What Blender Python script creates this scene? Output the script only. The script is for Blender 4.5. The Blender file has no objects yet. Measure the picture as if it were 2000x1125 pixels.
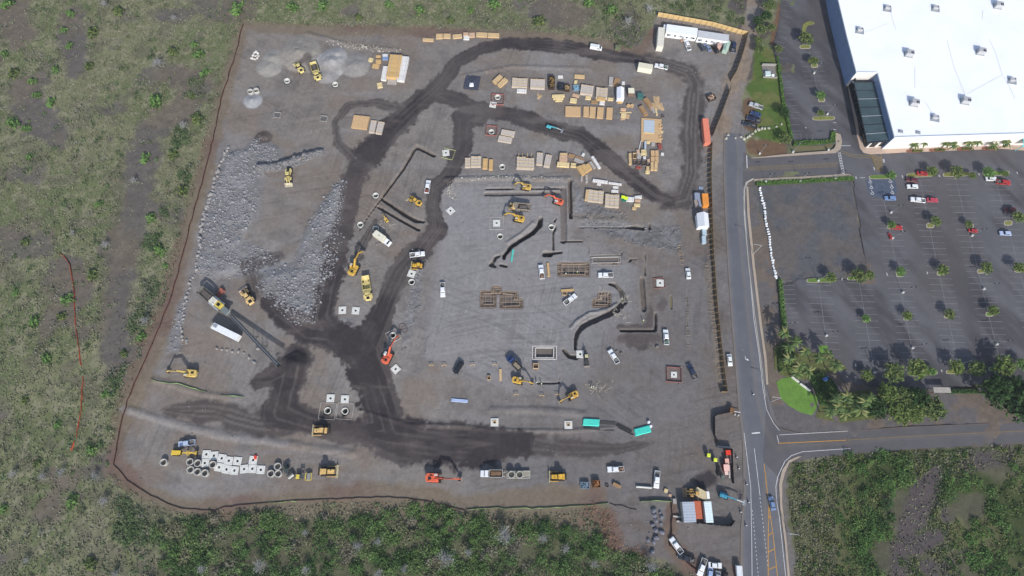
import bpy, bmesh, math, random
import numpy as np
from mathutils import Vector, Matrix
random.seed(7)
R = math.radians
sc = bpy.context.scene
# ------------------------------------------------------------------ camera, sky, sun, exposure
F, TILT, H = 1170.0, R(18.35), 228.0          # focal length in photo pixels, tilt off straight down, height (m)
YC = -H * math.tan(TILT)
cam = bpy.data.cameras.new('camera')
cam.sensor_width = 36.0
cam.lens = 36.0 * F / 2000.0
cam.clip_start = 1.0
cam.clip_end = 9000.0
cam_ob = bpy.data.objects.new('camera', cam)
cam_ob.location = (0, YC, H)
cam_ob.rotation_euler = (TILT, 0, 0)
sc.collection.objects.link(cam_ob)
sc.camera = cam_ob

SUN_EL, SHADOW_AZ = R(35.5), R(-12.5)         # shadows point 12.5 degrees west of north
world = bpy.data.worlds.new('World')
sc.world = world
world.use_nodes = True
wt = world.node_tree
wt.nodes.clear()
sky = wt.nodes.new('ShaderNodeTexSky')
sky.sky_type = 'NISHITA'
sky.sun_disc = False
sky.sun_elevation = SUN_EL
sky.sun_rotation = R(180) + SHADOW_AZ
sky.air_density = 1.0
sky.dust_density = 1.5
bg = wt.nodes.new('ShaderNodeBackground')
bg.inputs['Strength'].default_value = 0.148
wo = wt.nodes.new('ShaderNodeOutputWorld')
wt.links.new(sky.outputs[0], bg.inputs['Color'])
wt.links.new(bg.outputs[0], wo.inputs['Surface'])
sun = bpy.data.lights.new('sun', 'SUN')
sun.energy = 3.55
sun.angle = R(0.53)
sun.color = (1.0, 0.965, 0.915)
sun_ob = bpy.data.objects.new('sun', sun)
to_sun = Vector((-math.sin(SHADOW_AZ) * math.cos(SUN_EL), -math.cos(SHADOW_AZ) * math.cos(SUN_EL), math.sin(SUN_EL)))
sun_ob.rotation_euler = to_sun.to_track_quat('Z', 'Y').to_euler()
sun_ob.location = (60, -120, 160)
sc.collection.objects.link(sun_ob)
vs = sc.view_settings
vs.view_transform = 'Standard'
vs.look = 'None'
vs.gamma = 1.0
vs.use_curve_mapping = False
vs.exposure = 0.09

# ------------------------------------------------------------------ helpers
def G(px, py, z=0.0):
    """survey point: photo pixel -> world point on the horizontal plane at height z"""
    u = (px - 1000) / F
    v = -(py - 562.5) / F
    y = v * math.cos(TILT) + math.sin(TILT)
    w = v * math.sin(TILT) - math.cos(TILT)
    s = (H - z) / (-w)
    return (u * s, YC + y * s)
def GV(pts, z=0.0):
    return [G(p[0], p[1], z) for p in pts]
def lin(c):
    return tuple(((v / 255 + .055) / 1.055) ** 2.4 if v > 10 else v / 255 / 12.92 for v in c)
def nth(n):
    w = ['zeroth', 'first', 'second', 'third', 'fourth', 'fifth', 'sixth', 'seventh', 'eighth', 'ninth', 'tenth', 'eleventh', 'twelfth']
    if n < len(w):
        return w[n]
    return '%d%s' % (n, 'th' if 10 < n % 100 < 14 else {1: 'st', 2: 'nd', 3: 'rd'}.get(n % 10, 'th'))

MATS = {}
def mat(name, rgb=(128, 128, 128), rough=.8, metal=0.0, var=.18, scale=1.2, island=0.0, bump=0.0, attr=False, fine=0.0, spec=.3):
    if name in MATS:
        return MATS[name]
    m = bpy.data.materials.new(name)
    MATS[name] = m
    m.use_nodes = True
    nt = m.node_tree
    N, L = nt.nodes, nt.links
    p = N['Principled BSDF']
    p.inputs['Roughness'].default_value = rough
    p.inputs['Metallic'].default_value = metal
    p.inputs['Specular IOR Level'].default_value = spec
    geo = N.new('ShaderNodeNewGeometry')
    if attr:
        a = N.new('ShaderNodeAttribute')
        a.attribute_name = 'Col'
        col = a.outputs['Color']
    else:
        c = N.new('ShaderNodeRGB')
        c.outputs[0].default_value = (*lin(rgb), 1)
        col = c.outputs[0]
    def mul(col, fac):
        mx = N.new('ShaderNodeMix')
        mx.data_type = 'RGBA'
        mx.blend_type = 'MULTIPLY'
        mx.inputs[0].default_value = 1.0
        L.new(col, mx.inputs[6])
        L.new(fac, mx.inputs[7])
        return mx.outputs[2]
    def remap(v, lo, hi, a0=.3, a1=.7):
        r = N.new('ShaderNodeMapRange')
        r.inputs[1].default_value = a0
        r.inputs[2].default_value = a1
        r.inputs[3].default_value = lo
        r.inputs[4].default_value = hi
        L.new(v, r.inputs[0])
        return r.outputs[0]
    nz = None
    if var or bump:
        nz = N.new('ShaderNodeTexNoise')
        nz.inputs['Scale'].default_value = scale
        nz.inputs['Detail'].default_value = 5
        nz.inputs['Roughness'].default_value = .65
        L.new(geo.outputs['Position'], nz.inputs['Vector'])
    if var:
        col = mul(col, remap(nz.outputs[0], 1 - var, 1 + var * .8))
    if fine:
        n2 = N.new('ShaderNodeTexNoise')
        n2.inputs['Scale'].default_value = 2.6
        n2.inputs['Detail'].default_value = 3
        n2.inputs['Roughness'].default_value = .7
        L.new(geo.outputs['Position'], n2.inputs['Vector'])
        col = mul(col, remap(n2.outputs[0], 1 - fine, 1 + fine))
    if island:
        col = mul(col, remap(geo.outputs['Random Per Island'], 1 - island, 1 + island * .7, 0, 1))
    L.new(col, p.inputs['Base Color'])
    if bump:
        b = N.new('ShaderNodeBump')
        b.inputs['Strength'].default_value = bump
        b.inputs['Distance'].default_value = .15
        L.new(nz.outputs[0], b.inputs['Height'])
        L.new(b.outputs[0], p.inputs['Normal'])
    return m

KIDS = {}
def link(o, parent=None):
    sc.collection.objects.link(o)
    if parent is not None:
        o.parent = parent
        KIDS.setdefault(parent.name, []).append(o)
    return o
def tag(o, label=None, cat=None, group=None, kind=None):
    if label: o['label'] = label
    if cat: o['category'] = cat
    if group: o['group'] = group
    if kind: o['kind'] = kind
    return o
def empty(name, x=0, y=0, z=0, rz=0, s=1.0):
    o = bpy.data.objects.new(name, None)
    o.empty_display_size = .3
    o.location = (x, y, z)
    o.rotation_euler = (0, 0, rz)
    o.scale = (s, s, s)
    return link(o)
def copy_tree(o, parent=None):
    c = o.copy()
    link(c, parent)
    for k in KIDS.get(o.name, []):
        copy_tree(k, c)
    return c
PROTO = {}
def spawn(key, build, label, cat, x, y, z=0.0, rz=0.0, s=1.0, group=None):
    """first call of a key builds the thing at the origin, later calls copy it with its parts"""
    if key in PROTO:
        o = copy_tree(PROTO[key])
        for k in ('label', 'group'):
            if k in o: del o[k]
    else:
        o = build()
        PROTO[key] = o
    o.location = (x, y, z)
    o.rotation_euler = (0, 0, rz)
    o.scale = (s, s, s) if not isinstance(s, tuple) else s
    return tag(o, label, cat, group)

class MB:
    """collects simple solids and links them as one mesh object"""
    def __init__(self):
        self.v, self.f = [], []
    def add(self, vs, fs):
        b = len(self.v)
        self.v += [tuple(p) for p in vs]
        self.f += [tuple(i + b for i in f) for f in fs]
        return self
    def box(self, cx, cy, cz, sx, sy, sz, rz=0.0, tx=1.0, ty=1.0, ox=0.0, ry=0.0):
        """box of full sizes; top face scaled by tx, ty and moved ox along x; ry pitches it, rz turns it"""
        P = []
        for z in (-.5, .5):
            kx, ky, o = (tx, ty, ox) if z > 0 else (1, 1, 0)
            for x, y in ((-.5, -.5), (.5, -.5), (.5, .5), (-.5, .5)):
                P.append(Vector((x * sx * kx + o, y * sy * ky, z * sz)))
        M = Matrix.Rotation(rz, 3, 'Z') @ Matrix.Rotation(ry, 3, 'Y')
        P = [M @ p + Vector((cx, cy, cz)) for p in P]
        return self.add(P, [(3, 2, 1, 0), (4, 5, 6, 7), (0, 1, 5, 4), (1, 2, 6, 5), (2, 3, 7, 6), (3, 0, 4, 7)])
    def cyl(self, p0, p1, r0, r1=None, n=10, caps=True):
        r1 = r0 if r1 is None else r1
        p0, p1 = Vector(p0), Vector(p1)
        d = (p1 - p0).normalized()
        a = d.orthogonal().normalized()
        b = d.cross(a)
        P = []
        for p, r in ((p0, r0), (p1, r1)):
            for i in range(n):
                t = 2 * math.pi * i / n
                P.append(p + (a * math.cos(t) + b * math.sin(t)) * r)
        fs = [(i, (i + 1) % n, n + (i + 1) % n, n + i) for i in range(n)]
        if caps:
            fs += [tuple(range(n))[::-1], tuple(range(n, 2 * n))]
        return self.add(P, fs)
    def tube(self, pts, r, n=6):
        for a, b in zip(pts, pts[1:]):
            self.cyl(a, b, r, r, n)
        return self
    def beam(self, p0, p1, w, h):
        """rectangular bar between two points"""
        p0, p1 = Vector(p0), Vector(p1)
        d = (p1 - p0).normalized()
        side = Vector((0, 0, 1)).cross(d)
        side = Vector((0, 1, 0)) if side.length < 1e-4 else side.normalized()
        up = d.cross(side)
        P = [p + side * sx * w / 2 + up * sz * h / 2 for p in (p0, p1) for sx, sz in ((-1, -1), (1, -1), (1, 1), (-1, 1))]
        return self.add(P, [(3, 2, 1, 0), (4, 5, 6, 7), (0, 1, 5, 4), (1, 2, 6, 5), (2, 3, 7, 6), (3, 0, 4, 7)])
    def prism(self, poly, z0, z1):
        n = len(poly)
        area = sum(poly[i][0] * poly[(i + 1) % n][1] - poly[(i + 1) % n][0] * poly[i][1] for i in range(n))
        if area < 0:
            poly = poly[::-1]
        P = [(x, y, z0) for x, y in poly] + [(x, y, z1) for x, y in poly]
        fs = [(i, (i + 1) % n, n + (i + 1) % n, n + i) for i in range(n)] + [tuple(range(n))[::-1], tuple(range(n, 2 * n))]
        return self.add(P, fs)
    def sheet(self, poly, z):
        n = len(poly)
        area = sum(poly[i][0] * poly[(i + 1) % n][1] - poly[(i + 1) % n][0] * poly[i][1] for i in range(n))
        if area < 0:
            poly = poly[::-1]
        return self.add([(x, y, z) for x, y in poly], [tuple(range(n))])
    def side(self, prof, y0, y1, y0t=None, y1t=None):
        """profile in x,z pushed from y0 to y1"""
        n = len(prof)
        P = [(x, y0, z) for x, z in prof] + [(x, y1, z) for x, z in prof]
        fs = [(i, (i + 1) % n, n + (i + 1) % n, n + i) for i in range(n)] + [tuple(range(n))[::-1], tuple(range(n, 2 * n))]
        return self.add(P, fs)
    def ring(self, cx, cy, z0, z1, ro, ri, n=24):
        P = []
        for z in (z0, z1):
            for r in (ro, ri):
                for i in range(n):
                    t = 2 * math.pi * i / n
                    P.append((cx + r * math.cos(t), cy + r * math.sin(t), z))
        fs = []
        for i in range(n):
            j = (i + 1) % n
            fs += [(i, j, 2 * n + j, 2 * n + i), (n + j, n + i, 3 * n + i, 3 * n + j), (2 * n + i, 2 * n + j, 3 * n + j, 3 * n + i), (j, i, n + i, n + j)]
        return self.add(P, fs)
    def build(self, name, m, parent=None, bevel=0.0, smooth=False):
        me = bpy.data.meshes.new(name)
        me.from_pydata(self.v, [], self.f)
        if bevel or smooth:
            bm = bmesh.new()
            bm.from_mesh(me)
            bmesh.ops.recalc_face_normals(bm, faces=bm.faces)
            if bevel:
                bmesh.ops.bevel(bm, geom=list(bm.edges), offset=bevel, segments=1, affect='EDGES', profile=.6, clamp_overlap=True)
            bm.to_mesh(me)
            bm.free()
        me.materials.append(m)
        return link(bpy.data.objects.new(name, me), parent)

def mesh_np(name, verts, faces, m, cols=None, parent=None, smooth=False):
    """fast mesh from numpy arrays; faces is (n,3) or (n,4)"""
    me = bpy.data.meshes.new(name)
    k = faces.shape[1]
    me.vertices.add(len(verts))
    me.vertices.foreach_set('co', np.ascontiguousarray(verts, dtype=np.float32).ravel())
    me.loops.add(faces.size)
    me.loops.foreach_set('vertex_index', np.ascontiguousarray(faces, dtype=np.int32).ravel())
    me.polygons.add(len(faces))
    me.polygons.foreach_set('loop_start', np.arange(0, faces.size, k, dtype=np.int32))
    if smooth:
        me.polygons.foreach_set('use_smooth', np.ones(len(faces), dtype=bool))
    me.update(calc_edges=True)
    if cols is not None:
        ca = me.color_attributes.new('Col', 'FLOAT_COLOR', 'POINT')
        c4 = np.ones((len(verts), 4), dtype=np.float32)
        c4[:, :3] = cols
        ca.data.foreach_set('color', c4.ravel())
    me.materials.append(m)
    return link(bpy.data.objects.new(name, me), parent)

# ------------------------------------------------------------------ noise and distance fields (numpy)
_rng = np.random.default_rng(11)
_T = _rng.random((256, 256)).astype(np.float32)
def vn(x, y, s, seed=0):
    x = x / s + seed * 17.31
    y = y / s + seed * 9.77
    ix = np.floor(x).astype(np.int64)
    iy = np.floor(y).astype(np.int64)
    fx = (x - ix).astype(np.float32)
    fy = (y - iy).astype(np.float32)
    fx = fx * fx * (3 - 2 * fx)
    fy = fy * fy * (3 - 2 * fy)
    a = _T[iy & 255, ix & 255]; b = _T[iy & 255, (ix + 1) & 255]
    c = _T[(iy + 1) & 255, ix & 255]; d = _T[(iy + 1) & 255, (ix + 1) & 255]
    return (a + (b - a) * fx) * (1 - fy) + (c + (d - c) * fx) * fy
def fbm(x, y, s, o=4, seed=0, gain=.55):
    t, amp, tot = 0.0, 1.0, 0.0
    for i in range(o):
        t = t + amp * vn(x, y, s / 2 ** i, seed + i * 3)
        tot += amp
        amp *= gain
    return t / tot
def sstep(a, b, x):
    t = np.clip((x - a) / (b - a), 0, 1)
    return t * t * (3 - 2 * t)
CX0, CX1, CY0, CY1, CR = -275.0, 275.0, -135.0, 180.0, 0.8
_gx = np.arange(CX0, CX1 + CR, CR)
_gy = np.arange(CY0, CY1 + CR, CR)
CGX, CGY = np.meshgrid(_gx, _gy)
def samp(A, x, y):
    u = np.clip((x - CX0) / CR, 0, A.shape[1] - 1.001)
    v = np.clip((y - CY0) / CR, 0, A.shape[0] - 1.001)
    i = u.astype(np.int64); j = v.astype(np.int64)
    f = u - i; g = v - j
    return (A[j, i] * (1 - f) + A[j, i + 1] * f) * (1 - g) + (A[j + 1, i] * (1 - f) + A[j + 1, i + 1] * f) * g
def segdist(X, Y, a, b):
    dx, dy = b[0] - a[0], b[1] - a[1]
    t = np.clip(((X - a[0]) * dx + (Y - a[1]) * dy) / max(dx * dx + dy * dy, 1e-9), 0, 1)
    return np.hypot(X - a[0] - t * dx, Y - a[1] - t * dy), t
def linefield(pts):
    """pts (px,py,halfwidth m): distance to the line over its half width"""
    D = np.full(CGX.shape, 9.0)
    W = [(*G(p[0], p[1]), p[2]) for p in pts]
    for a, b in zip(W, W[1:]):
        d, t = segdist(CGX, CGY, a, b)
        D = np.minimum(D, d / (a[2] + (b[2] - a[2]) * t))
    return D
def polyfield(pts):
    """signed distance (m) to a pixel polygon, negative inside"""
    W = GV(pts)
    D = np.full(CGX.shape, 1e9)
    ins = np.zeros(CGX.shape, bool)
    n = len(W)
    for i in range(n):
        a, b = W[i], W[(i + 1) % n]
        D = np.minimum(D, segdist(CGX, CGY, a, b)[0])
        if abs(a[1] - b[1]) > 1e-9:
            c = (a[1] > CGY) != (b[1] > CGY)
            ins ^= c & (CGX < (b[0] - a[0]) * (CGY - a[1]) / (b[1] - a[1]) + a[0])
    return np.where(ins, -D, D)
# ------------------------------------------------------------------ terrain: what lies where
SITE = [(475, 46), (620, 54), (800, 57), (905, 60), (1000, 61), (1080, 67), (1180, 80), (1236, 100), (1262, 80), (1276, 55), (1284, 24), (1452, 58),
        (1466, 30), (1474, -40), (1505, -40), (1486, 60), (1466, 120), (1455, 175), (1445, 215), (1470, 255), (1446, 268), (1455, 300), (1462, 350), (1480, 600),
        (1500, 760), (1525, 830), (1560, 1000), (1550, 1160), (1380, 1160), (1352, 1112), (1318, 1098), (1262, 1084), (1190, 1062), (1198, 1040), (1190, 986),
        (1100, 995), (1040, 996), (960, 996), (910, 1000), (850, 988), (800, 978), (740, 976), (660, 978), (540, 985), (440, 995), (420, 1002), (370, 1000),
        (330, 990), (285, 970), (250, 945), (218, 908), (231, 835), (246, 780), (270, 720), (295, 660), (325, 590), (347, 520), (365, 440), (385, 370),
        (405, 300), (420, 235), (435, 175), (455, 110)]
f_site = polyfield(SITE)
COVER = [(1540, -40), (1540, 290), (1470, 306), (1470, 345), (1665, 345), (1700, 545), (1525, 548), (1545, 640), (1640, 690), (1760, 770), (1960, 770), (1960, 740), (2060, 740), (2060, -40)]
f_cover = polyfield(COVER)
f_haul = np.minimum.reduce([
    linefield([(1250, 116, 2.6), (1170, 106, 3.6), (1100, 90, 3.6), (1000, 83, 3.2), (940, 94, 3.2), (890, 122, 3.4), (860, 165, 4.2), (800, 217, 5), (745, 272, 6), (708, 318, 6.2), (690, 355, 5.6), (676, 420, 4.6), (658, 495, 5.2), (640, 560, 4.6), (628, 620, 5), (650, 655, 6), (708, 690, 7.5), (730, 745, 7.5), (750, 805, 7), (762, 850, 7)]),
    linefield([(935, 212, 4), (906, 240, 4.4), (903, 290, 4.4), (880, 338, 4), (848, 366, 3.4), (846, 400, 3.4), (856, 442, 4), (822, 488, 5), (782, 532, 5), (757, 585, 4.6), (740, 625, 5), (715, 670, 7)]),
    linefield([(900, 228, 4), (950, 216, 4.4), (1010, 228, 4.4), (1080, 252, 4.4), (1132, 264, 4), (1180, 300, 4), (1232, 345, 4), (1280, 383, 3.4), (1310, 392, 2.5)]),
    linefield([(690, 840, 4), (760, 855, 8), (850, 866, 8.5), (950, 868, 7.5), (1020, 868, 5)]),
    linefield([(715, 690, 6.5), (650, 655, 5), (600, 650, 5), (560, 618, 5), (525, 590, 3.5)]),
    linefield([(860, 185, 4.5), (905, 200, 4), (935, 225, 5)]),
    linefield([(505, 745, 3), (530, 735, 5), (575, 705, 6.5), (560, 760, 6), (548, 805, 6.5), (600, 825, 4.5), (690, 850, 5)]),
])
f_haul2 = np.minimum.reduce([       # paler damp tracks
    linefield([(1300, 392, 4.6), (1335, 384, 5), (1350, 340, 5), (1350, 260, 5.2), (1354, 200, 5.2), (1358, 165, 5), (1345, 140, 4.6), (1300, 124, 4.2), (1225, 112, 3.6)]),
    linefield([(690, 310, 3), (660, 280, 2.4), (655, 240, 2), (680, 205, 2), (730, 200, 2.5), (800, 215, 4)]),
    linefield([(1000, 860, 5), (1100, 876, 4), (1200, 878, 2.4), (1275, 864, 1.2)]),
    linefield([(325, 800, 2.5), (360, 802, 4), (420, 804, 5), (500, 826, 5.5), (560, 832, 5)]),
    linefield([(545, 500, 3), (490, 520, 4), (500, 570, 4)]),
    linefield([(1240, 662, 5), (1250, 664, 5)]),
    linefield([(1210, 640, 1.4), (1268, 638, 1.6), (1268, 605, 1.9)]),
    linefield([(735, 430, 1), (720, 455, 2), (700, 500, 2)]),
    linefield([(650, 470, 1.5), (640, 560, 2)]),
])
f_wet = np.minimum.reduce([linefield([(572, 712, 3.6), (580, 706, 3)]), linefield([(1370, 940, 3.5), (1385, 932, 3)])])
RUB = [[(505, 260), (480, 290), (440, 298), (424, 345), (398, 420), (388, 480), (380, 530), (402, 545), (450, 540), (480, 520), (478, 472), (500, 425), (512, 392), (513, 352), (522, 332), (555, 312), (545, 288)],
       [(678, 348), (672, 400), (665, 470), (655, 525), (632, 570), (615, 632), (580, 634), (540, 614), (518, 582), (500, 562), (512, 530), (575, 520), (580, 480), (602, 438), (626, 400), (652, 362)],
       [(478, 465), (520, 492), (575, 515), (560, 545), (500, 545), (440, 540)], [(345, 600), (372, 560), (362, 620), (352, 690), (325, 692)], [(800, 480), (832, 505), (826, 560), (812, 620), (800, 668), (780, 700), (790, 640), (802, 560), (795, 520)],
       [(1120, 352), (1150, 395), (1210, 410), (1240, 440), (1330, 440), (1335, 490), (1250, 480), (1190, 462), (1140, 440), (1118, 420)],
       [(660, 618), (695, 620), (692, 640), (664, 638)], [(545, 730), (590, 745), (588, 768), (545, 760)]]
f_rub = [polyfield(p) for p in RUB]
f_rubble = np.minimum.reduce(f_rub)
f_berm = np.minimum.reduce([linefield([(508, 330, 1.6), (540, 326, 2), (568, 318, 2.2), (595, 309, 2), (628, 296, 1.0)])])
PILES = [(526, 132, 5.5, 2.2), (534, 115, 5, 2.0), (588, 105, 9.5, 3.6), (604, 116, 7, 2.0), (650, 122, 7.5, 3.4), (658, 108, 4.5, 2.8), (640, 146, 5, 1.4), (696, 128, 6.5, 2.6), (493, 198, 4.0, 1.1), (578, 712, 5.5, 2.8), (515, 269, 3.6, .9), (1012, 466, .1, .1)]
f_verge = np.minimum.reduce([linefield([(475, 48, 4), (440, 175, 4), (410, 300, 4.5), (370, 440, 4.5), (330, 590, 6), (275, 725, 7), (236, 835, 4), (222, 907, 4), (285, 965, 4), (370, 996, 4), (440, 990, 4), (620, 978, 5)]),
                             linefield([(480, 52, 3), (620, 60, 4), (800, 60, 3.5), (1000, 66, 3), (1180, 84, 4), (1250, 105, 3), (1275, 60, 2)]),
                             linefield([(640, 968, 4), (750, 960, 4), (860, 975, 4), (910, 990, 4), (980, 978, 4), (1100, 972, 5), (1170, 968, 4)]),
                             linefield([(1312, 990, 2.5), (1308, 1060, 3), (1350, 1105, 4)]), linefield([(520, 990, 5), (700, 990, 6), (900, 1005, 5), (1000, 1005, 5), (1120, 1005, 6), (1185, 1010, 4), (1200, 1060, 4)])])
f_path = linefield([(1392, 300, 3), (1402, 262, 4.5), (1424, 195, 5), (1440, 145, 5), (1455, 90, 4.6), (1468, 40, 3.8), (1482, -40, 3.6)])
f_lawn = polyfield([(1478, 95), (1500, 90), (1522, 110), (1530, 160), (1545, 275), (1510, 285), (1475, 262), (1462, 250), (1463, 170)])
f_lawnsoil = np.minimum.reduce([linefield([(1462, 200, 2.5), (1466, 245, 3)]), linefield([(1475, 288, 4.5), (1520, 292, 4)]), linefield([(1524, 10, 1.2), (1514, 60, 1.6), (1508, 85, 1.2)])])
f_bare = np.minimum.reduce([linefield([(285, 290, 8), (270, 340, 8), (265, 400, 7), (245, 470, 8), (235, 540, 7), (225, 640, 7), (230, 720, 5)]), linefield([(45, 170, 8), (70, 230, 9), (110, 260, 7)]), linefield([(20, 20, 9), (40, 70, 8)]),
                            linefield([(140, 30, 6), (145, 90, 7), (150, 130, 6)]), linefield([(320, 140, 6), (390, 160, 7), (360, 215, 7), (290, 260, 6)]), linefield([(130, 520, 5), (160, 570, 6)]), linefield([(1060, 20, 9), (1120, 30, 9)]),
                            linefield([(1830, 925, 2.5), (1812, 950, 3.5), (1797, 975, 6), (1775, 1012, 5.5), (1766, 1045, 4)]), linefield([(1735, 1075, 4), (1790, 1068, 4), (1835, 1050, 3)]), linefield([(1905, 985, 4), (1880, 1000, 3)]), linefield([(1735, 1112, 4), (1760, 1120, 3)]), linefield([(1815, 1110, 4), (1830, 1130, 3)]), linefield([(1850, 1010, 3), (1870, 990, 2)]), linefield([(1925, 905, 5), (1945, 920, 4)]), linefield([(1880, 990, 5), (1910, 980, 3)])])
f_parcel = polyfield([(1466, 356), (1664, 350), (1692, 520), (1640, 545), (1540, 548), (1525, 545)])
f_forest = polyfield([(300, 1020), (360, 1022), (420, 1005), (480, 1004), (620, 1012), (750, 1003), (820, 985), (905, 1004), (1000, 1010), (1090, 1032), (1150, 1030), (1182, 1040), (1190, 1072), (1250, 1090), (1318, 1106), (1350, 1160), (250, 1160), (330, 1090)])
f_seveg = polyfield([(1545, 905), (1590, 895), (1700, 884), (2080, 862), (2080, 1180), (1552, 1180), (1540, 1010), (1535, 960)])
f_seforest = polyfield([(1650, 895), (1790, 885), (1770, 980), (1740, 1060), (1730, 1180), (1640, 1180), (1630, 1000)])
f_seforest2 = polyfield([(1840, 930), (2080, 890), (2080, 1180), (1880, 1180), (1850, 1000)])
f_nebush = np.minimum.reduce([polyfield([(1160, 0), (1250, 0), (1270, 40), (1250, 80), (1220, 85), (1170, 70), (1165, 40)]), polyfield([(1270, -20), (1465, -20), (1455, 50), (1290, 18)])])
f_tan = np.minimum.reduce([linefield([(1125, 425, 2.2), (1200, 428, 2.4), (1265, 428, 2)]), linefield([(620, 62, 1.5), (700, 88, 2), (780, 94, 1.6)]), linefield([(1381, 520, 1.8), (1391, 600, 2.2), (1400, 700, 2), (1406, 750, 1.5)]), linefield([(900, 835, 1), (960, 840, 1.2), (880, 828, .8)])])
f_pale = np.minimum.reduce([linefield([(868, 360, 1.2), (870, 450, 1.2), (862, 560, 1), (845, 640, 1.2), (838, 698, 1.4), (920, 704, 1.4), (1000, 706, 1)]), linefield([(1115, 437, 2.4), (1225, 440, 2.2)]), linefield([(240, 800, 1.5), (330, 826, 1.8), (440, 853, 1.8), (560, 866, 1.6)]), linefield([(870, 346, 1.2), (980, 342, 1), (1100, 346, 1)])])
f_damp = np.minimum.reduce([linefield([(1267, 602, 1.8), (1270, 640, 2)]), linefield([(1214, 641, 1.2), (1275, 641, 1.4)]), linefield([(1216, 662, 2.4), (1276, 660, 3)]), linefield([(590, 124, 1.6), (603, 114, 2), (613, 142, 1.6)]), linefield([(1290, 600, 2), (1296, 590, 2)])])
f_corepad = polyfield([(868, 360), (1110, 355), (1115, 470), (1250, 520), (1255, 690), (1100, 760), (1000, 770), (830, 700), (850, 500)])
# trenches: (px, py, half width m) and depth
TR = [([(745, 387, .5), (772, 351, .5), (790, 326, .6), (808, 294, .7), (815, 287, .8), (848, 304, .7)], 1.3), ([(700, 452, .3), (722, 418, .3), (745, 387, .4)], .6),
      ([(745, 388, .5), (760, 398, .7), (790, 418, .9), (812, 431, .9), (828, 433, .5)], 1.5), ([(738, 404, .5), (780, 428, .6), (818, 449, .6)], 1.2),
      ([(950, 369, .45), (1003, 368, .45)], 1.0), ([(1033, 368, .45), (1096, 368, .45)], 1.0), ([(950, 379, .9), (1090, 377, .9)], .5),
      ([(1056, 426, .8), (1054, 440, 1.0), (1040, 454, 1.0), (1024, 464, 1.0), (996, 482, .9), (993, 489, .8), (985, 497, .7), (984, 505, .5)], 2.9),
      ([(975, 500, .5), (968, 502, .7), (964, 510, .6), (958, 517, .7), (967, 520, .6)], 1.3), ([(978, 517, .6), (988, 520, .6)], 1.2),
      ([(1086, 426, .35), (1082, 434, .3)], 1.0), ([(1086, 438, .35), (1085, 447, .4), (1081, 452, .4), (1081, 488, .4)], 1.1),
      ([(1065, 496, 1.1), (1074, 496, 1.1)], 2.0), ([(1074, 494, .6), (1096, 493, .5)], 1.6), ([(1113, 352, .7), (1114, 405, .7), (1115, 425, .6)], 1.6),
      ([(1100, 370, 1.2), (1101, 470, 1.2)], .5), ([(1094, 471, .4), (1137, 471, .35)], .8), ([(1110, 460, .25), (1150, 460, .25), (1151, 495, .3)], .6),
      ([(1153, 499, .25), (1185, 499, .3), (1213, 499, .3), (1214, 493, .3)], .7), ([(1153, 500, .3), (1153, 516, .3), (1170, 516, .25)], .7), ([(1194, 515, .3), (1212, 512, .3), (1230, 512, .3), (1231, 506, .3), (1244, 506, .3)], .7),
      ([(1260, 495, .3), (1261, 538, .4)], .8), ([(1254, 545, .9), (1258, 605, .9)], .6), ([(1281, 612, .45), (1281, 646, .5), (1212, 646, .5)], 1.1),
      ([(1191, 554, .6), (1202, 556, .8), (1212, 566, .8), (1219, 580, .8), (1220, 588, 1.0), (1206, 604, 1.2), (1180, 617, 1.1), (1156, 627, 1.1), (1138, 637, 1.0), (1128, 649, .8), (1124, 664, .6), (1124, 682, .5)], 1.7),
      ([(1100, 682, .6), (1112, 696, .8), (1126, 698, .8)], 1.3), ([(1092, 702, .3), (1093, 748, .35), (1050, 748, .35)], .7), ([(1225, 444, .5), (1240, 444, .9), (1256, 446, .8)], 1.2), ([(1120, 445, .3), (1226, 445, .4)], .7),
      ([(1269, 438, .5), (1270, 448, .5)], .8), ([(1311, 578, .4), (1311, 602, .4)], .7), ([(1328, 478, .25), (1330, 515, .25)], .4), ([(1342, 560, .2), (1344, 680, .2)], .3), ([(1082, 690, .1), (1083, 691, .1)], .1)]
f_tr = [(linefield(p), d) for p, d in TR]
# low ridges of spoil
RG = [([(1116, 640, .8), (1126, 628, .8), (1150, 612, .8), (1185, 606, .8), (1205, 594, .8)], .7), ([(1040, 436, .8), (1020, 455, .8), (992, 474, .8)], .5), ([(300, 742, 1.2), (400, 770, 1.4), (470, 776, 1.2)], .4), ([(255, 800, 1.6), (330, 824, 1.6), (440, 852, 1.8), (520, 862, 1.8), (600, 872, 1.6), (690, 885, 1.4)], .45),
      ([(700, 800, .6), (800, 830, .8), (900, 832, .8), (960, 840, .8), (1100, 842, .8), (1200, 835, .6)], .5), ([(870, 350, 1.2), (960, 348, 1.4), (1110, 350, 1.4)], .6), ([(960, 800, 1.5), (1060, 800, 1.6), (1140, 808, 1.4)], .4),
      ([(1380, 470, 1.6), (1384, 520, 1.8), (1390, 600, 1.8), (1398, 700, 1.6)], .5), ([(600, 66, 1.4), (700, 92, 1.4), (780, 98, 1.2)], .4), ([(905, 148, 1.2), (1000, 130, 1.2), (1150, 135, 1.2)], .3)]
f_rg = [(linefield(p), d) for p, d in RG]
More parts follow.
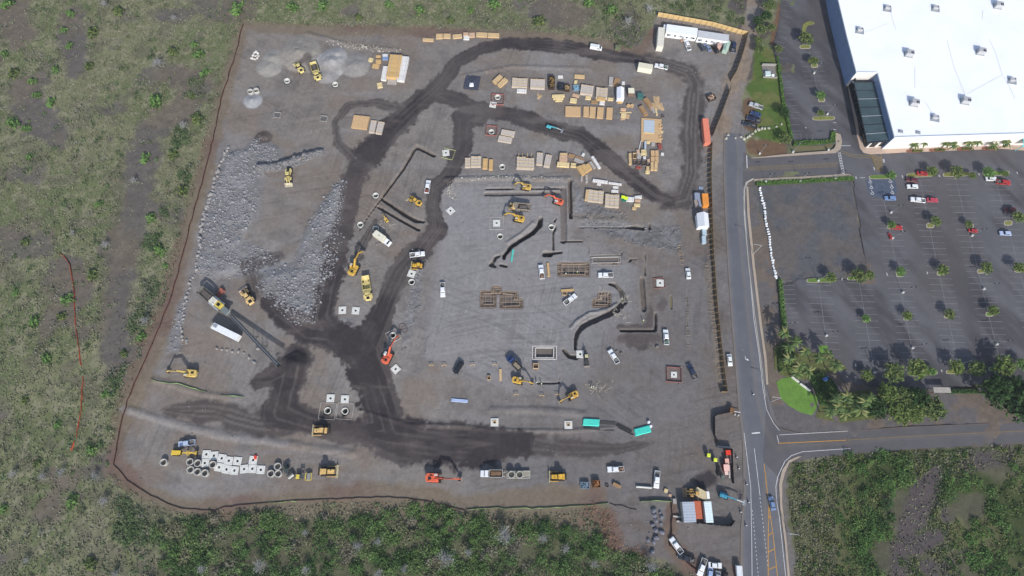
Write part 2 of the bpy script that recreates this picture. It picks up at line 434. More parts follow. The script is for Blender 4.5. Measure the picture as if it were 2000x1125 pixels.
PITS = [([(938, 568), (969, 568), (969, 600), (938, 600)], 1.1), ([(976, 569), (1011, 570), (1011, 584), (1021, 584), (1021, 602), (976, 602)], 1.1), ([(960, 559), (979, 559), (979, 574), (960, 574)], .5),
        ([(1089, 513), (1151, 513), (1151, 539), (1089, 539)], 1.1), ([(1168, 571), (1193, 571), (1193, 599), (1157, 599), (1157, 585), (1168, 585)], 1.1), ([(1040, 676), (1087, 676), (1087, 702), (1040, 702)], 1.0),
        ([(1153, 502), (1213, 501), (1213, 514), (1153, 514)], .35)]
f_pit = [(polyfield(p), d) for p, d in PITS]
WELLS = [(561, 158), (655, 165), (972, 190), (960, 258), (981, 326), (734, 382), (704, 439), (734, 447), (1077, 444), (977, 462), (804, 551), (767, 655), (640, 802), (674, 803)]
SLAB_IN = [(871, 299, 8), (880, 412, 42), (970, 436, 0), (804, 535, -18), (669, 606, 3), (695, 607, -5), (646, 778, 0), (674, 780, 0), (773, 721, 44), (963, 205, -12), (966, 825, 0), (1110, 830, 0), (1133, 692, 0), (1289, 553, -3), (1316, 732, -3)]
PADS = [(972, 197, 6.5), (960, 258, 5.5), (1316, 732, 6.0), (657, 800, 4)]

def heights(x, y, fine=True):
    inside = samp(f_site, x, y)
    h = .9 * (fbm(x, y, 14, 4, 2) - .5) + .35 * (fbm(x, y, 3.0, 3, 5) - .5)
    w = sstep(-2, 4, inside)
    flat = .10 * (fbm(x, y, 9, 4, 7) - .5)
    h = h * w + flat * (1 - w)
    rub = sstep(1.2, -3.0, samp(f_rub[0], x, y)) * 1.0 + sstep(1.2, -4.0, samp(f_rub[1], x, y)) * 1.2
    rr = sstep(1.0, -1.0, samp(f_rubble, x, y) + 3 * (fbm(x, y, 5, 3, 31) - .5))
    h = h + rub * (.75 + .5 * (fbm(x, y, 12, 3, 9) - .5)) + rr * .55 * (fbm(x, y, 1.7, 2, 12) - .45)
    h = h + 1.6 * sstep(1.1, .1, samp(f_berm, x, y) + .7 * (fbm(x, y, 3.5, 3, 13) - .5))
    for px, py, r, hh in PILES:
        wx, wy = G(px, py)
        d = np.hypot(x - wx, y - wy) / r + .35 * (fbm(x, y, 5, 3, 21) - .5)
        h = np.maximum(h, np.where(d < 1, hh * (.55 if py < 160 else 1) * (1 - d) ** .85 * (1.15 - .3 * d) * (.8 + .5 * fbm(x, y, 2.4, 3, 151)), -9))
    for f, d in f_rg:
        h = h + d * sstep(1.3, .1, samp(f, x, y) + .8 * (fbm(x, y, 4, 3, 25) - .5))
    for f, d in f_tr:
        h = h - 1.6 * d * sstep(1.22, .80, samp(f, x, y) + .45 * (fbm(x, y, 1.6, 2, 23) - .5))
    for f, d in f_pit:
        h = h - d * sstep(.35, -.25, samp(f, x, y))
    for px, py in WELLS:
        wx, wy = G(px, py)
        d = np.hypot(x - wx, y - wy)
        h = np.where(d < 1.35, -3.6, h)
    for px, py, a in SLAB_IN:
        wx, wy = G(px, py)
        h = np.where(np.maximum(abs(x - wx), abs(y - wy)) < 1.2, -.25, h)
    edge = sstep(1.0, 6.0, -samp(f_road, x, y)) if False else 0
    return h
def hz(x, y):
    return float(heights(np.array([x]), np.array([y]))[0])

C = lambda r, g, b: np.array(lin((r, g, b)), dtype=np.float32)
def mixc(a, b, w):
    return a + (b - a) * w[..., None]
def colours(x, y):
    """albedo and class of the ground; class 0 scrubland, 1 gravel yard, 2 haul road, 3 bare earth, 4 rubble slope, 5 lawn, 6 gravel path, 7 bare lot"""
    n1 = fbm(x, y, 26, 4, 41); n2 = fbm(x, y, 6, 4, 43); n3 = fbm(x, y, 2.2, 3, 47); n4 = fbm(x, y, 60, 3, 51)
    ns = fbm(x * .35 + y * .1, y * 1.5, 9, 4, 53)
    site = samp(f_site, x, y)
    # scrubland
    c = mixc(C(120, 122, 92), C(104, 112, 78), sstep(.4, .6, n1))
    c = mixc(c, C(138, 134, 111), sstep(.5, .72, n3) * .7)
    c = mixc(c, C(98, 92, 82), sstep(.53, .70, n2) * .55)
    bare = sstep(1.25, .6, samp(f_bare, x, y) + 1.1 * (n2 - .5) + .7 * (n3 - .5))
    bare = np.maximum(bare, sstep(.57, .66, fbm(x, y, 17, 4, 57)) * .9)
    c = mixc(c, mixc(C(95, 89, 89), C(108, 97, 90), sstep(.42, .62, n1)), bare * .85)
    c = mixc(c, C(84, 77, 79), bare * sstep(90, 95, x) * .85)
    wood = np.maximum.reduce([sstep(2, -2, samp(f, x, y) + 6 * (n2 - .5)) for f in (f_forest, f_seforest, f_seforest2)])
    c = mixc(c, C(88, 88, 68), wood * .8)
    cls = np.zeros(x.shape, np.int8)
    # graded gravel
    g = mixc(C(127, 122, 119), C(135, 131, 128), sstep(.35, .65, n1))
    west = sstep(0, -60, x) * sstep(.3, .7, n4 + .15)
    g = mixc(g, C(131, 123, 116), west * .75)
    g = mixc(g, C(106, 101, 99), sstep(.50, .70, n2) * .5)
    g = mixc(g, C(126, 115, 106), sstep(.46, .62, fbm(x, y, 20, 4, 61)) * .75)
    g = mixc(g, C(138, 135, 134), sstep(.55, .75, ns) * .4)
    s = sstep(.8, -.8, site + 3.0 * (n3 - .5))
    c = mixc(c, g, s)
    cls[s > .5] = 1
    core = sstep(3, -4, samp(f_corepad, x, y) + 3 * (n3 - .5))
    c = mixc(c, C(141, 139, 140), core * .8)
    se_ = sstep(-20, 25, x - y * .8 - 45) * s
    c = mixc(c, mixc(C(104, 101, 102), C(96, 88, 84), sstep(.5, .66, fbm(x, y, 16, 4, 67))), se_ * .55)
    vg = sstep(1.2, .5, samp(f_verge, x, y) + .9 * (n2 - .5) + .5 * (n3 - .5))
    c = mixc(c, mixc(C(114, 94, 84), C(122, 110, 94), sstep(.4, .6, n1)), vg * .85)
    cls[(vg > .5)] = 3
    pw = sstep(1.1, .85, samp(f_path, x, y) + .4 * (n3 - .5))
    c = mixc(c, mixc(C(134, 126, 120), C(140, 126, 112), sstep(.4, .6, n2)), pw)
    cls[pw > .5] = 6
    lw = sstep(1, -1, samp(f_lawn, x, y) + 4 * (n2 - .5))
    c = mixc(c, mixc(C(84, 104, 52), C(108, 112, 66), sstep(.45, .65, n2)), lw)
    cls[lw > .5] = 5
    ls = sstep(1.2, .7, samp(f_lawnsoil, x, y) + .5 * (n3 - .5))
    c = mixc(c, C(112, 90, 72), ls)
    cls[ls > .5] = 3
    pc = sstep(.6, -.6, samp(f_parcel, x, y) + 1.0 * (n3 - .5))
    c = mixc(c, mixc(C(92, 92, 96), C(101, 96, 93), sstep(.4, .65, n2)), pc)
    cls[pc > .5] = 7
    vg2 = sstep(0, 3, x - 84) * (site > -1) * (pc < .5) * (lw < .5) * sstep(52, 48, y) * (samp(f_seveg, x, y) > 0)
    c = mixc(c, mixc(C(102, 98, 98), C(112, 101, 92), sstep(.45, .6, n2)), vg2)
    cls[vg2 > .5] = 3
    se = sstep(1, -1, samp(f_seveg, x, y) + 3 * (n3 - .5)) * (1 - bare)
    c = mixc(c, mixc(C(98, 99, 70), C(68, 78, 48), sstep(.4, .6, n1)), se)
    cls[se > .5] = 0
    for k_, (ang, wid) in enumerate(((.15, 5.0), (1.35, 6.0), (-.5, 7.0))):
        u_ = x * math.cos(ang) + y * math.sin(ang) + 9 * (fbm(x, y, 45, 2, 301 + k_) - .5)
        v_ = y * math.cos(ang) - x * math.sin(ang)
        st = vn(v_ + 10 * (fbm(x, y, 60, 2, 311 + k_) - .5), u_ * .03, .55, 321 + k_)
        c = mixc(c, c * .85, sstep(.64, .86, st) * sstep(.5, .64, fbm(x, y, 24, 3, 331 + k_)) * s * (1 - pc))
        c = mixc(c, c * 1.09, sstep(.30, .12, st) * sstep(.48, .62, fbm(x, y, 24, 3, 341 + k_)) * s * (1 - pc))
    # rubble
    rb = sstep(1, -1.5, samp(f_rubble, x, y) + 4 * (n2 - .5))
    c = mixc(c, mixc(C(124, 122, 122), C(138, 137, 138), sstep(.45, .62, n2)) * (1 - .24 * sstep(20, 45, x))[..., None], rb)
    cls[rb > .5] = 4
    c = mixc(c, C(128, 118, 106), sstep(1.2, .4, samp(f_tan, x, y) + .9 * (n3 - .5)) * .6)
    c = mixc(c, C(142, 139, 138), sstep(1.2, .4, samp(f_pale, x, y) + .9 * (n3 - .5)) * .6)
    # stock piles of crushed rock
    for i, (px, py, r, hh) in enumerate(PILES):
        wx, wy = G(px, py)
        d = np.hypot(x - wx, y - wy) / r + .35 * (fbm(x, y, 5, 3, 21) - .5)
        col = (C(150, 146, 140), C(152, 148, 142), C(148, 142, 134), C(146, 140, 132), C(160, 158, 157), C(160, 158, 157), C(150, 147, 145), C(146, 142, 138), C(160, 160, 162), C(62, 60, 66), C(98, 88, 84), C(120, 118, 118))[i]
        c = mixc(c, np.broadcast_to(col, c.shape), sstep(1.08, .9, d))
    # haul roads and damp ground
    trk = vn(samp(f_haul2, x, y) * 6 + n2, 0 * x, 1.0, 79)
    h2 = (.62 + .38 * sstep(.35, .65, trk)) * sstep(1.15, .55, samp(f_haul2, x, y) + 1.1 * (n2 - .5) + .7 * (n3 - .5))
    c = mixc(c, C(80, 74, 73), h2 * .92)
    hr = samp(f_haul, x, y)
    n5 = fbm(x, y, .9, 2, 49)
    hw = sstep(1.13, .88, hr + .75 * (n2 - .5) + .45 * (n3 - .5) + .30 * (n5 - .5))
    hcol = mixc(C(62, 57, 59), C(75, 69, 70), sstep(.42, .66, n2))
    rut = vn(hr * 7.0 + 1.2 * n2, 0 * hr + .07 * x, 1.0, 77)
    hcol = mixc(hcol, C(62, 57, 60), sstep(.5, .8, rut) * .5)
    hcol = mixc(hcol, C(108, 101, 98), sstep(.42, .2, rut) * .42)
    hcol = mixc(hcol, C(104, 96, 92), sstep(.60, .74, ns) * .5)
    c = mixc(c, hcol, hw * (.80 + .2 * sstep(.3, .6, n1)))
    cls[(hw > .5)] = 2
    c = mixc(c, C(92, 84, 82), sstep(1.2, .6, samp(f_damp, x, y) + .8 * (n3 - .5)) * .8)
    for f, d in f_pit:
        c = mixc(c, C(108, 100, 93), sstep(.3, -.3, samp(f, x, y)) * .8)
    wet = sstep(1.2, .5, samp(f_wet, x, y) + .6 * (n3 - .5))
    c = mixc(c, C(58, 55, 58), wet * .9)
    for px, py, r in PADS:
        wx, wy = G(px, py)
        d = np.maximum(abs(x - wx), abs(y - wy)) + 1.5 * (n3 - .5)
        c = mixc(c, C(126, 104, 98) if r != 4 else C(130, 128, 124), sstep(r * .5 + .4, r * .5 - .4, d) * .55)
    for f, d in f_tr:
        t = samp(f, x, y)
        c = mixc(c, C(100, 90, 84), sstep(1.2, .8, t) * .6)
        c = mixc(c, C(136, 130, 124), sstep(3.2, 1.6, t + .8 * (n3 - .5)) * sstep(1.0, 1.4, t) * .35)
    c = c * (1 + .16 * (n3 - .5) + .25 * (fbm(x, y, 1.0, 2, 71) - .5))[..., None]
    return np.clip(c * 0.93, 0.005, .9), cls

CLSN = ['scrubland', 'gravel_yard', 'haul_road', 'bare_earth_ground', 'rubble_ground', 'lawn_ground', 'gravel_path', 'bare_lot_ground']
m_ter = mat('earth', attr=True, rough=.95, var=.10, scale=.9, fine=.13, bump=.5, spec=.1)
def patch(x0, x1, y0, y1, res, keep, dz=None):
    xs = np.arange(x0, x1 + res * .5, res)
    ys = np.arange(y0, y1 + res * .5, res)
    X, Y = np.meshgrid(xs, ys)
    Z = heights(X, Y)
    if dz is not None:
        Z = Z + dz(X, Y)
    col, cls = colours(X, Y)
    ny, nx = X.shape
    idx = np.arange(nx * ny).reshape(ny, nx)
    q = np.stack([idx[:-1, :-1], idx[:-1, 1:], idx[1:, 1:], idx[1:, :-1]], -1).reshape(-1, 4)
    xc = (X[:-1, :-1] + res / 2).ravel(); yc = (Y[:-1, :-1] + res / 2).ravel()
    k = keep(xc, yc)
    q = q[k]
    qc = cls.ravel()[q[:, 0]]
    V = np.stack([X.ravel(), Y.ravel(), Z.ravel()], -1)
    CC = col.reshape(-1, 3)
    for c in range(8):
        f = q[qc == c]
        if len(f) == 0:
            continue
        u, inv = np.unique(f, return_inverse=True)
        o = mesh_np(CLSN[c], V[u], inv.reshape(-1, 4), m_ter, CC[u], smooth=True)
        tag(o, kind='structure')
K0, K1, K2, K3 = -70.0, 78.0, -48.0, 64.0
incore = lambda x, y, g: (x > K0 + g) & (x < K1 - g) & (y > K2 + g) & (y < K3 - g)
patch(-270, 270, -130, 175, .5, lambda x, y: ~incore(x, y, 1.0) & (samp(f_cover, x, y) > -2.5), lambda x, y: np.where(incore(x, y, .3), -.08, 0.0))
patch(K0, K1, K2, K3, .25, lambda x, y: np.ones(x.shape, bool))
far = MB()
S = 3500.0
for a, b, c, d in ((-S, -269, -S, S), (269, S, -S, S), (-269, 269, -S, -129), (-269, 269, 174, S)):
    far.sheet([(a, c), (b, c), (b, d), (a, d)], -.25)
far.sheet([(60, -129), (269, -129), (269, 174), (60, 174)], -.45)
tag(far.build('ground', mat('far_scrub', (112, 106, 80), rough=.95, var=.35, scale=.03, fine=.2)), kind='structure')
# ------------------------------------------------------------------ roads, parking lot, paint
m_asph = mat('asphalt', (95, 94, 98), rough=.9, var=.14, scale=.12, fine=.08, bump=.2, spec=.2)
m_lot = mat('lot_asphalt', (84, 82, 86), rough=.9, var=.20, scale=.10, fine=.09, bump=.2, spec=.2)
m_conc = mat('sidewalk_concrete', (168, 154, 138), rough=.9, var=.12, scale=.5, fine=.06)
m_kerb = mat('kerb_concrete', (172, 166, 154), rough=.9, var=.12, scale=.6)
m_white = mat('road_paint_white', (214, 214, 214), rough=.7, var=.25, scale=.9)
m_faint = mat('faded_stall_paint', (128, 128, 131), rough=.8, var=.38, scale=.6)
m_yellow = mat('road_paint_yellow', (206, 150, 46), rough=.7, var=.2, scale=.9)
m_fyellow = mat('faded_yellow_paint', (134, 116, 76), rough=.8, var=.25, scale=.9)
ZR = .16
def resample(pts, n):
    P = [Vector((*G(*p), 0)) for p in pts]
    L = [0]
    for a, b in zip(P, P[1:]):
        L.append(L[-1] + (b - a).length)
    out = []
    for i in range(n):
        t = L[-1] * i / (n - 1)
        k = max(j for j in range(len(L) - 1) if L[j] <= t + 1e-9)
        f = (t - L[k]) / max(L[k + 1] - L[k], 1e-9)
        out.append(P[k].lerp(P[k + 1], min(f, 1)))
    return out
def strip(name, left, right, colfn, m, n=120, k=30, z=ZR, kind='structure'):
    """road surface between two edge lines; colfn gives the albedo from the place across (0..1)"""
    A, B = resample(left, n), resample(right, n)
    V = np.array([[(a.x + (b.x - a.x) * j / k, a.y + (b.y - a.y) * j / k, z) for j in range(k + 1)] for a, b in zip(A, B)])
    X, Y = V[..., 0], V[..., 1]
    t = np.broadcast_to(np.linspace(0, 1, k + 1), X.shape)
    col = colfn(t, X, Y).reshape(-1, 3)
    idx = np.arange(n * (k + 1)).reshape(n, k + 1)
    q = np.stack([idx[:-1, :-1], idx[:-1, 1:], idx[1:, 1:], idx[1:, :-1]], -1).reshape(-1, 4)
    q = q[:, ::-1] if np.cross(V[0, 1] - V[0, 0], V[1, 0] - V[0, 0])[2] < 0 else q
    return tag(mesh_np(name, V.reshape(-1, 3), q, m, col), kind=kind)
m_road = mat('worn_asphalt', attr=True, rough=.9, var=.08, scale=.25, fine=.06, bump=.15, spec=.2)
def worn(t, X, Y):
    base = np.broadcast_to(C(104, 105, 110), X.shape + (3,))
    n = fbm(X, Y, 7, 4, 81)
    c = mixc(base, C(94, 97, 104), sstep(.10, .25, t) * sstep(.62, .5, t) * .8)
    c = mixc(c, C(113, 107, 104), (np.exp(-((t - .62) / .05) ** 2) + .8 * np.exp(-((t - .93) / .05) ** 2)) * .6)
    c = mixc(c, C(120, 112, 106), sstep(.09, .03, t))
    return c * (1 + .22 * (n - .5))[..., None]
strip('main_road', [(1414, 262), (1412, 320), (1416, 420), (1421, 520), (1428, 620), (1436, 720), (1442, 800), (1450, 860), (1452, 960), (1446, 1040), (1445, 1180)],
      [(1452, 262), (1462, 318), (1456, 360), (1458, 420), (1468, 520), (1481, 620), (1492, 710), (1500, 770), (1518, 830), (1540, 900), (1519, 945), (1522, 1000), (1533, 1080), (1543, 1180)], worn, m_road)
def side_worn(t, X, Y):
    n = fbm(X, Y, 7, 4, 83)
    c = np.broadcast_to(C(92, 90, 93), X.shape + (3,))
    c = mixc(c, C(102, 98, 97), np.exp(-((t - .5) / .08) ** 2) * .7)
    c = mixc(c, C(112, 98, 88), sstep(.08, .0, t) * .7)
    return c * (1 + .22 * (n - .5))[..., None]
strip('side_road', [(1497, 772), (1506, 812), (1522, 836), (1560, 846), (1640, 843), (1760, 834), (1880, 829), (2080, 820)],
      [(1490, 900), (1522, 935), (1534, 912), (1553, 896), (1640, 889), (1760, 878), (1880, 871), (2080, 860)], side_worn, m_road, z=ZR + .006)
strip('entry_road', [(1452, 296), (1470, 309), (1540, 304), (1636, 297), (1660, 296)], [(1450, 366), (1470, 349), (1540, 345), (1636, 341), (1660, 340)], side_worn, m_road, n=60, k=14, z=ZR + .012)

def flat(name, poly, m, z, thick=0.0, kind='structure', label=None, cat=None):
    b = MB()
    W = GV(poly)
    if thick:
        b.prism(W, z - thick, z)
    else:
        b.sheet(W, z)
    o = b.build(name, m)
    return tag(o, label, cat, None, kind)
# lot asphalt: subdivided sheet with its own worn pattern
LOT = [(1528, -40), (1523, 40), (1512, 90), (1520, 150), (1536, 210), (1546, 278), (1600, 284), (1634, 278), (1640, 300), (1636, 342), (1664, 342), (1668, 358), (1693, 520), (1680, 546), (1560, 548), (1526, 560),
       (1534, 620), (1544, 668), (1600, 690), (1650, 745), (1760, 762), (1900, 752), (2080, 735), (2080, 285), (1990, 296), (1960, 290), (1700, 303), (1686, 298), (1672, 260), (1640, 120), (1618, 0), (1612, -40)]
f_lot = polyfield(LOT)
def lot_sheet():
    xs = np.arange(96, 272, .8); ys = np.arange(-50, 176, .8)
    X, Y = np.meshgrid(xs, ys)
    ax = np.cos(R(8)) * X + np.sin(R(8)) * Y      # lanes run a little off north
    n1 = fbm(X, Y, 8, 4, 91); n2 = fbm(X * .8 + Y * .55, (Y - X * .3) * .22, 6, 4, 95); n3 = fbm(X, Y, 30, 3, 97)
    c = np.broadcast_to(C(89, 88, 92), X.shape + (3,))
    c = mixc(c, C(73, 71, 75), sstep(.46, .64, n2) * .85)
    c = mixc(c, C(102, 102, 106), sstep(.55, .32, n2) * .55)
    c = mixc(c, C(88, 83, 84), sstep(.45, .7, n3) * .6)
    c = c * (1 + .3 * (n1 - .5))[..., None]
    ny, nx = X.shape
    idx = np.arange(nx * ny).reshape(ny, nx)
    q = np.stack([idx[:-1, :-1], idx[:-1, 1:], idx[1:, 1:], idx[1:, :-1]], -1).reshape(-1, 4)
    k = samp(f_lot, X[:-1, :-1] + .4, Y[:-1, :-1] + .4).ravel() < .3
    q = q[k]
    u, inv = np.unique(q, return_inverse=True)
    V = np.stack([X.ravel(), Y.ravel(), np.full(X.size, .20)], -1)
    tag(mesh_np('parking_lot', V[u], inv.reshape(-1, 4), m_road, (c.reshape(-1, 3))[u]), kind='structure')
lot_sheet()
ZL = .204
# kerbed walks and grass strips
flat('sidewalk', [(1466, 309), (1540, 301), (1620, 295), (1629, 290), (1632, 282), (1630, 268), (1632, 260), (1641, 263), (1644, 278), (1641, 292), (1632, 299), (1540, 305), (1466, 309.5)], m_conc, .33, .4)
flat('sidewalk', [(1472, 350), (1560, 346), (1655, 340), (1663, 343), (1668, 352), (1660, 345), (1560, 350), (1473, 355)], m_conc, .33, .4)
flat('sidewalk', [(1457, 365), (1461, 365), (1464, 420), (1474, 520), (1486, 622), (1497, 702), (1500, 751), (1496, 751), (1492, 702), (1481, 620), (1469, 520), (1459, 420)], m_conc, .30, .4)
flat('sidewalk', [(1556, 892), (1566, 891), (1541, 904), (1532, 925), (1527, 945), (1527, 985), (1536, 1060), (1547, 1180), (1542, 1180), (1532, 1060), (1523, 990), (1521, 945), (1527, 918), (1540, 899)], m_conc, .30, .4)
flat('kerb', [(1452, 372), (1456, 356), (1470, 348.5), (1472, 349.5), (1460, 356), (1455, 364), (1453.6, 420), (1463, 520), (1475, 620), (1486, 700), (1495, 775), (1493.8, 775), (1484.5, 700), (1473.5, 620), (1461.5, 520), (1452.2, 420)], m_kerb, .24, .3)
# store walk
m_pink = mat('pink_concrete', (186, 164, 148), rough=.9, var=.1, scale=.5)
flat('sidewalk', [(1672, 262), (1679, 290), (1686, 299), (1700, 302), (1770, 298), (1850, 295), (1955, 291), (2080, 300), (2080, 268), (1700, 280)], m_pink, .34, .4)
flat('sidewalk', [(1611, -40), (1619, 0), (1640, 120), (1652, 150), (1675, 272), (1679, 272), (1672, 215), (1655, 130), (1642, 95), (1624, 0), (1616, -40)], m_pink, .33, .4)
# paint ---------------------------------------------------------------
def paint(name, runs, m, z, w=.12):
    """runs: list of world segments (p0,p1) or (p0,p1,w) painted as flat strips"""
    b = MB()
    for r in runs:
        p, q = Vector(r[0]).to_2d(), Vector(r[1]).to_2d()
        ww = r[2] if len(r) > 2 else w
        d = (q - p).normalized()
        s = Vector((-d.y, d.x)) * ww / 2
        b.add([(*(p - s), z), (*(q - s), z), (*(q + s), z), (*(p + s), z)], [(0, 1, 2, 3)])
    return tag(b.build(name, m), kind='structure')
def pline(pts, w=None):
    W = GV(pts)
    return [(a, b, w) if w else (a, b) for a, b in zip(W, W[1:])]
zp = ZR + .022
paint('lane_marking', pline([(1453, 846), (1466, 952), (1468, 1064), (1469, 1180)]) + pline([(1473, 876), (1484, 968)]) + pline([(1533, 900), (1519, 930), (1515, 950), (1516, 975), (1522, 1012), (1534, 1124), (1540, 1180)]) + pline([(1534, 900), (1545, 890), (1565, 883)])
      + pline([(1452, 385), (1459, 480), (1472, 624), (1482, 690), (1490, 760), (1497, 800), (1510, 826), (1522, 841)]) + pline([(1468, 846.5), (1484, 845)], .45) + pline([(1517, 850), (1521, 866)]) + pline([(1522, 849.5), (1655, 842)]) + pline([(1565, 882.5), (1660, 876)])
      + pline([(1453, 386), (1453, 372), (1460, 357), (1472, 350)]) + pline([(1458, 304), (1459, 329)], .3), m_white, zp, .16)
dash = []
for a, b, n in (((1484, 972), (1500, 1110), 17), ((1469, 996), (1482, 1140), 18)):
    A, B = Vector(G(*a)), Vector(G(*b))
    for i in range(n):
        dash.append((A.lerp(B, i / n), A.lerp(B, (i + .42) / n), .16))
paint('lane_marking', dash, m_white, zp)
yl = pline([(1492, 906), (1501, 986), (1500, 1060), (1500, 1180)]) + pline([(1501, 986), (1509, 1040), (1518, 1124), (1523, 1180)])
for y in (1008, 1040, 1072, 1106, 1140):
    f = (y - 986) / 138
    yl += pline([(1500.5, y + 6), (1501 + 17 * f, y)], .22)
yl += pline([(1520, 866), (1657, 859.5)], .2)
paint('lane_marking', yl, m_yellow, zp + .004, .2)
paint('lane_marking', pline([(1657, 859.5), (1760, 853), (1880, 847), (2080, 838)]), m_fyellow, zp + .004, .2)
# hatched median of the entry road and ladder crossing
hz_ = pline([(1464, 326), (1637, 319)]) + pline([(1464, 333), (1637, 326)]) + pline([(1464, 326), (1464, 333)]) + pline([(1637, 319), (1637, 326)])
for i in range(34):
    x = 1467 + i * 5
    f = (x - 1464) / 173
    hz_ += pline([(x, 333 - 7 * f), (x - 2.0, 326 - 7 * f)], .22)
paint('lane_marking', hz_, m_fyellow, zp + .006, .14)
lad = pline([(1636, 297), (1645, 342)]) + pline([(1640.5, 297), (1649.5, 342)])
for i in range(9):
    f = (i + .5) / 9
    lad += pline([(1636 + 9 * f, 298 + 44 * f), (1640.5 + 9 * f, 297 + 44 * f)], .5)
paint('crosswalk_marking', lad, mat('crosswalk_paint', (190, 190, 190), var=.25), .232, .2)
hx = pline([(1699, 302), (1712, 334)], .3) + pline([(1720, 301), (1724, 334)], .3)
for i in range(9):
    f = i / 9
    hx += pline([(1699 + 13 * f, 303 + 32 * f), (1720 + 3 * f, 308 + 30 * f)], .45)
hx += pline([(1642, 295), (1665, 303), (1698, 304)], .3) + pline([(1643, 299), (1668, 308), (1699, 308)], .3)
paint('crosswalk_marking', hx, m_fyellow, ZL + .004, .2)
# stall rows: (top px, bottom px, first stall at top) in the main lot
ROWS = [((1599, 557), (1617, 697)), ((1678, 553), (1704, 708)), ((1724, 380), (1786, 712)), ((1796, 352), (1871, 716)), ((1866, 350), (1952, 704)), ((1946, 360), (2020, 640)), ((2010, 350), (2100, 640))]
for a, b in ROWS:
    A, B = Vector(G(*a)), Vector(G(*b))
    d = (B - A)
    L = d.length
    d.normalize()
    s = Vector((-d.y, d.x))
    runs = [(A, B, .13)]
    n = int(L / 2.62)
    for i in range(n + 1):
        p = A + d * (i * 2.62)
        runs.append((p - s * 4.9, p + s * 4.9, .11 if i % 3 else .15))
    paint('stall_lines', runs, m_faint, ZL, .12)
A, B = Vector(G(1579, 94)), Vector(G(1604, 215))
d = (B - A).normalized(); s = Vector((-d.y, d.x))
runs = [(A, A + d * 24, .12)]
for i in range(18):
    if i in (12, 13, 14): continue
    p = A + d * (i * 2.62 - 8)
    runs.append((p - s * 5.0, p + s * (5.0 if i > 3 else -1.0), .11))
EDGE = [(1533, -20), (1531, 4), (1526, 35), (1517, 75), (1514, 88), (1517, 107), (1522, 133), (1526, 158), (1534, 190), (1541, 220), (1546, 268)]
E_ = resample(EDGE, 27)
for i, p in enumerate(E_[:-1]):
    t = (E_[i + 1] - p).to_2d().normalized()
    q = Vector((-t.y, t.x))
    if q.x < 0: q = -q
    runs.append((p.to_2d() + q * .4, p.to_2d() + q * 4.4, .12))
runs += pline([(1545, 263), (1564, 263), (1564, 275)]) + pline([(1575, 263), (1576, 275)]) + pline([(1586, 263), (1588, 275)])
paint('stall_lines', runs, m_faint, ZL + .002, .12)
E_ = resample([(1527, 549), (1531, 600), (1536, 630)], 10)
paint('stall_lines', [((p.x, p.y), (p.x + 5, p.y + .1), .12) for p in E_], m_faint, ZL + .002, .12)
# bay for disabled drivers: blue ground with a white wheelchair sign per stall
flat('blue_parking_bay', [(1689, 352), (1748, 351), (1752, 374), (1746, 386), (1722, 388), (1697, 380)], mat('blue_bay_paint', (78, 87, 104), rough=.85, var=.25, scale=.7), ZL + .006)
def wheelchair(px, py, s=1.6):
    x, y = G(px, py)
    b = MB()
    z = ZL + .012
    pts = [(x + .38 * s * math.cos(t), y - .12 * s + .38 * s * math.sin(t)) for t in [R(a) for a in range(150, 401, 25)]]
    segs = list(zip(pts, pts[1:])) + [((x, y + .5 * s), (x, y + .05 * s)), ((x, y + .05 * s), (x + .3 * s, y + .02 * s)), ((x + .3 * s, y + .02 * s), (x + .45 * s, y - .4 * s)), ((x, y + .28 * s), (x + .3 * s, y + .28 * s))]
    return [(p, q, .13 * s) for p, q in segs] + [((x - .09 * s, y + .66 * s), (x + .09 * s, y + .66 * s), .18 * s)]
rr_ = []
for p in ((1699, 355), (1738, 354), (1701, 366), (1741, 365), (1703, 377), (1742, 376)):
    rr_ += wheelchair(*p)
paint('parking_symbol', rr_, m_white, ZL + .012)
paint('lane_marking', pline([(1725, 311), (1726, 318)], .7) + pline([(1706, 327), (1708, 333)], .5) + pline([(1671, 345), (1672, 350)], .5) + pline([(1679, 347.5), (1689, 347.5)], .3) + pline([(1641, 285), (1661, 285)], .35)
      + pline([(1761, 343), (1763, 348)], .5) + pline([(1833, 342), (1835, 346)], .5) + pline([(1911, 339), (1912, 343)], .5) + pline([(1985, 336), (1987, 340)], .5) + pline([(1644, 543), (1644, 548)], .4) + pline([(1731, 533), (1733, 539)], .4) + pline([(1810, 531), (1811, 536)], .4)
      + pline([(1670, 711), (1671, 716)], .5) + pline([(1838, 722), (1839, 727)], .5) + pline([(1627, 240), (1633, 240)], .3) + pline([(1627, 253), (1633, 254)], .3) + pline([(1572, 250), (1575, 250)], .4), mat('faded_white', (176, 176, 178), var=.25), ZL + .008, .4)
# turn arrow on the road
b = MB()
zz = zp + .002
P = GV([(1454.3, 696), (1455.3, 696), (1456.2, 700), (1458.5, 702), (1459.6, 700.3), (1462.5, 703.8), (1459.2, 705), (1459.0, 703.5), (1455.5, 702)])
b.add([(x, y, zz) for x, y in P], [tuple(range(len(P)))])
tag(b.build('lane_marking', m_white), kind='structure')
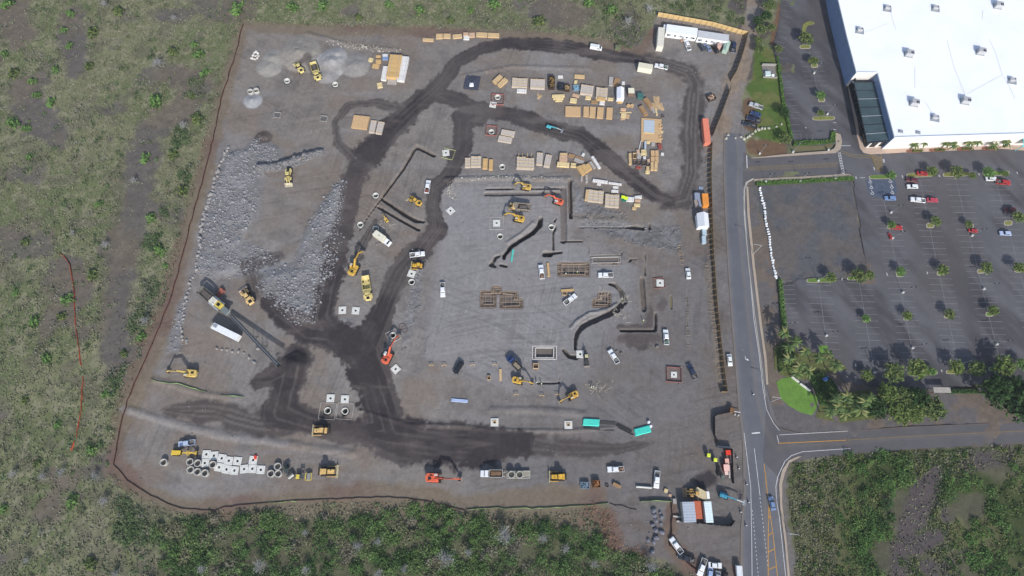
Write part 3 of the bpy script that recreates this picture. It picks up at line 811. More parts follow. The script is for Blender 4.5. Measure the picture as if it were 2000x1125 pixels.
# ------------------------------------------------------------------ the big white store and its roof gear
m_roof = mat('white_roof_membrane', (244, 246, 250), rough=.6, var=.04, scale=.08, fine=.02)
m_wall = mat('store_wall', (226, 222, 218), rough=.8, var=.06, scale=.4)
m_wallb = mat('store_wall_blue', (122, 142, 176), rough=.8, var=.08, scale=.4)
m_trim = mat('grey_trim', (150, 156, 164), rough=.6)
m_dark = mat('dark_steel', (48, 52, 58), rough=.5, var=.1)
m_glass = mat('dark_glass', (28, 34, 42), rough=.12, var=.05, spec=.6)
m_chrome = mat('galvanised', (176, 180, 184), rough=.45, metal=.4, var=.1)
WH = 9.6
def W2(px, py):               # a roof pixel -> ground plan, seen at wall height
    return G(px, py, WH)
store = empty('store_building', *G(1850, 150))
tag(store, 'big white flat-roofed store building beside the parking lot', 'store building')
ox, oy = store.location.x, store.location.y
def loc(p):
    return (p[0] - ox, p[1] - oy)
roofpoly = [loc(W2(*p)) for p in [(1630, -45), (1638, 0), (1656, 75), (1673.5, 141), (1715, 141.5), (1748, 268), (1880, 264), (2090, 258), (2090, -45)]]
b = MB(); b.prism(roofpoly, 0.0, WH - .5)
o = b.build('wall', m_wall, store)
b = MB(); b.sheet(roofpoly, WH - .45)
b.build('roof', m_roof, store)
b = MB()
n = len(roofpoly)
for i in range(n):
    a, c = Vector((*roofpoly[i], WH - .25)), Vector((*roofpoly[(i + 1) % n], WH - .25))
    b.beam(a, c, .35, .55)
b.build('parapet', mat('parapet_white', (232, 236, 240), rough=.7, var=.04), store)
# near full-height blue layer and downpipe boxes on the west wall
b = MB()
for i in range(len(roofpoly) - 1):
    if i in (0, 1, 2, 4):
        a, c = Vector((*roofpoly[i], 4.6)), Vector((*roofpoly[i + 1], 4.6))
        d = (c - a).normalized(); s_ = Vector((d.y, -d.x, 0))
        if s_.x > 0: s_ = -s_
        b.beam(a + s_ * .05, c + s_ * .05, .14, 8.6)
b.build('wall_cladding', m_wallb, store)
for px, py in ((1638, 28), (1648, 68), (1658, 108), (1717, 177), (1724, 206), (1731, 228)):
    w = MB(); p = loc(G(px, py, 6.0)); w.box(p[0], p[1], 6.0, .5, .5, .6)
    w.build('wall_light', m_dark, store)
# covered garden yard west of the store: dark net roof on beams, white screen wall behind
yardp = [loc(G(*p, 6.2)) for p in [(1668, 160), (1710, 160), (1740, 275), (1694, 279)]]
b = MB(); b.prism(yardp, 5.9, 6.0)
b.build('net_roof', mat('green_net', (66, 84, 90), rough=.85, var=.22, scale=.25, fine=.12), store)
for i in range(8):
    f = i / 7
    a = Vector((*yardp[0], 6.1)).lerp(Vector((*yardp[3], 6.1)), f); c = Vector((*yardp[1], 6.1)).lerp(Vector((*yardp[2], 6.1)), f)
    b = MB(); b.beam(a, c, .22 if i in (2, 4, 6) else .12, .2)
    b.build('roof_beam', m_chrome if i in (2, 4, 6) else m_dark, store)
b = MB()
for i in range(4):
    a, c = yardp[i], yardp[(i + 1) % 4]
    b.beam((*a, 6.05), (*c, 6.05), .35, .4)
b.build('yard_edge_beam', m_dark, store)
# glazed west front of the yard with white bays
A, B = Vector((*loc(G(1664, 160, 3)), 0)), Vector((*loc(G(1688, 288, 0)), 0))
nrm = Vector(((B - A).y, -(B - A).x, 0)).normalized()
if nrm.x > 0: nrm = -nrm
b = MB(); b.beam(A + Vector((0, 0, 2.9)), B + Vector((0, 0, 2.9)), .3, 5.8)
b.build('yard_wall', m_dark, store)
for i in range(9):
    f = (i + .5) / 9
    p = A.lerp(B, f) + nrm * .3
    b = MB(); b.box(p.x, p.y, 3.2, .5, 2.3, 3.0, rz=math.atan2((B - A).y, (B - A).x) + R(90))
    b.build('window', m_glass, store)
    b = MB(); b.box(p.x + nrm.x * .3, p.y + nrm.y * .3, 4.9, .9, 1.2, .12, rz=math.atan2((B - A).y, (B - A).x) + R(90))
    b.build('awning', m_white, store)
A, B = Vector((*loc(G(1690, 289)), 0)), Vector((*loc(G(1744, 285)), 0))
b = MB(); b.beam(A + Vector((0, 0, 2.9)), B + Vector((0, 0, 2.9)), .3, 5.8)
b.build('yard_wall', m_wall, store)
for i in range(3):
    p = A.lerp(B, (i + .5) / 3)
    b = MB(); b.box(p.x, p.y - .2, 2.6, 2.6, .2, 3.4)
    b.build('door', m_glass, store)
# dark red name band in the shaded side of the store, unreadable in the photograph
p = loc(G(1740, 252, 5.5))
b = MB(); b.box(p[0] - .25, p[1], 5.6, .25, 6.0, 1.6, rz=R(14))
b.build('wall_sign', mat('red_sign', (150, 40, 60), rough=.5), store)
# entrance awning at the right edge, pale turquoise
b = MB()
p = loc(G(2000, 285))
for i in range(7):
    t0 = math.pi * i / 7; t1 = math.pi * (i + 1) / 7
    b.add([(p[0] - 5, p[1] + 3 * math.cos(t0), 4 + 1.6 * math.sin(t0)), (p[0] - 5, p[1] + 3 * math.cos(t1), 4 + 1.6 * math.sin(t1)), (p[0] + 12, p[1] + 3 * math.cos(t1), 4 + 1.6 * math.sin(t1)), (p[0] + 12, p[1] + 3 * math.cos(t0), 4 + 1.6 * math.sin(t0))], [(0, 1, 2, 3)])
for y_ in (-2.6, 2.6):
    for x_ in (-4.8, 3, 11):
        b.cyl((p[0] + x_, p[1] + y_, 0), (p[0] + x_, p[1] + y_, 4.2), .14)
b.build('entrance_canopy', mat('turquoise_canopy', (96, 190, 198), rough=.6), store)
# roof seams / cable runs
for run in ([(1735, 8), (1744, 40), (1750, 58)], [(1690, 63), (1735, 46)], [(1787, 130), (1787, 172)], [(1850, 80), (1863, 130), (1885, 185)], [(1932, 76), (1945, 105), (1958, 148)], [(1890, 183), (1955, 148)], [(1960, 150), (1972, 170), (1982, 192)], [(1806, 198), (1822, 222)], [(1920, 20), (1918, 38)]):
    b = MB()
    P = [Vector((*loc(G(x, y, WH - .4)), WH - .38)) for x, y in run]
    for a, c in zip(P, P[1:]):
        b.beam(a, c, .10, .05)
    b.build('roof_conduit', mat('conduit_pale', (206, 206, 204), rough=.7), store)
def roof_unit(small=False):
    r = empty('rooftop_unit')
    b = MB(); b.box(0, 0, .12, 3.6, 3.0, .24); b.build('curb', m_chrome, r)
    b = MB()
    if small:
        b.box(-.2, .5, .75, 2.2, 1.5, 1.1)
    else:
        b.box(0, .1, 1.15, 3.0, 2.4, 1.9)
    b.build('casing', mat('unit_grey', (178, 179, 182), rough=.6, var=.12), r, bevel=.05)
    for x_, y_ in ((.4, -.6), (1.1, -.6), (.4, .0), (1.1, .0)) if not small else ((.6, .6),):
        b = MB(); z0 = 2.1 if not small else 1.3
        b.cyl((x_, y_, z0), (x_, y_, z0 + .12), .27, n=10); b.build('fan', m_dark, r)
    b = MB(); b.box(-1.3 if not small else -1.0, .3, 1.3 if not small else .8, .5, 1.4, .9, ty=.6); b.build('intake_hood', m_trim, r)
    return r
for px, py, sm, lb in [(1734, 17, 1, 'small rooftop unit near the top left corner of the white roof'), (1828, 17, 1, 'small rooftop unit at the top middle of the white roof'), (1949, 12, 0, 'large rooftop unit at the top right of the white roof'),
                       (1680, 60, 1, 'small rooftop unit nearest the blue west wall edge'), (1775, 106, 0, 'large rooftop unit right of the recess above the garden yard'), (1915, 102, 0, 'large rooftop unit in the middle right of the white roof'),
                       (1785, 202, 0, 'large rooftop unit beside the garden yard on the lower left roof'), (1885, 198, 0, 'large rooftop unit in the lower middle of the white roof'), (1978, 158, 1, 'small rooftop unit near the right edge of the white roof'),
                       (1827, 231, 1, 'small rooftop unit closest to the front edge of the white roof'), (1760, 256, 2, 'tiny roof hatch at the front left corner of the white roof'), (1794, 258, 2, 'tiny roof hatch right of the corner hatch on the front edge')]:
    x, y = G(px, py, WH)
    if sm == 2:
        def hatch():
            r = empty('roof_hatch')
            b = MB(); b.box(0, 0, .15, 1.8, 1.5, .3); b.build('curb', m_chrome, r)
            b = MB(); b.box(0, 0, .38, 1.2, 1.0, .16); b.build('lid', m_trim, r)
            return r
        spawn('hatch', hatch, lb, 'roof hatch', x, y, WH - .45, R(-12), 1.0, 'roof hatches on the store')
    else:
        spawn('ru%d' % sm, lambda sm=sm: roof_unit(bool(sm)), lb, 'rooftop unit', x, y, WH - .45, R(-12), 1.0, 'rooftop units on the store')
# ------------------------------------------------------------------ vehicles and machines
m_tyre = mat('tyre_rubber', (34, 34, 36), rough=.9, var=.1)
m_rim = mat('wheel_rim', (150, 152, 154), rough=.4, metal=.6)
m_auto = mat('car_glass', (26, 32, 40), rough=.08, var=.03, spec=.7)
m_black = mat('black_plastic', (30, 31, 33), rough=.7, var=.1)
m_track = mat('crawler_steel', (62, 56, 50), rough=.85, var=.3, scale=2)
m_steel = mat('worn_steel', (150, 142, 132), rough=.6, metal=.2, var=.25, scale=1.5)
m_cyl = mat('hydraulic_rod', (60, 60, 62), rough=.4, metal=.3)
m_lamp = mat('lamp_glass', (230, 228, 215), rough=.2)
def paintm(c):
    return mat('paint_%d_%d_%d' % c, c, rough=.35, var=.07, scale=.8, spec=.5)
def machm(c):
    return mat('machine_%d_%d_%d' % c, c, rough=.65, var=.3, scale=1.3, spec=.2)
def wheel(r, x, y, z, rad, w, rim=True):
    b = MB(); b.cyl((x, y - w / 2, z), (x, y + w / 2, z), rad, n=14)
    o = b.build('wheel', m_tyre, r)
    if rim:
        s = 1 if y > 0 else -1
        b = MB(); b.cyl((x, y + s * w * .5, z), (x, y + s * (w * .5 + .03), z), rad * .55, n=10)
        b.build('rim', m_rim, o)
def glass(r, name, pts):
    b = MB(); b.add(pts, [tuple(range(len(pts)))]); return b.build(name, m_auto, r)
def pickup(col, load=None, door=False):
    def f():
        r = empty('pickup_truck'); P = paintm(col)
        b = MB(); b.side([(2.95, .45), (2.98, .95), (2.7, 1.08), (1.15, 1.16), (-.75, 1.16), (-.75, .45)], -.98, .98); b.build('body', P, r, bevel=.07)
        b = MB(); b.box(.15, 0, 1.46, 2.5, 1.74, .66, tx=.66, ty=.84, ox=-.12); b.build('cabin', P, r, bevel=.06)
        glass(r, 'windshield', [(1.42, -.80, 1.17), (1.42, .80, 1.17), (.80, .70, 1.76), (.80, -.70, 1.76)])
        glass(r, 'rear_window', [(-1.14, .74, 1.22), (-1.14, -.74, 1.22), (-1.0, -.68, 1.66), (-1.0, .68, 1.66)])
        for s in (1, -1):
            glass(r, 'side_window', [(1.05, s * .885, 1.2), (-.9, s * .885, 1.2), (-.72, s * .80, 1.68), (.6, s * .80, 1.68)][::s])
            b = MB(); b.box(2.93, s * .72, .86, .12, .4, .2); b.build('headlight', m_lamp, r)
            b = MB(); b.box(1.15, s * 1.1, 1.2, .14, .24, .2); b.build('mirror', m_black, r)
        b = MB()
        b.box(-1.92, .93, .85, 2.3, .1, .62).box(-1.92, -.93, .85, 2.3, .1, .62).box(-2.98, 0, .85, .1, 1.96, .62).box(-.8, 0, .9, .1, 1.9, .7).box(-1.92, 0, .5, 2.3, 1.9, .12)
        bed = b.build('cargo_bed', P, r)
        b = MB(); b.box(-1.9, 0, .585, 2.1, 1.74, .03); b.build('bed_liner', mat('bed_liner', (118, 116, 114), var=.3, scale=2), r)
        b = MB(); b.box(3.02, 0, .55, .14, 1.9, .26); b.build('bumper', m_chrome, r); b = MB(); b.box(-3.08, 0, .55, .14, 1.86, .22); b.build('bumper', m_chrome, r)
        for x in (1.9, -1.75):
            for y in (.86, -.86): wheel(r, x, y, .39, .39, .26)
        if load:
            b = MB(); q = random.Random(hash(load) % 99)
            for i in range(9): b.box(-1.9 + q.uniform(-.8, .8), q.uniform(-.6, .6), .85 + q.uniform(0, .35), q.uniform(.3, .9), q.uniform(.2, .5), q.uniform(.2, .5), rz=q.uniform(0, 3))
            b.build('bed_load', mat('load_' + load, {'red': (140, 80, 76), 'tools': (120, 116, 112), 'wood': (150, 120, 96), 'green': (110, 128, 118)}[load], island=.5), r)
        if door:
            b = MB(); b.box(.95, 1.42, .95, .12, .95, .9, rz=.25); b.build('open_door', P, r)
        return r
    return f
def saloon(col, kind='car'):
    def f():
        r = empty('parked_car'); P = paintm(col)
        hi = kind == 'suv'
        h = .12 if hi else 0
        b = MB(); b.side([(2.3, .4), (2.36, .7), (2.1, .86 + h), (1.0, .98 + h), (-1.5, 1.02 + h), (-2.25, .94 + h), (-2.32, .5), (-2.2, .36), (2.2, .34)], -.9, .9); b.build('body', P, r, bevel=.09)
        x0, L = (-.45, 3.1) if hi else (-.28, 2.5)
        b = MB(); b.box(x0, 0, 1.27 + h, L, 1.6, .52, tx=.66 if not hi else .76, ty=.82, ox=-.06); b.build('cabin', P, r, bevel=.06)
        xf, xt = x0 + L / 2 + .02, x0 + L * (.33 if not hi else .38) - .02
        glass(r, 'windshield', [(xf + .02, -.74, 1.03 + h), (xf + .02, .74, 1.03 + h), (xt, .64, 1.52 + h), (xt, -.64, 1.52 + h)])
        xf, xt = x0 - L / 2 - .04, x0 - L * (.33 if not hi else .38) - .1
        glass(r, 'rear_window', [(xf, .72, 1.06 + h), (xf, -.72, 1.06 + h), (xt, -.64, 1.52 + h), (xt, .64, 1.52 + h)])
        for s in (1, -1):
            glass(r, 'side_window', [(x0 + L * .4, s * .815, 1.06 + h), (x0 - L * .42, s * .815, 1.06 + h), (x0 - L * .34, s * .70, 1.46 + h), (x0 + L * .28, s * .70, 1.46 + h)][::s])
            b = MB(); b.box(2.28, s * .64, .72, .1, .36, .16); b.build('headlight', m_lamp, r)
            b = MB(); b.box(.85, s * 1.0, 1.05 + h, .12, .2, .15); b.build('mirror', m_black, r)
        for x in (1.42, -1.38):
            for y in (.8, -.8): wheel(r, x, y, .33, .33, .22)
        return r
    return f
def van(col):
    def f():
        r = empty('parked_van'); P = paintm(col)
        b = MB(); b.side([(2.75, .4), (2.8, .95), (2.2, 1.25), (1.5, 2.05), (1.2, 2.14), (-2.7, 2.14), (-2.78, .45)], -.98, .98); b.build('body', P, r, bevel=.08)
        glass(r, 'windshield', [(2.22, -.82, 1.28), (2.22, .82, 1.28), (1.56, .76, 2.03), (1.56, -.76, 2.03)])
        for s in (1, -1):
            glass(r, 'side_window', [(1.9, s * .99, 1.3), (.7, s * .99, 1.3), (.7, s * .99, 1.85), (1.55, s * .99, 1.85)][::s])
        b = MB()
        for y in (-.55, 0, .55): b.box(-.8, y, 2.17, 3.2, .06, .04)
        b.build('roof_rib', mat('van_rib', (170, 174, 178)), r)
        for x in (1.75, -1.75):
            for y in (.86, -.86): wheel(r, x, y, .36, .36, .24)
        return r
    return f
def boxtruck(col, L=6.8):
    def f():
        r = empty('box_truck'); P = paintm(col)
        b = MB(); b.box(-1.2, 0, 1.75, L * .68, 2.3, 2.3); b.build('cargo_box', paintm((224, 220, 200)), r, bevel=.05)
        b = MB(); b.box(-1.2, 0, 2.93, .3, .3, .12); b.build('roof_vent', m_black, r)
        b = MB(); b.side([(3.6, .5), (3.6, 1.2), (2.9, 1.35), (2.5, 2.1), (1.3, 2.15), (1.3, .5)], -1.0, 1.0); b.build('cab', P, r, bevel=.08)
        glass(r, 'windshield', [(2.93, -.86, 1.38), (2.93, .86, 1.38), (2.56, .8, 2.06), (2.56, -.8, 2.06)])
        for x in (2.6, -2.2):
            for y in (.9, -.9): wheel(r, x, y, .45, .45, .3)
        b = MB(); b.box(0, 0, .55, 6.6, .9, .2); b.build('chassis', m_black, r)
        return r
    return f
def dumptruck(cab, bed, load=(112, 96, 84), L=9.0, bed_len=4.8):
    def f():
        r = empty('dump_truck'); P = paintm(cab)
        h = L / 2
        b = MB(); b.side([(h, .6), (h, 1.5), (h - 1.3, 1.75), (h - 1.6, 2.5), (h - 2.9, 2.55), (h - 2.9, .6)], -1.15, 1.15); b.build('cab', P, r, bevel=.1)
        glass(r, 'windshield', [(h - 1.3, -1.0, 1.8), (h - 1.3, 1.0, 1.8), (h - 1.58, .95, 2.46), (h - 1.58, -.95, 2.46)])
        x0 = h - 3.2 - bed_len / 2
        b = MB(); W = 1.25
        b.box(x0, W, 1.85, bed_len, .12, 1.5).box(x0, -W, 1.85, bed_len, .12, 1.5).box(x0 + bed_len / 2, 0, 2.0, .12, 2.5, 1.9).box(x0 - bed_len / 2, 0, 1.85, .12, 2.5, 1.5).box(x0, 0, 1.15, bed_len, 2.5, .15)
        b.build('dump_bed', paintm(bed), r)
        b = MB(); b.box(x0, 0, 1.85, bed_len - .3, 2.3, .9, tx=.8, ty=.5); b.build('load', mat('soil_load_%d' % load[0], load, var=.3, scale=2, bump=.5), r)
        b = MB(); b.box(0, 0, .75, L - 1, .9, .3); b.build('chassis', m_black, r)
        for x in (h - 1.3, x0 + .1 - .8, x0 + .5 - 2.4 + 1.0 - .5):
            for y in (1.0, -1.0): wheel(r, x, y, .52, .52, .4)
        for s in (1, -1):
            b = MB(); b.cyl((h - 3.0, s * 1.05, 1), (h - 3.0, s * 1.05, 3.1), .09, n=8); b.build('exhaust_stack', m_chrome, r)
        return r
    return f
def artic(col, body=None, load=(96, 90, 86)):
    """articulated dump truck, cab to +x"""
    def f():
        r = empty('articulated_dump_truck'); P = machm(col); B = machm(body or col)
        b = MB(); b.side([(5.2, 1.1), (5.0, 1.9), (3.5, 2.3), (2.1, 2.3), (2.1, .9), (4.8, .9)], -1.15, 1.15); b.build('engine_hood', P, r, bevel=.12)
        b = MB(); b.box(4.2, 0, 2.2, 1.3, 1.2, .1); b.build('hood_grille', m_black, r)
        b = MB(); b.box(2.55, 0, 2.75, 1.5, 1.9, 1.4, tx=.86, ty=.9); c = b.build('cab', P, r, bevel=.06)
        b = MB(); b.box(2.62, 0, 2.8, 1.56, 1.7, .75); b.build('cab_glass', m_auto, c)
        for s in (1, -1):
            b = MB(); b.box(3.6, s * 1.5, 1.75, 2.0, .6, .18); b.build('fender', P, r)
        # dump body: sloping hopper, open at the tail
        b = MB()
        b.side([(1.2, 1.7), (1.0, 3.1), (-4.6, 2.7), (-5.2, 2.2), (-3.6, 1.3)], 1.45, 1.6)
        b.side([(1.2, 1.7), (1.0, 3.1), (-4.6, 2.7), (-5.2, 2.2), (-3.6, 1.3)], -1.6, -1.45)
        b.box(1.05, 0, 2.5, .16, 3.1, 1.5, ry=-.12)
        b.beam((1.1, 0, 1.7), (-3.6, 0, 1.4), 3.0, .16); b.beam((-3.6, 0, 1.4), (-5.2, 0, 2.25), 3.0, .16)
        b.build('dump_body', B, r)
        b = MB(); b.side([(1.1, 3.1), (2.6, 3.75), (2.6, 3.65), (1.1, 2.95)], -1.5, 1.5); b.build('rock_guard', B, r)
        if load:
            b = MB(); b.box(-1.5, 0, 2.2, 4.6, 2.8, 1.0, tx=.6, ty=.45); b.build('load', mat('rock_load', load, var=.4, scale=2.2, bump=.8), r)
        b = MB(); b.box(.2, 0, 1.1, 6.5, .9, .4); b.build('chassis', m_black, r)
        for x in (3.6, -1.2, -3.0):
            for y in (1.25, -1.25): wheel(r, x, y, .85, .85, .65)
        return r
    return f
def excavator(col, reach=8.0, drop=.4, cabc=None, arm=None):
    """tracked excavator facing +x; reach = bucket distance, drop = bucket height"""
    def f():
        r = empty('excavator'); P = machm(col)
        for s in (1, -1):
            b = MB(); b.side([(2.1, .35), (1.9, .85), (-1.9, .85), (-2.1, .35), (-1.8, 0), (1.8, 0)], s * 1.25 - .3, s * 1.25 + .3)
            t = b.build('track', m_track, r, bevel=.05)
            b = MB()
            for i in range(15): b.box(-1.75 + i * .25, s * 1.25, .88, .12, .6, .05)
            b.build('track_pad', m_track, t)
        b = MB(); b.cyl((0, 0, .7), (0, 0, 1.15), .75, n=14); b.box(0, 0, .6, 1.6, 2.0, .35); b.build('undercarriage', m_black, r)
        b = MB(); b.box(-.55, 0, 1.55, 3.6, 2.7, .85); b.build('upper_body', P, r, bevel=.1)
        b = MB(); b.prism([(-1.6, -1.35), (-1.6, 1.35), (-2.5, 1.2), (-2.85, .6), (-2.85, -.6), (-2.5, -1.2)], 1.15, 2.35); b.build('counterweight', P, r, bevel=.1)
        b = MB(); b.box(-1.3, -.35, 2.15, 1.5, 1.7, .4); e = b.build('engine_cover', P, r, bevel=.05)
        b = MB(); b.box(-1.4, -.2, 2.37, .9, .9, .05); b.build('grille', m_black, e)
        b = MB(); b.cyl((-1.1, .8, 2.0), (-1.1, .8, 2.9), .08, n=8); b.build('exhaust_stack', m_black, r)
        b = MB(); b.box(.55, .85, 2.45, 1.5, .95, 1.5, tx=.82, ty=.9); c = b.build('cab', machm(cabc) if cabc else P, r, bevel=.06)
        b = MB(); b.box(.62, .85, 2.55, 1.5, .99, .9, tx=.9); b.build('cab_glass', m_auto, c)
        b = MB(); b.box(.5, .85, 3.23, .9, .6, .06); b.build('roof_hatch', mat('cab_roof', (190, 190, 186)), c)
        b = MB(); b.box(.6, -.85, 2.05, 1.2, .8, .3); b.build('tool_box', P, r)
        A = machm(arm or col)
        k = reach / 8.0
        p0, p1, p2 = (.5, -.15, 1.9), (2.9 * k, -.15, 4.7), (5.4 * k, -.15, 4.3)
        p3 = (7.4 * k, -.15, 1.1 + drop)
        b = MB(); b.beam(p0, p1, .5, .75); b.beam((p1[0] - .15, p1[1], p1[2]), p2, .48, .6); bo = b.build('boom', A, r)
        b = MB(); b.cyl((1.0, -.5, 1.6), (2.9 * k, -.5, 4.0), .12, n=8); b.cyl((1.0, .2, 1.6), (2.9 * k, .2, 4.0), .12, n=8); b.cyl((2.6 * k, -.15, 5.1), (5.5 * k, -.15, 4.9), .11, n=8); b.build('hydraulic_cylinder', m_cyl, bo)
        b = MB(); b.beam((p2[0] - .1, p2[1], p2[2] + .45), p3, .4, .5); b.build('stick', A, r)
        bx, bz = p3[0], p3[2]
        b = MB()
        prof = [(bx + .3, bz + .1), (bx + .75, bz - .35), (bx + .45, bz - 1.05), (bx - .25, bz - 1.15), (bx - .75, bz - .8)]
        b.side(prof, -.85, -.75); b.side(prof, .45, .55)
        for u, v in zip(prof, prof[1:]):
            b.beam((u[0], -.15, u[1]), (v[0], -.15, v[1]), 1.3, .1)
        b.build('bucket', m_steel, r)
        return r
    return f
def loader(col, bucket=(190, 182, 160)):
    """wheel loader facing +x"""
    def f():
        r = empty('wheel_loader'); P = machm(col)
        b = MB(); b.side([(-.6, 1.0), (-.6, 2.2), (-3.3, 2.05), (-3.6, 1.6), (-3.5, 1.0)], -.95, .95); e = b.build('engine_body', P, r, bevel=.1)
        b = MB(); b.box(-2.6, 0, 2.13, 1.2, 1.1, .1); b.build('grille', m_black, e)
        b = MB(); b.box(-.2, 0, 2.55, 1.5, 1.5, 1.5, tx=.86, ty=.92); c = b.build('cab', P, r, bevel=.06)
        b = MB(); b.box(-.2, 0, 2.6, 1.56, 1.54, .8, tx=.92, ty=.95); b.build('cab_glass', m_auto, c)
        b = MB(); b.box(1.3, 0, 1.15, 2.2, 1.1, .8); b.build('front_frame', P, r, bevel=.06)
        for s in (1, -1):
            b = MB(); b.beam((.8, s * .55, 2.0), (2.4, s * .55, 1.7), .22, .4); b.beam((2.3, s * .55, 1.75), (3.4, s * .55, .8), .22, .4); b.build('lift_arm', P, r)
        b = MB(); b.cyl((1.0, 0, 2.0), (2.9, 0, 1.6), .12, n=8); b.build('hydraulic_cylinder', m_cyl, r)
        prof = [(3.3, 1.25), (3.25, .35), (3.5, .1), (4.6, .1)]
        b = MB()
        for u, v in zip(prof, prof[1:]): b.beam((u[0], 0, u[1]), (v[0], 0, v[1]), 3.2, .1)
        for s in (1, -1): b.side([(3.3, 1.25), (3.25, .35), (3.5, .1), (4.6, .1)], s * 1.58 - .05, s * 1.58 + .05)
        b.build('bucket', machm(bucket), r)
        for x in (1.55, -2.1):
            for y in (1.15, -1.15):
                wheel(r, x, y, .8, .8, .6)
                b = MB(); b.box(x, y, 1.72, 1.4, .55, .1); b.build('fender', P, r)
        return r
    return f
def dozer(col, ripper=True):
    def f():
        r = empty('bulldozer'); P = machm(col)
        for s in (1, -1):
            b = MB(); b.side([(2.0, .4), (1.7, .95), (-1.5, 1.15), (-2.0, .5), (-1.6, 0), (1.6, 0)], s * 1.05 - .28, s * 1.05 + .28); t = b.build('track', m_track, r, bevel=.05)
            b = MB()
            for i in range(13): b.box(-1.45 + i * .25, s * 1.05, 1.09 - i * .012, .1, .58, .08)
            b.build('track_pad', m_track, t)
        b = MB(); b.side([(2.1, .7), (2.1, 1.75), (.2, 1.95), (.2, .7)], -.62, .62); e = b.build('engine_hood', P, r, bevel=.08)
        b = MB(); b.cyl((1.2, .3, 1.8), (1.2, .3, 2.7), .09, n=8); b.build('exhaust_stack', m_black, e)
        b = MB(); b.box(-.55, 0, 2.25, 1.5, 1.6, 1.5, tx=.86, ty=.92); c = b.build('cab', P, r, bevel=.06)
        b = MB(); b.box(-.55, 0, 2.35, 1.55, 1.64, .8, tx=.92, ty=.95); b.build('cab_glass', m_auto, c)
        b = MB(); b.box(-1.6, 0, 1.35, .8, 1.7, .9); b.build('fuel_tank', P, r, bevel=.08)
        b = MB()
        prof = [(2.75, 1.35), (2.6, .9), (2.65, .4), (2.85, .05)]
        for u, v in zip(prof, prof[1:]): b.beam((u[0], 0, u[1]), (v[0], 0, v[1]), 3.7, .14)
        b.build('blade', machm((196, 186, 150)), r)
        for s in (1, -1):
            b = MB(); b.beam((-.2, s * 1.42, .55), (2.6, s * 1.42, .4), .2, .28); b.build('push_arm', P, r)
        if ripper:
            b = MB(); b.box(-2.5, 0, .95, .35, 2.0, .35); b.beam((-2.0, .5, 1.1), (-2.5, .5, .95), .2, .25); b.beam((-2.0, -.5, 1.1), (-2.5, -.5, .95), .2, .25)
            for y in (-.8, 0, .8): b.box(-2.65, y, .55, .16, .16, .9)
            b.build('ripper', m_track, r)
        return r
    return f
def roller(col):
    def f():
        r = empty('road_roller'); P = machm(col)
        b = MB(); b.cyl((1.7, -1.1, .78), (1.7, 1.1, .78), .78, n=18); b.build('drum', mat('drum_steel', (156, 154, 150), rough=.5, metal=.3, var=.2), r)
        b = MB(); b.box(1.7, 1.22, .85, 2.1, .16, .4).box(1.7, -1.22, .85, 2.1, .16, .4).box(.6, 0, .95, .25, 2.5, .4).box(2.7, 0, .95, .18, 2.5, .4); b.build('drum_frame', P, r)
        b = MB(); b.side([(-.9, .8), (-.9, 1.75), (-2.7, 1.6), (-2.9, .9)], -.8, .8); b.build('engine_body', P, r, bevel=.08)
        b = MB(); b.box(-.3, 0, 2.75, 1.5, 1.5, .12); 
        for x in (-.95, .35):
            for y in (-.68, .68): b.box(x, y, 1.9, .08, .08, 1.7)
        b.build('canopy', mat('dark_canopy', (70, 76, 78)), r)
        b = MB(); b.box(-.35, 0, 1.35, .6, .6, .5); b.build('seat', m_black, r)
        for y in (.8, -.8): wheel(r, -1.9, y, .7, .7, .5)
        return r
    return f
def grader(col):
    def f():
        r = empty('motor_grader'); P = machm(col)
        b = MB(); b.side([(-1.6, 1.0), (-1.6, 2.0), (-4.3, 1.9), (-4.6, 1.2), (-4.4, .9)], -.85, .85); b.build('engine_body', P, r, bevel=.08)
        b = MB(); b.box(-1.0, 0, 2.4, 1.5, 1.6, 1.6, tx=.85, ty=.92); c = b.build('cab', P, r, bevel=.06)
        b = MB(); b.box(-1.0, 0, 2.5, 1.56, 1.64, .85, tx=.92, ty=.95); b.build('cab_glass', m_auto, c)
        b = MB(); b.beam((-.4, 0, 1.7), (2.4, 0, 2.1), .4, .4); b.beam((2.3, 0, 2.1), (4.2, 0, 1.1), .4, .4); b.box(4.2, 0, .9, .4, 1.9, .3); b.build('front_frame', P, r)
        b = MB(); b.box(1.4, 0, .55, .15, 3.8, .65, rz=.35); b.build('blade', m_steel, r)
        b = MB(); b.ring(1.4, 0, .85, 1.0, .8, .62, 16); b.build('turntable', P, r)
        for x in (4.2, -2.2, -3.7):
            for y in (.98, -.98): wheel(r, x, y, .62, .62, .4)
        return r
    return f
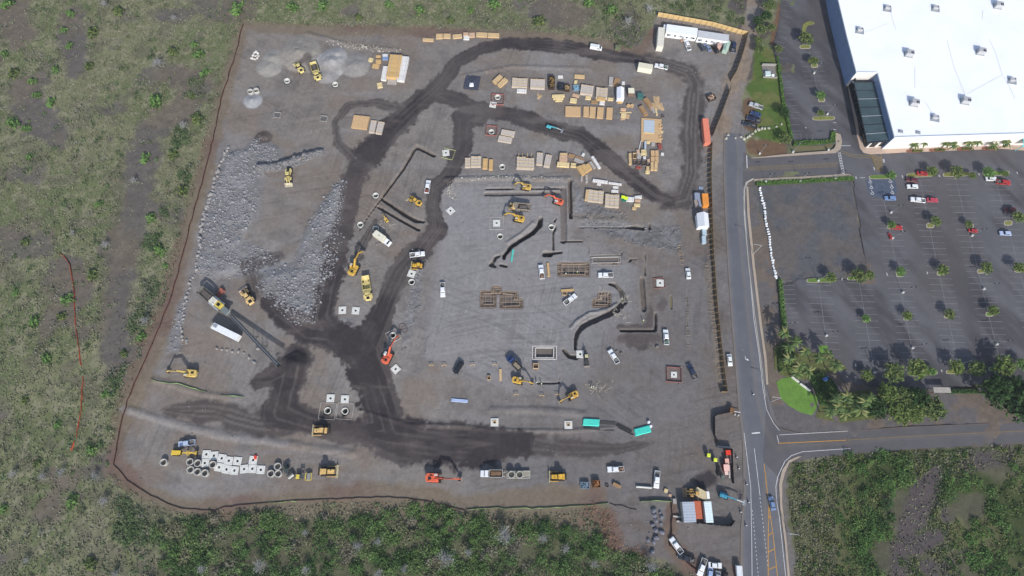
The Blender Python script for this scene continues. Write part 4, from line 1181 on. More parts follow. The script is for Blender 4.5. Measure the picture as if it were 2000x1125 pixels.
def backhoe(col):
    def f():
        r = empty('backhoe_loader'); P = machm(col)
        b = MB(); b.side([(.4, .8), (.4, 1.5), (2.2, 1.35), (2.3, .8)], -.55, .55); b.build('engine_hood', P, r, bevel=.06)
        b = MB(); b.box(-.5, 0, 1.9, 1.5, 1.4, 1.6, tx=.9); c = b.build('cab', P, r, bevel=.05)
        b = MB(); b.box(-.5, 0, 2.0, 1.56, 1.44, .9); b.build('cab_glass', m_auto, c)
        b = MB(); b.box(-.5, 0, 2.73, 1.3, 1.3, .08); b.build('roof', mat('backhoe_roof', (196, 190, 150)), c)
        for s in (1, -1):
            b = MB(); b.beam((.6, s * .7, 1.3), (2.9, s * .7, .6), .16, .25); b.build('lift_arm', P, r)
        b = MB(); b.box(3.1, 0, .45, .12, 2.2, .8); b.box(3.4, 0, .1, .7, 2.2, .1); b.build('bucket', m_steel, r)
        b = MB(); b.beam((-1.4, 0, 1.0), (-2.4, 0, 3.0), .28, .36); b.beam((-2.4, 0, 3.0), (-3.5, 0, 1.2), .24, .3); b.build('digging_arm', P, r)
        b = MB(); b.box(-3.6, 0, .8, .6, .7, .6); b.build('digging_bucket', m_steel, r)
        wheel(r, 1.7, .75, .45, .45, .3); wheel(r, 1.7, -.75, .45, .45, .3); wheel(r, -.9, .8, .7, .7, .42); wheel(r, -.9, -.8, .7, .7, .42)
        return r
    return f
def boomlift(col, L=9.0):
    def f():
        r = empty('boom_lift'); P = machm(col)
        b = MB(); b.box(0, 0, .75, 3.0, 1.9, .6); b.build('chassis', m_black, r, bevel=.06)
        b = MB(); b.box(-.4, 0, 1.5, 2.6, 1.7, .8); b.build('turntable_body', P, r, bevel=.08)
        b = MB(); b.beam((-1.4, 0, 2.1), (L * .45, 0, 2.7), .4, .45); b.build('boom', P, r)
        b = MB(); b.beam((L * .4, 0, 2.72), (L * .72, 0, 2.6), .3, .32); b.build('fly_boom', mat('boom_grey', (196, 204, 206), rough=.5), r)
        b = MB(); x = L * .78
        for y in (-.9, .9):
            for z in (1.5, 2.1, 2.6): b.beam((x - .4, y, z), (x + .4, y, z), .06, .06)
        for xx in (x - .4, x + .4):
            for z in (1.5, 2.1, 2.6): b.beam((xx, -.9, z), (xx, .9, z), .06, .06)
            for y in (-.9, .9): b.beam((xx, y, 1.5), (xx, y, 2.6), .06, .06)
        b.box(x, 0, 1.5, .8, 1.8, .06); b.build('work_platform', m_chrome, r)
        for x in (1.0, -1.0):
            for y in (.95, -.95): wheel(r, x, y, .45, .45, .35)
        return r
    return f
def place(key, build, label, cat, f, rr, group=None, s=1.0, z=1.0):
    """set a vehicle down from the pixels of its nose and tail"""
    a, b = G(*f, z), G(*rr, z)
    cx, cy = (a[0] + b[0]) / 2, (a[1] + b[1]) / 2
    rz = math.atan2(a[1] - b[1], a[0] - b[0])
    zz = hz(cx, cy) if cx < 90 else .2
    return spawn(key, build, label, cat, cx, cy, max(zz, 0.0) if cx < 90 else zz, rz, s, group)
WHT = (232, 234, 236)
GP = 'pickups standing about the building site'
pk = lambda lab, f, r, col=WHT, load=None, door=False, g=GP: place(('pk', col, load, door), pickup(col, load, door), lab, 'pickup truck', f, r, g)
pk('white pickup with a reddish load driving on the dark haul road beside a yellow loader', (837, 352), (833, 376), load='red')
pk('white pickup with its door open just above the yellow bulldozer on the site', (828, 495), (802, 498), door=True)
pk('white pickup alone on the pale gravel, nose down the picture, dark loaded bed', (865, 579), (864, 553), load='tools')
pk('white pickup with a cluttered bed left of the timber footing forms', (1056, 517), (1059, 544), load='wood')
pk('white pickup parked crosswise right of the timber footing forms', (1170, 537), (1196, 537), load='tools')
pk('white pickup with an open door beside the small pile of orange timber', (1125, 576), (1103, 593), door=True)
pk('white pickup with a greenish bed right of the dark damp excavation', (1300, 645), (1302, 671), load='green')
pk('white pickup standing aslant below the damp excavation and the small concrete box', (1191, 684), (1206, 708))
pk('white pickup with an untidy load in the bottom row of machines', (1186, 917), (1219, 916), load='wood')
pk('white pickup facing the lower fence beside the long white barrier', (1282, 950), (1284, 923))
pk('dark blue pickup with a white toolbox beside the red-earth square', (1346, 713), (1358, 738), (44, 56, 80), 'tools')
pk('silver blue pickup behind the yellow motor grader', (353, 867), (375, 864), (176, 190, 214))
pk('white pickup with a dark bed hitched behind the cream box trailer', (1280, 127), (1303, 132), load='green')
pk('white pickup nosed up to the left white office trailer', (1339, 78), (1346, 96), g='vehicles at the site office')
pk('dark blue pickup parked next to the wooden east fence at the site office', (1434, 82), (1432, 101), (40, 52, 82), g='vehicles at the site office')
place('suvgrey', saloon((70, 76, 86), 'suv'), 'dark grey car left of the blue grey one at the site office', 'car', (1365, 83), (1376, 99), 'vehicles at the site office')
place('carbg', saloon((120, 134, 160)), 'blue grey car between two dark ones at the site office', 'car', (1377, 86), (1387, 99), 'vehicles at the site office')
place('carblk', saloon((46, 42, 42), 'suv'), 'black car nearest the pale green awning at the site office', 'car', (1393, 88), (1402, 103), 'vehicles at the site office')
pk('silver pickup at the top of the four parked on the grass edge', (1466, 203), (1487, 210), (186, 188, 190), g='vehicles parked on the grass edge')
place('carblue', saloon((46, 72, 116)), 'blue car second from the top on the grass edge', 'car', (1466, 219), (1487, 226), 'vehicles parked on the grass edge')
pk('navy pickup with a pale bed third from the top on the grass edge', (1461, 230), (1483, 236), (38, 46, 76), 'tools', g='vehicles parked on the grass edge')
pk('black pickup at the bottom of the four on the grass edge', (1454, 241), (1475, 246), (44, 50, 60), g='vehicles parked on the grass edge')
place('suvblk', saloon((34, 37, 44), 'suv'), 'black off-road car alone on the gravel left of the dump truck', 'car', (889, 728), (902, 708), GP, 1.12)
place('carwht', saloon((228, 232, 232)), 'white car on the grey strip left of the east fence', 'car', (1343, 522), (1346, 546), 'white cars')
place('carwht', None, 'white car on the road shoulder just outside the east fence', 'car', (1427, 715), (1424, 691), 'white cars')
place('carcity', saloon((116, 140, 176)), 'blue car driving on the main road beside the yellow lines', 'car', (1505, 971), (1511, 996))
place('vanw', van(WHT), 'white van at the top of the site by the red earth edge', 'van', (1176, 95), (1152, 91))
place('vanw', None, 'white van at the bottom edge of the road shoulder', 'van', (1444, 1134), (1442, 1108))
place('btrk', boxtruck(WHT), 'cream box truck with white cab between the two haul roads', 'box truck', (764, 479), (731, 456), s=1.12)
pk('white pickup highest of those in the lower yard by the brown fence', (1313, 1054), (1329, 1077), g='vehicles in the lower yard')
pk('black pickup with a white toolbox below the white one in the lower yard', (1329, 1086), (1352, 1094), (44, 48, 58), 'tools', g='vehicles in the lower yard')
pk('white pickup nose down left of the white saloon in the lower yard', (1368, 1119), (1375, 1097), load='tools', g='vehicles in the lower yard')
place('carwht', None, 'white saloon car parked crosswise in the lower yard', 'car', (1408, 1105), (1386, 1103), 'vehicles in the lower yard')
place('carlb', saloon((150, 172, 206)), 'pale blue car below the white saloon in the lower yard', 'car', (1386, 1133), (1388, 1111), 'vehicles in the lower yard')
place('carg', saloon((150, 156, 164)), 'grey car cut by the lower picture edge in the lower yard', 'car', (1400, 1140), (1403, 1118), 'vehicles in the lower yard')
place('carblk', None, 'black car at the right end of the lower yard row', 'car', (1415, 1142), (1417, 1120), 'vehicles in the lower yard')
# store parking lot
GL = 'cars in the store parking lot'
place('carmar', saloon((96, 40, 48), 'suv'), 'maroon car topmost beside the tree island', 'car', (1770, 350), (1793, 354), GL)
place('carred', saloon((172, 50, 52)), 'red car half under the tree island above the maroon car', 'car', (1811, 339), (1792, 338), GL)
place('carwht', None, 'white car just below the maroon car in the lot', 'car', (1772, 364), (1793, 364), GL)
pk('white pickup with an open tailgate left of the pink red car', (1779, 389), (1806, 392), g=GL)
place('carpink', saloon((190, 70, 88)), 'pink red car right of the white pickup', 'car', (1831, 391), (1811, 390), GL)
place('carlb2', saloon((120, 146, 190)), 'blue car just below the blue bays for disabled drivers', 'car', (1729, 387), (1749, 387), GL)
place('carwht', None, 'white car below the upper right tree island', 'car', (1947, 349), (1925, 349), GL)
pk('red pickup with a black bed right of the white car in the lot', (1972, 357), (1947, 355), (174, 50, 52), 'tools', g=GL)
place('carred', None, 'red car under the tree in the left row of the lot', 'car', (1763, 445), (1740, 443), GL)
place('carsil', saloon((176, 190, 220)), 'silver car alone in the right row of the lot', 'car', (1953, 455), (1975, 456), GL)
place('carmar', None, 'maroon car in tree shade at the far right of the lot', 'car', (1962, 409), (1984, 410), GL)
place('carred', None, 'red car beside the lamp post in the middle row', 'car', (1909, 451), (1893, 449), GL, .8)
place('carbl3', saloon((90, 130, 210)), 'blue car peeping out under the palm trees', 'car', (1601, 744), (1617, 739), GL)
place('carred', None, 'small red car just left of the lamp post in the left row', 'car', (1738, 457), (1741, 464), GL, .6)
YEL, TAN, ORG, PALE = (206, 168, 78), (208, 178, 124), (218, 106, 78), (212, 196, 130)
place('ldr', loader(PALE), 'pale yellow wheel loader digging at the gravel pile', 'wheel loader', (576, 120), (594, 147), 'wheel loaders')
place('ldr', None, 'pale yellow wheel loader below the jagged rock ridge, bucket down', 'wheel loader', (563, 363), (565, 326), 'wheel loaders')
place('ldry', loader(YEL), 'yellow wheel loader on the gravel left of the haul road pickup', 'wheel loader', (796, 384), (825, 402), 'wheel loaders', .92)
place('ldrt', loader(TAN, (196, 176, 160)), 'tan wheel loader facing the dark rock heap by the crusher', 'wheel loader', (471, 560), (497, 599), 'wheel loaders', 1.15)
place('art', artic(PALE), 'pale yellow articulated truck beside the grey gravel pile', 'dump truck', (624, 160), (611, 121), 'articulated dump trucks', .95)
place('art2', artic((214, 196, 132), None, None), 'empty pale yellow articulated truck between the two haul roads', 'dump truck', (721, 591), (714, 537), 'articulated dump trucks')
place('art3', artic(TAN, (136, 128, 116)), 'tan articulated truck with a grey body between two excavators', 'dump truck', (994, 404), (1036, 407), 'articulated dump trucks', .9)
GX = 'excavators'
def ex(key, b, lab, body, buck, s=1.0):
    a, t = G(*body, 1.6), G(*buck, 1.0)
    rz = math.atan2(t[1] - a[1], t[0] - a[0])
    spawn(key, b, lab, 'excavator', a[0], a[1], max(hz(*a), 0), rz, s, GX)
ex('exy7', excavator(YEL, 7.4, .6), 'yellow excavator loading on the left haul road', (691, 524), (708, 492), 1.12)
ex('exy9', excavator((212, 184, 108), 9.0, .2), 'pale yellow excavator left of the green silt hose', (370, 729), (327, 727), 1.05)
ex('exo10', excavator(ORG, 8.6, .3), 'orange excavator in the bottom row of machines', (849, 933), (900, 935), 1.15)
ex('exo9', excavator(ORG, 9.0, .8, (226, 226, 226)), 'orange excavator working at the round well by the dark crossroads', (757, 696), (776, 661), 1.08)
ex('exyA', excavator((200, 168, 92), 5.4, .8), 'yellow excavator astride the long straight trench', (1026, 364), (1006, 362), .9)
ex('exo7', excavator(ORG, 6.8, .4, (220, 222, 226)), 'small orange excavator in the corner of the dug step', (1089, 392), (1060, 383), .9)
ex('exyB', excavator(YEL, 6.6, .5, (210, 180, 110)), 'yellow excavator below the tan articulated truck', (1012, 426), (986, 421), .95)
ex('exyB', None, 'yellow excavator at the trench corner below the blue dump truck', (1013, 743), (1036, 748), .88)
ex('exyC', excavator((206, 166, 84), 6.0, .5), 'yellow excavator by itself at the lower edge of the levelled ground', (1117, 773), (1099, 783), .9)
ex('exyM', excavator((208, 176, 92), 6.4, .5), 'mini excavator with its arm up at the double trench', (753, 427), (742, 412), .5)
GD = 'bulldozers'
place('dzo', dozer((214, 178, 118)), 'tan bulldozer with its blade left on the dark strip below the twin wells', 'bulldozer', (610, 841), (645, 841), GD, 1.15)
place('dzt', dozer((212, 178, 114)), 'tan bulldozer right of the drum roller in the bottom row', 'bulldozer', (660, 921), (620, 921), GD, 1.25)
place('dzy', dozer((218, 172, 66)), 'bright yellow bulldozer right of the truck with concrete rings', 'bulldozer', (1071, 931), (1109, 931), GD, 1.15)
place('dzy', None, 'bright yellow bulldozer below the white pickup with the open door', 'bulldozer', (802, 518), (829, 520), GD, .95)
place('rol', roller((220, 200, 90)), 'yellow drum roller with its steel drum to the right', 'road roller', (610, 931), (577, 931), 'road rollers', 1.0)
place('rolg', roller((88, 92, 84)), 'dark drum roller standing aslant by the concrete rings', 'road roller', (572, 936), (555, 908), 'road rollers', 1.0)
place('grd', grader((222, 188, 72)), 'yellow motor grader beside the lone concrete ring', 'motor grader', (383, 885), (337, 884))
place('bhoe', backhoe((64, 66, 66)), 'dark backhoe at the corner of the installed concrete box', 'backhoe', (1146, 708), (1144, 691), s=.95)
place('lift', boomlift((88, 178, 190)), 'turquoise boom lift on the dark haul road above the lumber', 'boom lift', (1085, 250), (1063, 242), s=.82, z=2)
place('lift2', boomlift((70, 150, 176)), 'blue boom lift by the road side of the gate yard', 'boom lift', (1432, 974), (1400, 962), s=1.0, z=2)
place('dtb', dumptruck((52, 70, 116), (84, 86, 96), (140, 130, 112), 7.5, 3.9), 'blue dump truck standing aslant above the yellow excavator', 'dump truck', (992, 697), (1018, 724))
place('dtw', dumptruck(WHT, (198, 196, 190), (122, 96, 74), 8.6, 4.8), 'white dump truck with brown earth in the bottom row', 'dump truck', (940, 925), (983, 925), z=1.6)
place('ldrg', loader((196, 156, 92), (150, 130, 104)), 'dusty yellow wheel loader by the tan topped trailer in the gate yard', 'wheel loader', (1340, 962), (1376, 964), 'wheel loaders', .95)
# ------------------------------------------------------------------ crusher, trailers, sheds, containers
def thing(name, label, cat, x, y, z=0.0, rz=0.0, group=None):
    return tag(empty(name, x, y, z, rz), label, cat, group)
def dirto(a, b, z=0):
    p, q = Vector(G(*a, z)), Vector(G(*b, z))
    return p, q, math.atan2(q.y - p.y, q.x - p.x), (q - p).length
# mobile crusher with its long conveyor
p, q, rz, L = dirto((400, 573), (462, 625), 2)
r = thing('crushing_plant', 'dark mobile crushing plant with yellow engine deck and hopper', 'crusher', p.x, p.y, 0, rz)
m_cr = machm((92, 96, 92)); m_cry = machm((206, 186, 90))
b = MB()
for s in (1, -1): b.side([(9, .5), (8.6, 1.0), (2.2, 1.0), (1.8, .5), (2.2, 0), (8.6, 0)], s * 1.4 - .3, s * 1.4 + .3)
b.build('track', m_track, r)
b = MB(); b.box(6, 0, 1.5, 13, 1.6, .6); b.build('chassis', m_cr, r)
b = MB()
for s in (1, -1): b.beam((-1.6, s * 1.75, 3.6), (4.2, s * 1.75, 3.2), .15, 1.3)
b.beam((-1.7, -1.7, 3.6), (-1.7, 1.7, 3.6), .15, 1.3); b.beam((-1.6, 0, 2.6), (4.2, 0, 2.4), 2.6, .15); b.build('feed_hopper', machm((120, 118, 112)), r)
b = MB(); b.box(1.2, 0, 2.9, 5.2, 2.9, .6, tx=.8, ty=.7); b.build('hopper_load', mat('rock_load'), r)
b = MB(); b.box(5.8, 0, 2.9, 2.6, 2.6, 2.2); b.build('jaw_box', machm((210, 206, 192)), r, bevel=.1)
b = MB(); b.box(8.6, .2, 2.8, 2.6, 2.4, 1.8); b.build('engine_deck', m_cry, r, bevel=.08)
b = MB(); b.box(8.6, .2, 3.74, 1.4, 1.2, .1); b.build('grille', m_black, r)
b = MB(); b.cyl((6.9, -.9, 3.2), (6.9, -.9, 4.4), .3, n=10); b.build('dust_filter', m_white, r)
for s in (1, -1):
    b = MB()
    for x in (4.6, 6.2, 7.8, 9.8): b.beam((x, s * 1.75, 2.9), (x, s * 1.75, 4.0), .06, .06)
    b.beam((4.6, s * 1.75, 4.0), (9.8, s * 1.75, 4.0), .06, .06); b.box(7.2, s * 1.6, 2.86, 5.4, .7, .06); b.build('walkway', m_chrome, r)
b = MB(); b.beam((9.5, 0, 2.0), (14.0, 0, 3.4), 2.2, .6); b.build('screen_deck', machm((130, 138, 138)), r)
p2, q2, rz2, L2 = dirto((447, 610), (545, 716), 0)
pa, pb = Vector((*G(449, 614, 2), 1.7)), Vector((*G(545, 715, 7), 7.0))
r = thing('stacking_conveyor', 'long dark conveyor dropping stone on the black heap', 'conveyor', pa.x, pa.y, 0, 0)
d = pb - pa
b = MB(); b.beam((0, 0, 1.7), (d.x, d.y, 7.0), 1.1, .12); b.build('belt', mat('conveyor_belt', (40, 42, 46), rough=.8), r)
u = d.normalized(); sd = Vector((0, 0, 1)).cross(u).normalized()
for s in (1, -1):
    b = MB(); o_ = sd * s * .7
    b.beam(Vector((0, 0, 1.45)) + o_, Vector((d.x, d.y, 6.75)) + o_, .12, .35); b.build('side_rail', machm((130, 138, 136)), r)
b = MB()
for i in range(26):
    c = Vector((0, 0, 1.3)) + Vector((d.x, d.y, 5.3)) * (i + .5) / 26
    b.beam(c - sd * .7, c + sd * .7, .1, .1)
o = b.build('cross_brace', m_cr, r); o['kind'] = 'stuff'
for f in (.45, .62):
    c = Vector((d.x, d.y, 0)) * f; hgt = 1.3 + 5.3 * f
    b = MB()
    for s in (1, -1): b.beam(Vector((c.x, c.y, 0)) + sd * s * 1.4, Vector((c.x, c.y, hgt)) + sd * s * .7, .16, .16)
    b.beam(Vector((c.x, c.y, .4)) - sd * 1.4, Vector((c.x, c.y, .4)) + sd * 1.4, .14, .14); b.build('support_leg', m_cr, r)
b = MB(); b.cyl(Vector((d.x, d.y, 6.9)) - sd * .7, Vector((d.x, d.y, 6.9)) + sd * .7, .3, n=10); b.build('head_pulley', m_black, r)
b = MB(); b.beam((0, 0, 1.85), (d.x * .97, d.y * .97, 6.95), .6, .12); b.build('stone_on_belt', mat('belt_stone', (104, 106, 112), var=.4, scale=3, bump=.6), r)
# white semi trailer
p, q, rz, L = dirto((412, 634), (465, 660), 3.5)
m_ = (p + q) / 2
r = thing('semi_trailer', 'tall white semi trailer parked beside the crusher', 'trailer', m_.x, m_.y, 0, rz)
b = MB(); b.box(.4, 0, 2.6, L - 1.0, 2.5, 2.7); b.build('trailer_body', paintm(WHT), r, bevel=.05)
b = MB(); b.box(-L / 2 + .0, 0, 2.0, .8, 2.2, 1.3); b.build('generator_set', machm((170, 168, 156)), r)
b = MB(); b.box(-L / 2 + 2.1, .2, 4.05, 1.5, 1.1, .3); b.build('roof_unit', m_trim, r)
for x in (L / 2 - 1.2, L / 2 - 2.5):
    for y in (1.0, -1.0): wheel(r, x, y, .5, .5, .4)
b = MB(); b.box(-L / 2 + 2.4, .8, .6, .16, .16, 1.2); b.box(-L / 2 + 2.4, -.8, .6, .16, .16, 1.2); b.build('landing_leg', m_black, r)
# low red steel plate heap by the crusher
x, y = G(431, 572)
r = thing('steel_ramp', 'rusty red steel ramp lying beside the crusher hopper', 'ramp', x, y, hz(x, y), R(48))
b = MB(); b.side([(-2.0, 0), (2.0, 0), (1.6, 1.3), (-.2, .5)], -1.0, 1.0); b.build('ramp_plate', mat('rust_red', (150, 92, 80), var=.25, scale=2), r)
b = MB(); b.box(1.1, .9, .7, .9, .12, .8); b.build('ramp_rail', mat('rust_orange', (184, 110, 80), var=.2), r)

def boxthing(name, label, cat, c, ln, wd, h, az, m, roofm=None, group=None, pitch=0.0, z0=0.0, extras=None, key=None):
    """site cabin / container: walls, roof and trims; az is the heading of its long side in degrees"""
    x, y = G(*c, h)
    r = thing(name, label, cat, x, y, max(hz(x, y), 0) if x < 90 else .2, R(az), group)
    b = MB(); b.box(0, 0, h / 2 + z0, ln, wd, h - z0); b.build('wall', m, r, bevel=.03)
    b = MB()
    if pitch:
        b.side([(wd / 2 + .15, h), (0, h + pitch), (-wd / 2 - .15, h), (-wd / 2 - .15, h - .08), (0, h + pitch - .08), (wd / 2 + .15, h - .08)], -ln / 2 - .1, ln / 2 + .1)
        b.v = [(vy, vx, vz) for vx, vy, vz in b.v]
    else:
        b.box(0, 0, h + .05, ln + .1, wd + .1, .1)
    b.build('roof', roofm or m, r)
    if extras: extras(r, ln, wd, h)
    return r
def ac(r, ln, wd, h):
    for f in (-.36, 0, .36):
        b = MB(); b.box(ln * f, -wd / 2 - .18, h * .6, .9, .5, .8); b.build('wall_air_conditioner', m_trim, r)
    for f in (-.42, -.18, .2, .42):
        b = MB(); b.box(ln * f, -wd / 2 - .02, h * .5, .9, .06, .9); b.build('window', m_auto, r)
    b = MB(); b.box(ln * .08, -wd / 2 - .03, 1.1, .95, .06, 2.0); b.build('door', m_trim, r)
    b = MB(); b.box(ln * .08, -wd / 2 - .7, .4, 1.4, 1.2, .12); b.box(ln * .08, -wd / 2 - 1.4, .2, 1.3, .3, .12); b.build('entry_step', mat('deck_wood', (170, 140, 116)), r)
def ribs(r, ln, wd, h):
    n = int(ln / .8)
    b = MB()
    for i in range(n):
        x = -ln / 2 + ln * (i + .5) / n
        b.box(x, 0, h + .12, .3, wd * .96, .05)
        b.box(x, wd / 2 + .02, h / 2, .3, .06, h * .85); b.box(x, -wd / 2 - .02, h / 2, .3, .06, h * .85)
    o = b.build('corrugation', r.get('m') or MATS[KIDS[r.name][0].data.materials[0].name], r); o['kind'] = 'stuff'
    for s in (1, -1):
        b = MB(); b.box(ln / 2 + .04, s * wd * .24, h / 2, .08, wd * .44, h * .9); b.build('door', KIDS[r.name][0].data.materials[0], r)
wt_ = mat('cabin_white', (238, 240, 240), rough=.6, var=.05)
boxthing('office_trailer', 'left white office trailer along the yellow plank fence', 'office trailer', (1332, 59), 14.2, 4.4, 3.4, -9.5, wt_, wt_, 'site office trailers', extras=ac)
boxthing('office_trailer', 'right office trailer with a grey roof along the yellow plank fence', 'office trailer', (1393, 71), 14.0, 3.8, 3.4, -10.5, wt_, mat('cabin_grey_roof', (196, 198, 200), rough=.6, var=.1), 'site office trailers', extras=ac)
boxthing('office_trailer', 'cream trailer standing upright in the picture left of the office trailers', 'office trailer', (1291, 72), 10.6, 2.9, 3.4, 82, mat('cabin_cream', (226, 222, 208), rough=.6, var=.07), mat('cabin_cream_roof', (206, 202, 190), rough=.7, var=.12), 'site office trailers', extras=ribs)
boxthing('storage_tank', 'small white tank box between cream trailer and left office trailer', 'tank', (1299, 52), 2.0, 1.2, 2.2, 80, wt_)
boxthing('canvas_awning', 'pale green awning tent right of the black car at the site office', 'awning', (1419, 90), 5.2, 2.2, 2.4, 70, mat('pale_green_canvas', (168, 190, 176), rough=.8), None, pitch=.7)
boxthing('porch_roof', 'small pinkish porch between the black car and the grey roofed trailer', 'porch', (1405, 88), 1.8, 1.6, 2.4, 0, mat('porch_pink', (196, 162, 150), rough=.8))
boxthing('box_trailer', 'cream box trailer hitched to the white pickup near the site office', 'trailer', (1261, 129), 6.4, 2.7, 3.0, -12, mat('trailer_cream', (232, 228, 208), rough=.6, var=.06), mat('trailer_cream_roof', (214, 208, 184), rough=.7, var=.08), extras=ribs)
boxthing('shipping_container', 'long salmon orange shipping container beside the east fence', 'container', (1380, 255), 12.2, 2.45, 2.6, 89, mat('container_salmon', (220, 132, 108), rough=.6, var=.12), None, 'orange containers', extras=ribs)
boxthing('shipping_container', 'short bright orange container between blue grey boxes and fence', 'container', (1378, 390), 5.6, 2.4, 2.5, 89, mat('container_orange', (226, 148, 66), rough=.6, var=.2, scale=.5), None, 'orange containers', extras=ribs)
bg_ = mat('box_bluegrey', (142, 152, 170), rough=.7, var=.12); lb_ = mat('box_paleblue', (176, 194, 204), rough=.7, var=.12)
boxthing('tool_box', 'upper blue grey storage box left of the short orange container', 'storage box', (1362, 383), 3.0, 2.1, 1.3, 88, bg_, None, 'storage boxes by the east fence')
boxthing('tool_box', 'lower left brownish storage box left of the short orange container', 'storage box', (1360, 397), 3.2, 1.2, 1.2, 96, mat('box_brownish', (158, 146, 140), rough=.8, var=.3), None, 'storage boxes by the east fence')
boxthing('tool_box', 'lower right blue grey storage box left of the short orange container', 'storage box', (1367, 396), 3.2, 1.1, 1.2, 98, bg_, None, 'storage boxes by the east fence')
boxthing('tool_box', 'flat blue grey lid on the ground above the orange container', 'storage box', (1369, 368), 1.6, 1.8, .3, 80, bg_, None, 'storage boxes by the east fence')
boxthing('tool_box', 'upper pale blue storage box below the white roofed shed', 'storage box', (1376, 453), 3.0, 1.5, 1.4, 88, lb_, None, 'storage boxes by the east fence')
boxthing('tool_box', 'lower pale blue storage box below the white roofed shed', 'storage box', (1375, 468), 3.1, 1.5, 1.4, 88, lb_, None, 'storage boxes by the east fence')
boxthing('site_shed', 'site shed with a white gabled roof beside the east fence', 'shed', (1373, 430), 6.0, 4.4, 3.0, 89, wt_, mat('shed_roof_white', (232, 234, 238), rough=.5, var=.06), pitch=1.7)
boxthing('tent_shelter', 'white gabled tent at the right side of the lumber yard', 'tent', (1212, 182), 5.8, 3.0, 2.6, 87, mat('tent_white', (236, 238, 244), rough=.6, var=.04), None, pitch=1.0)
boxthing('saw_cabin', 'small cream roofed saw cabin right of the white tent', 'cabin', (1233, 177), 2.6, 2.6, 2.6, 0, mat('cabin_brown', (118, 100, 86), rough=.8), mat('cream_board', (226, 222, 196), rough=.7, var=.1))
boxthing('flat_bin', 'dark teal flat bin right of the saw cabin', 'bin', (1251, 186), 2.6, 2.4, 1.6, -4, mat('bin_teal', (64, 108, 104), rough=.7), None)
boxthing('generator', 'olive green generator box alone near the red earth edge', 'generator', (1207, 91), 2.3, 1.8, 1.6, -5, machm((104, 112, 84)), None)
# gate yard
mr_ = mat('metal_roof_grey', (188, 196, 206), rough=.45, metal=.2, var=.08)
def roofribs(r, ln, wd, h):
    for i in range(7):
        b = MB(); b.box(-ln / 2 + ln * (i + .5) / 7, 0, h + .13, .1, wd + .1, .06); b.build('roof_seam', mat('seam_grey', (160, 168, 178), rough=.5), r)
boxthing('site_shed', 'shed with a ribbed grey metal roof in the gate yard', 'shed', (1346, 1000), 6.6, 4.2, 3.4, 91, mat('shed_wall', (170, 168, 160)), mr_, extras=roofribs)
boxthing('shipping_container', 'rust orange container between the metal roofed shed and white trailer', 'container', (1363, 996), 5.8, 2.5, 2.5, 91, mat('container_rust', (190, 104, 74), rough=.7, var=.15), None, 'orange containers', extras=ribs)
boxthing('office_trailer', 'white trailer right of the rust orange container in the gate yard', 'office trailer', (1384, 1000), 6.9, 2.5, 2.9, 91, mat('trailer_mint', (222, 236, 236), rough=.5, var=.06), None, 'site office trailers', extras=ribs)
boxthing('box_trailer', 'tan topped trailer standing aslant in the gate yard', 'trailer', (1371, 965), 4.8, 2.8, 2.3, -28, mat('tan_wall', (150, 130, 104)), mat('tan_top', (200, 184, 148), rough=.8, var=.15))
boxthing('white_post_box', 'tall slim white cabinet right of the tan topped trailer', 'cabinet', (1383, 967), 2.4, .8, 2.6, 92, wt_)
for lab, c, col in (('upper lime yellow portable toilet by the gate', (1384, 889), (214, 226, 70)), ('lower lime yellow portable toilet by the gate', (1397, 898), (214, 226, 70))):
    def ptoilet():
        r = empty('portable_toilet')
        b = MB(); b.box(0, 0, 1.05, 1.15, 1.15, 2.1); b.build('wall', mat('toilet_wall', (70, 80, 66)), r)
        b = MB(); b.box(0, 0, 2.2, 1.3, 1.3, .2, tx=.8, ty=.8); b.build('roof', mat('toilet_lime', (218, 230, 72), rough=.5), r, bevel=.03)
        b = MB(); b.box(.6, 0, 1.0, .05, .8, 1.8); b.build('door', mat('toilet_door', (110, 124, 70)), r)
        return r
    x, y = G(*c, 2)
    spawn('ptoilet', ptoilet, lab, 'portable toilet', x, y, max(hz(x, y), 0), R(-10), 1.05, 'portable toilets by the gate')
for lab, c, ln, wd, h, col in (('bright red box in the upper corner of the gate fence', (1422.5, 884), 1.7, 1.6, 1.6, (226, 62, 40)), ('smaller red and white box against the gate fence', (1420, 901), 1.3, 1.8, 1.6, (230, 178, 160)), ('larger pink topped red box against the gate fence', (1419, 913.5), 1.9, 2.2, 2.0, (236, 190, 178)),
                                ('small white carton below the red boxes', (1419, 924), 1.2, 1.2, .8, (226, 206, 196)), ('grey barrel low by the gate fence end', (1412, 932), 1.0, 1.0, 1.0, (96, 110, 104))):
    boxthing('stored_box', lab, 'box', c, ln, wd, h, 0, mat('boxside_%d' % col[1], tuple(int(v * .7) for v in (col[0], 60, 44)) if col[0] > 200 else col, rough=.7), mat('boxtop_%d' % col[1], col, rough=.6, var=.1), 'boxes at the gate fence')
for i, (c, lab) in enumerate((((1402, 912), 'upper black barrel in the row left of the red boxes'), ((1403, 918), 'middle black barrel in the row left of the red boxes'), ((1402, 926), 'lower black barrel in the row left of the red boxes'))):
    x, y = G(*c)
    b = MB(); b.cyl((0, 0, 0), (0, 0, 1.0), .6, n=14); b.cyl((0, 0, 1.0), (0, 0, 1.03), .5, n=14)
    o = b.build('barrel', m_black); o.location = (x, y, max(hz(x, y), 0)); tag(o, lab, 'barrel', 'barrels in the gate yard')
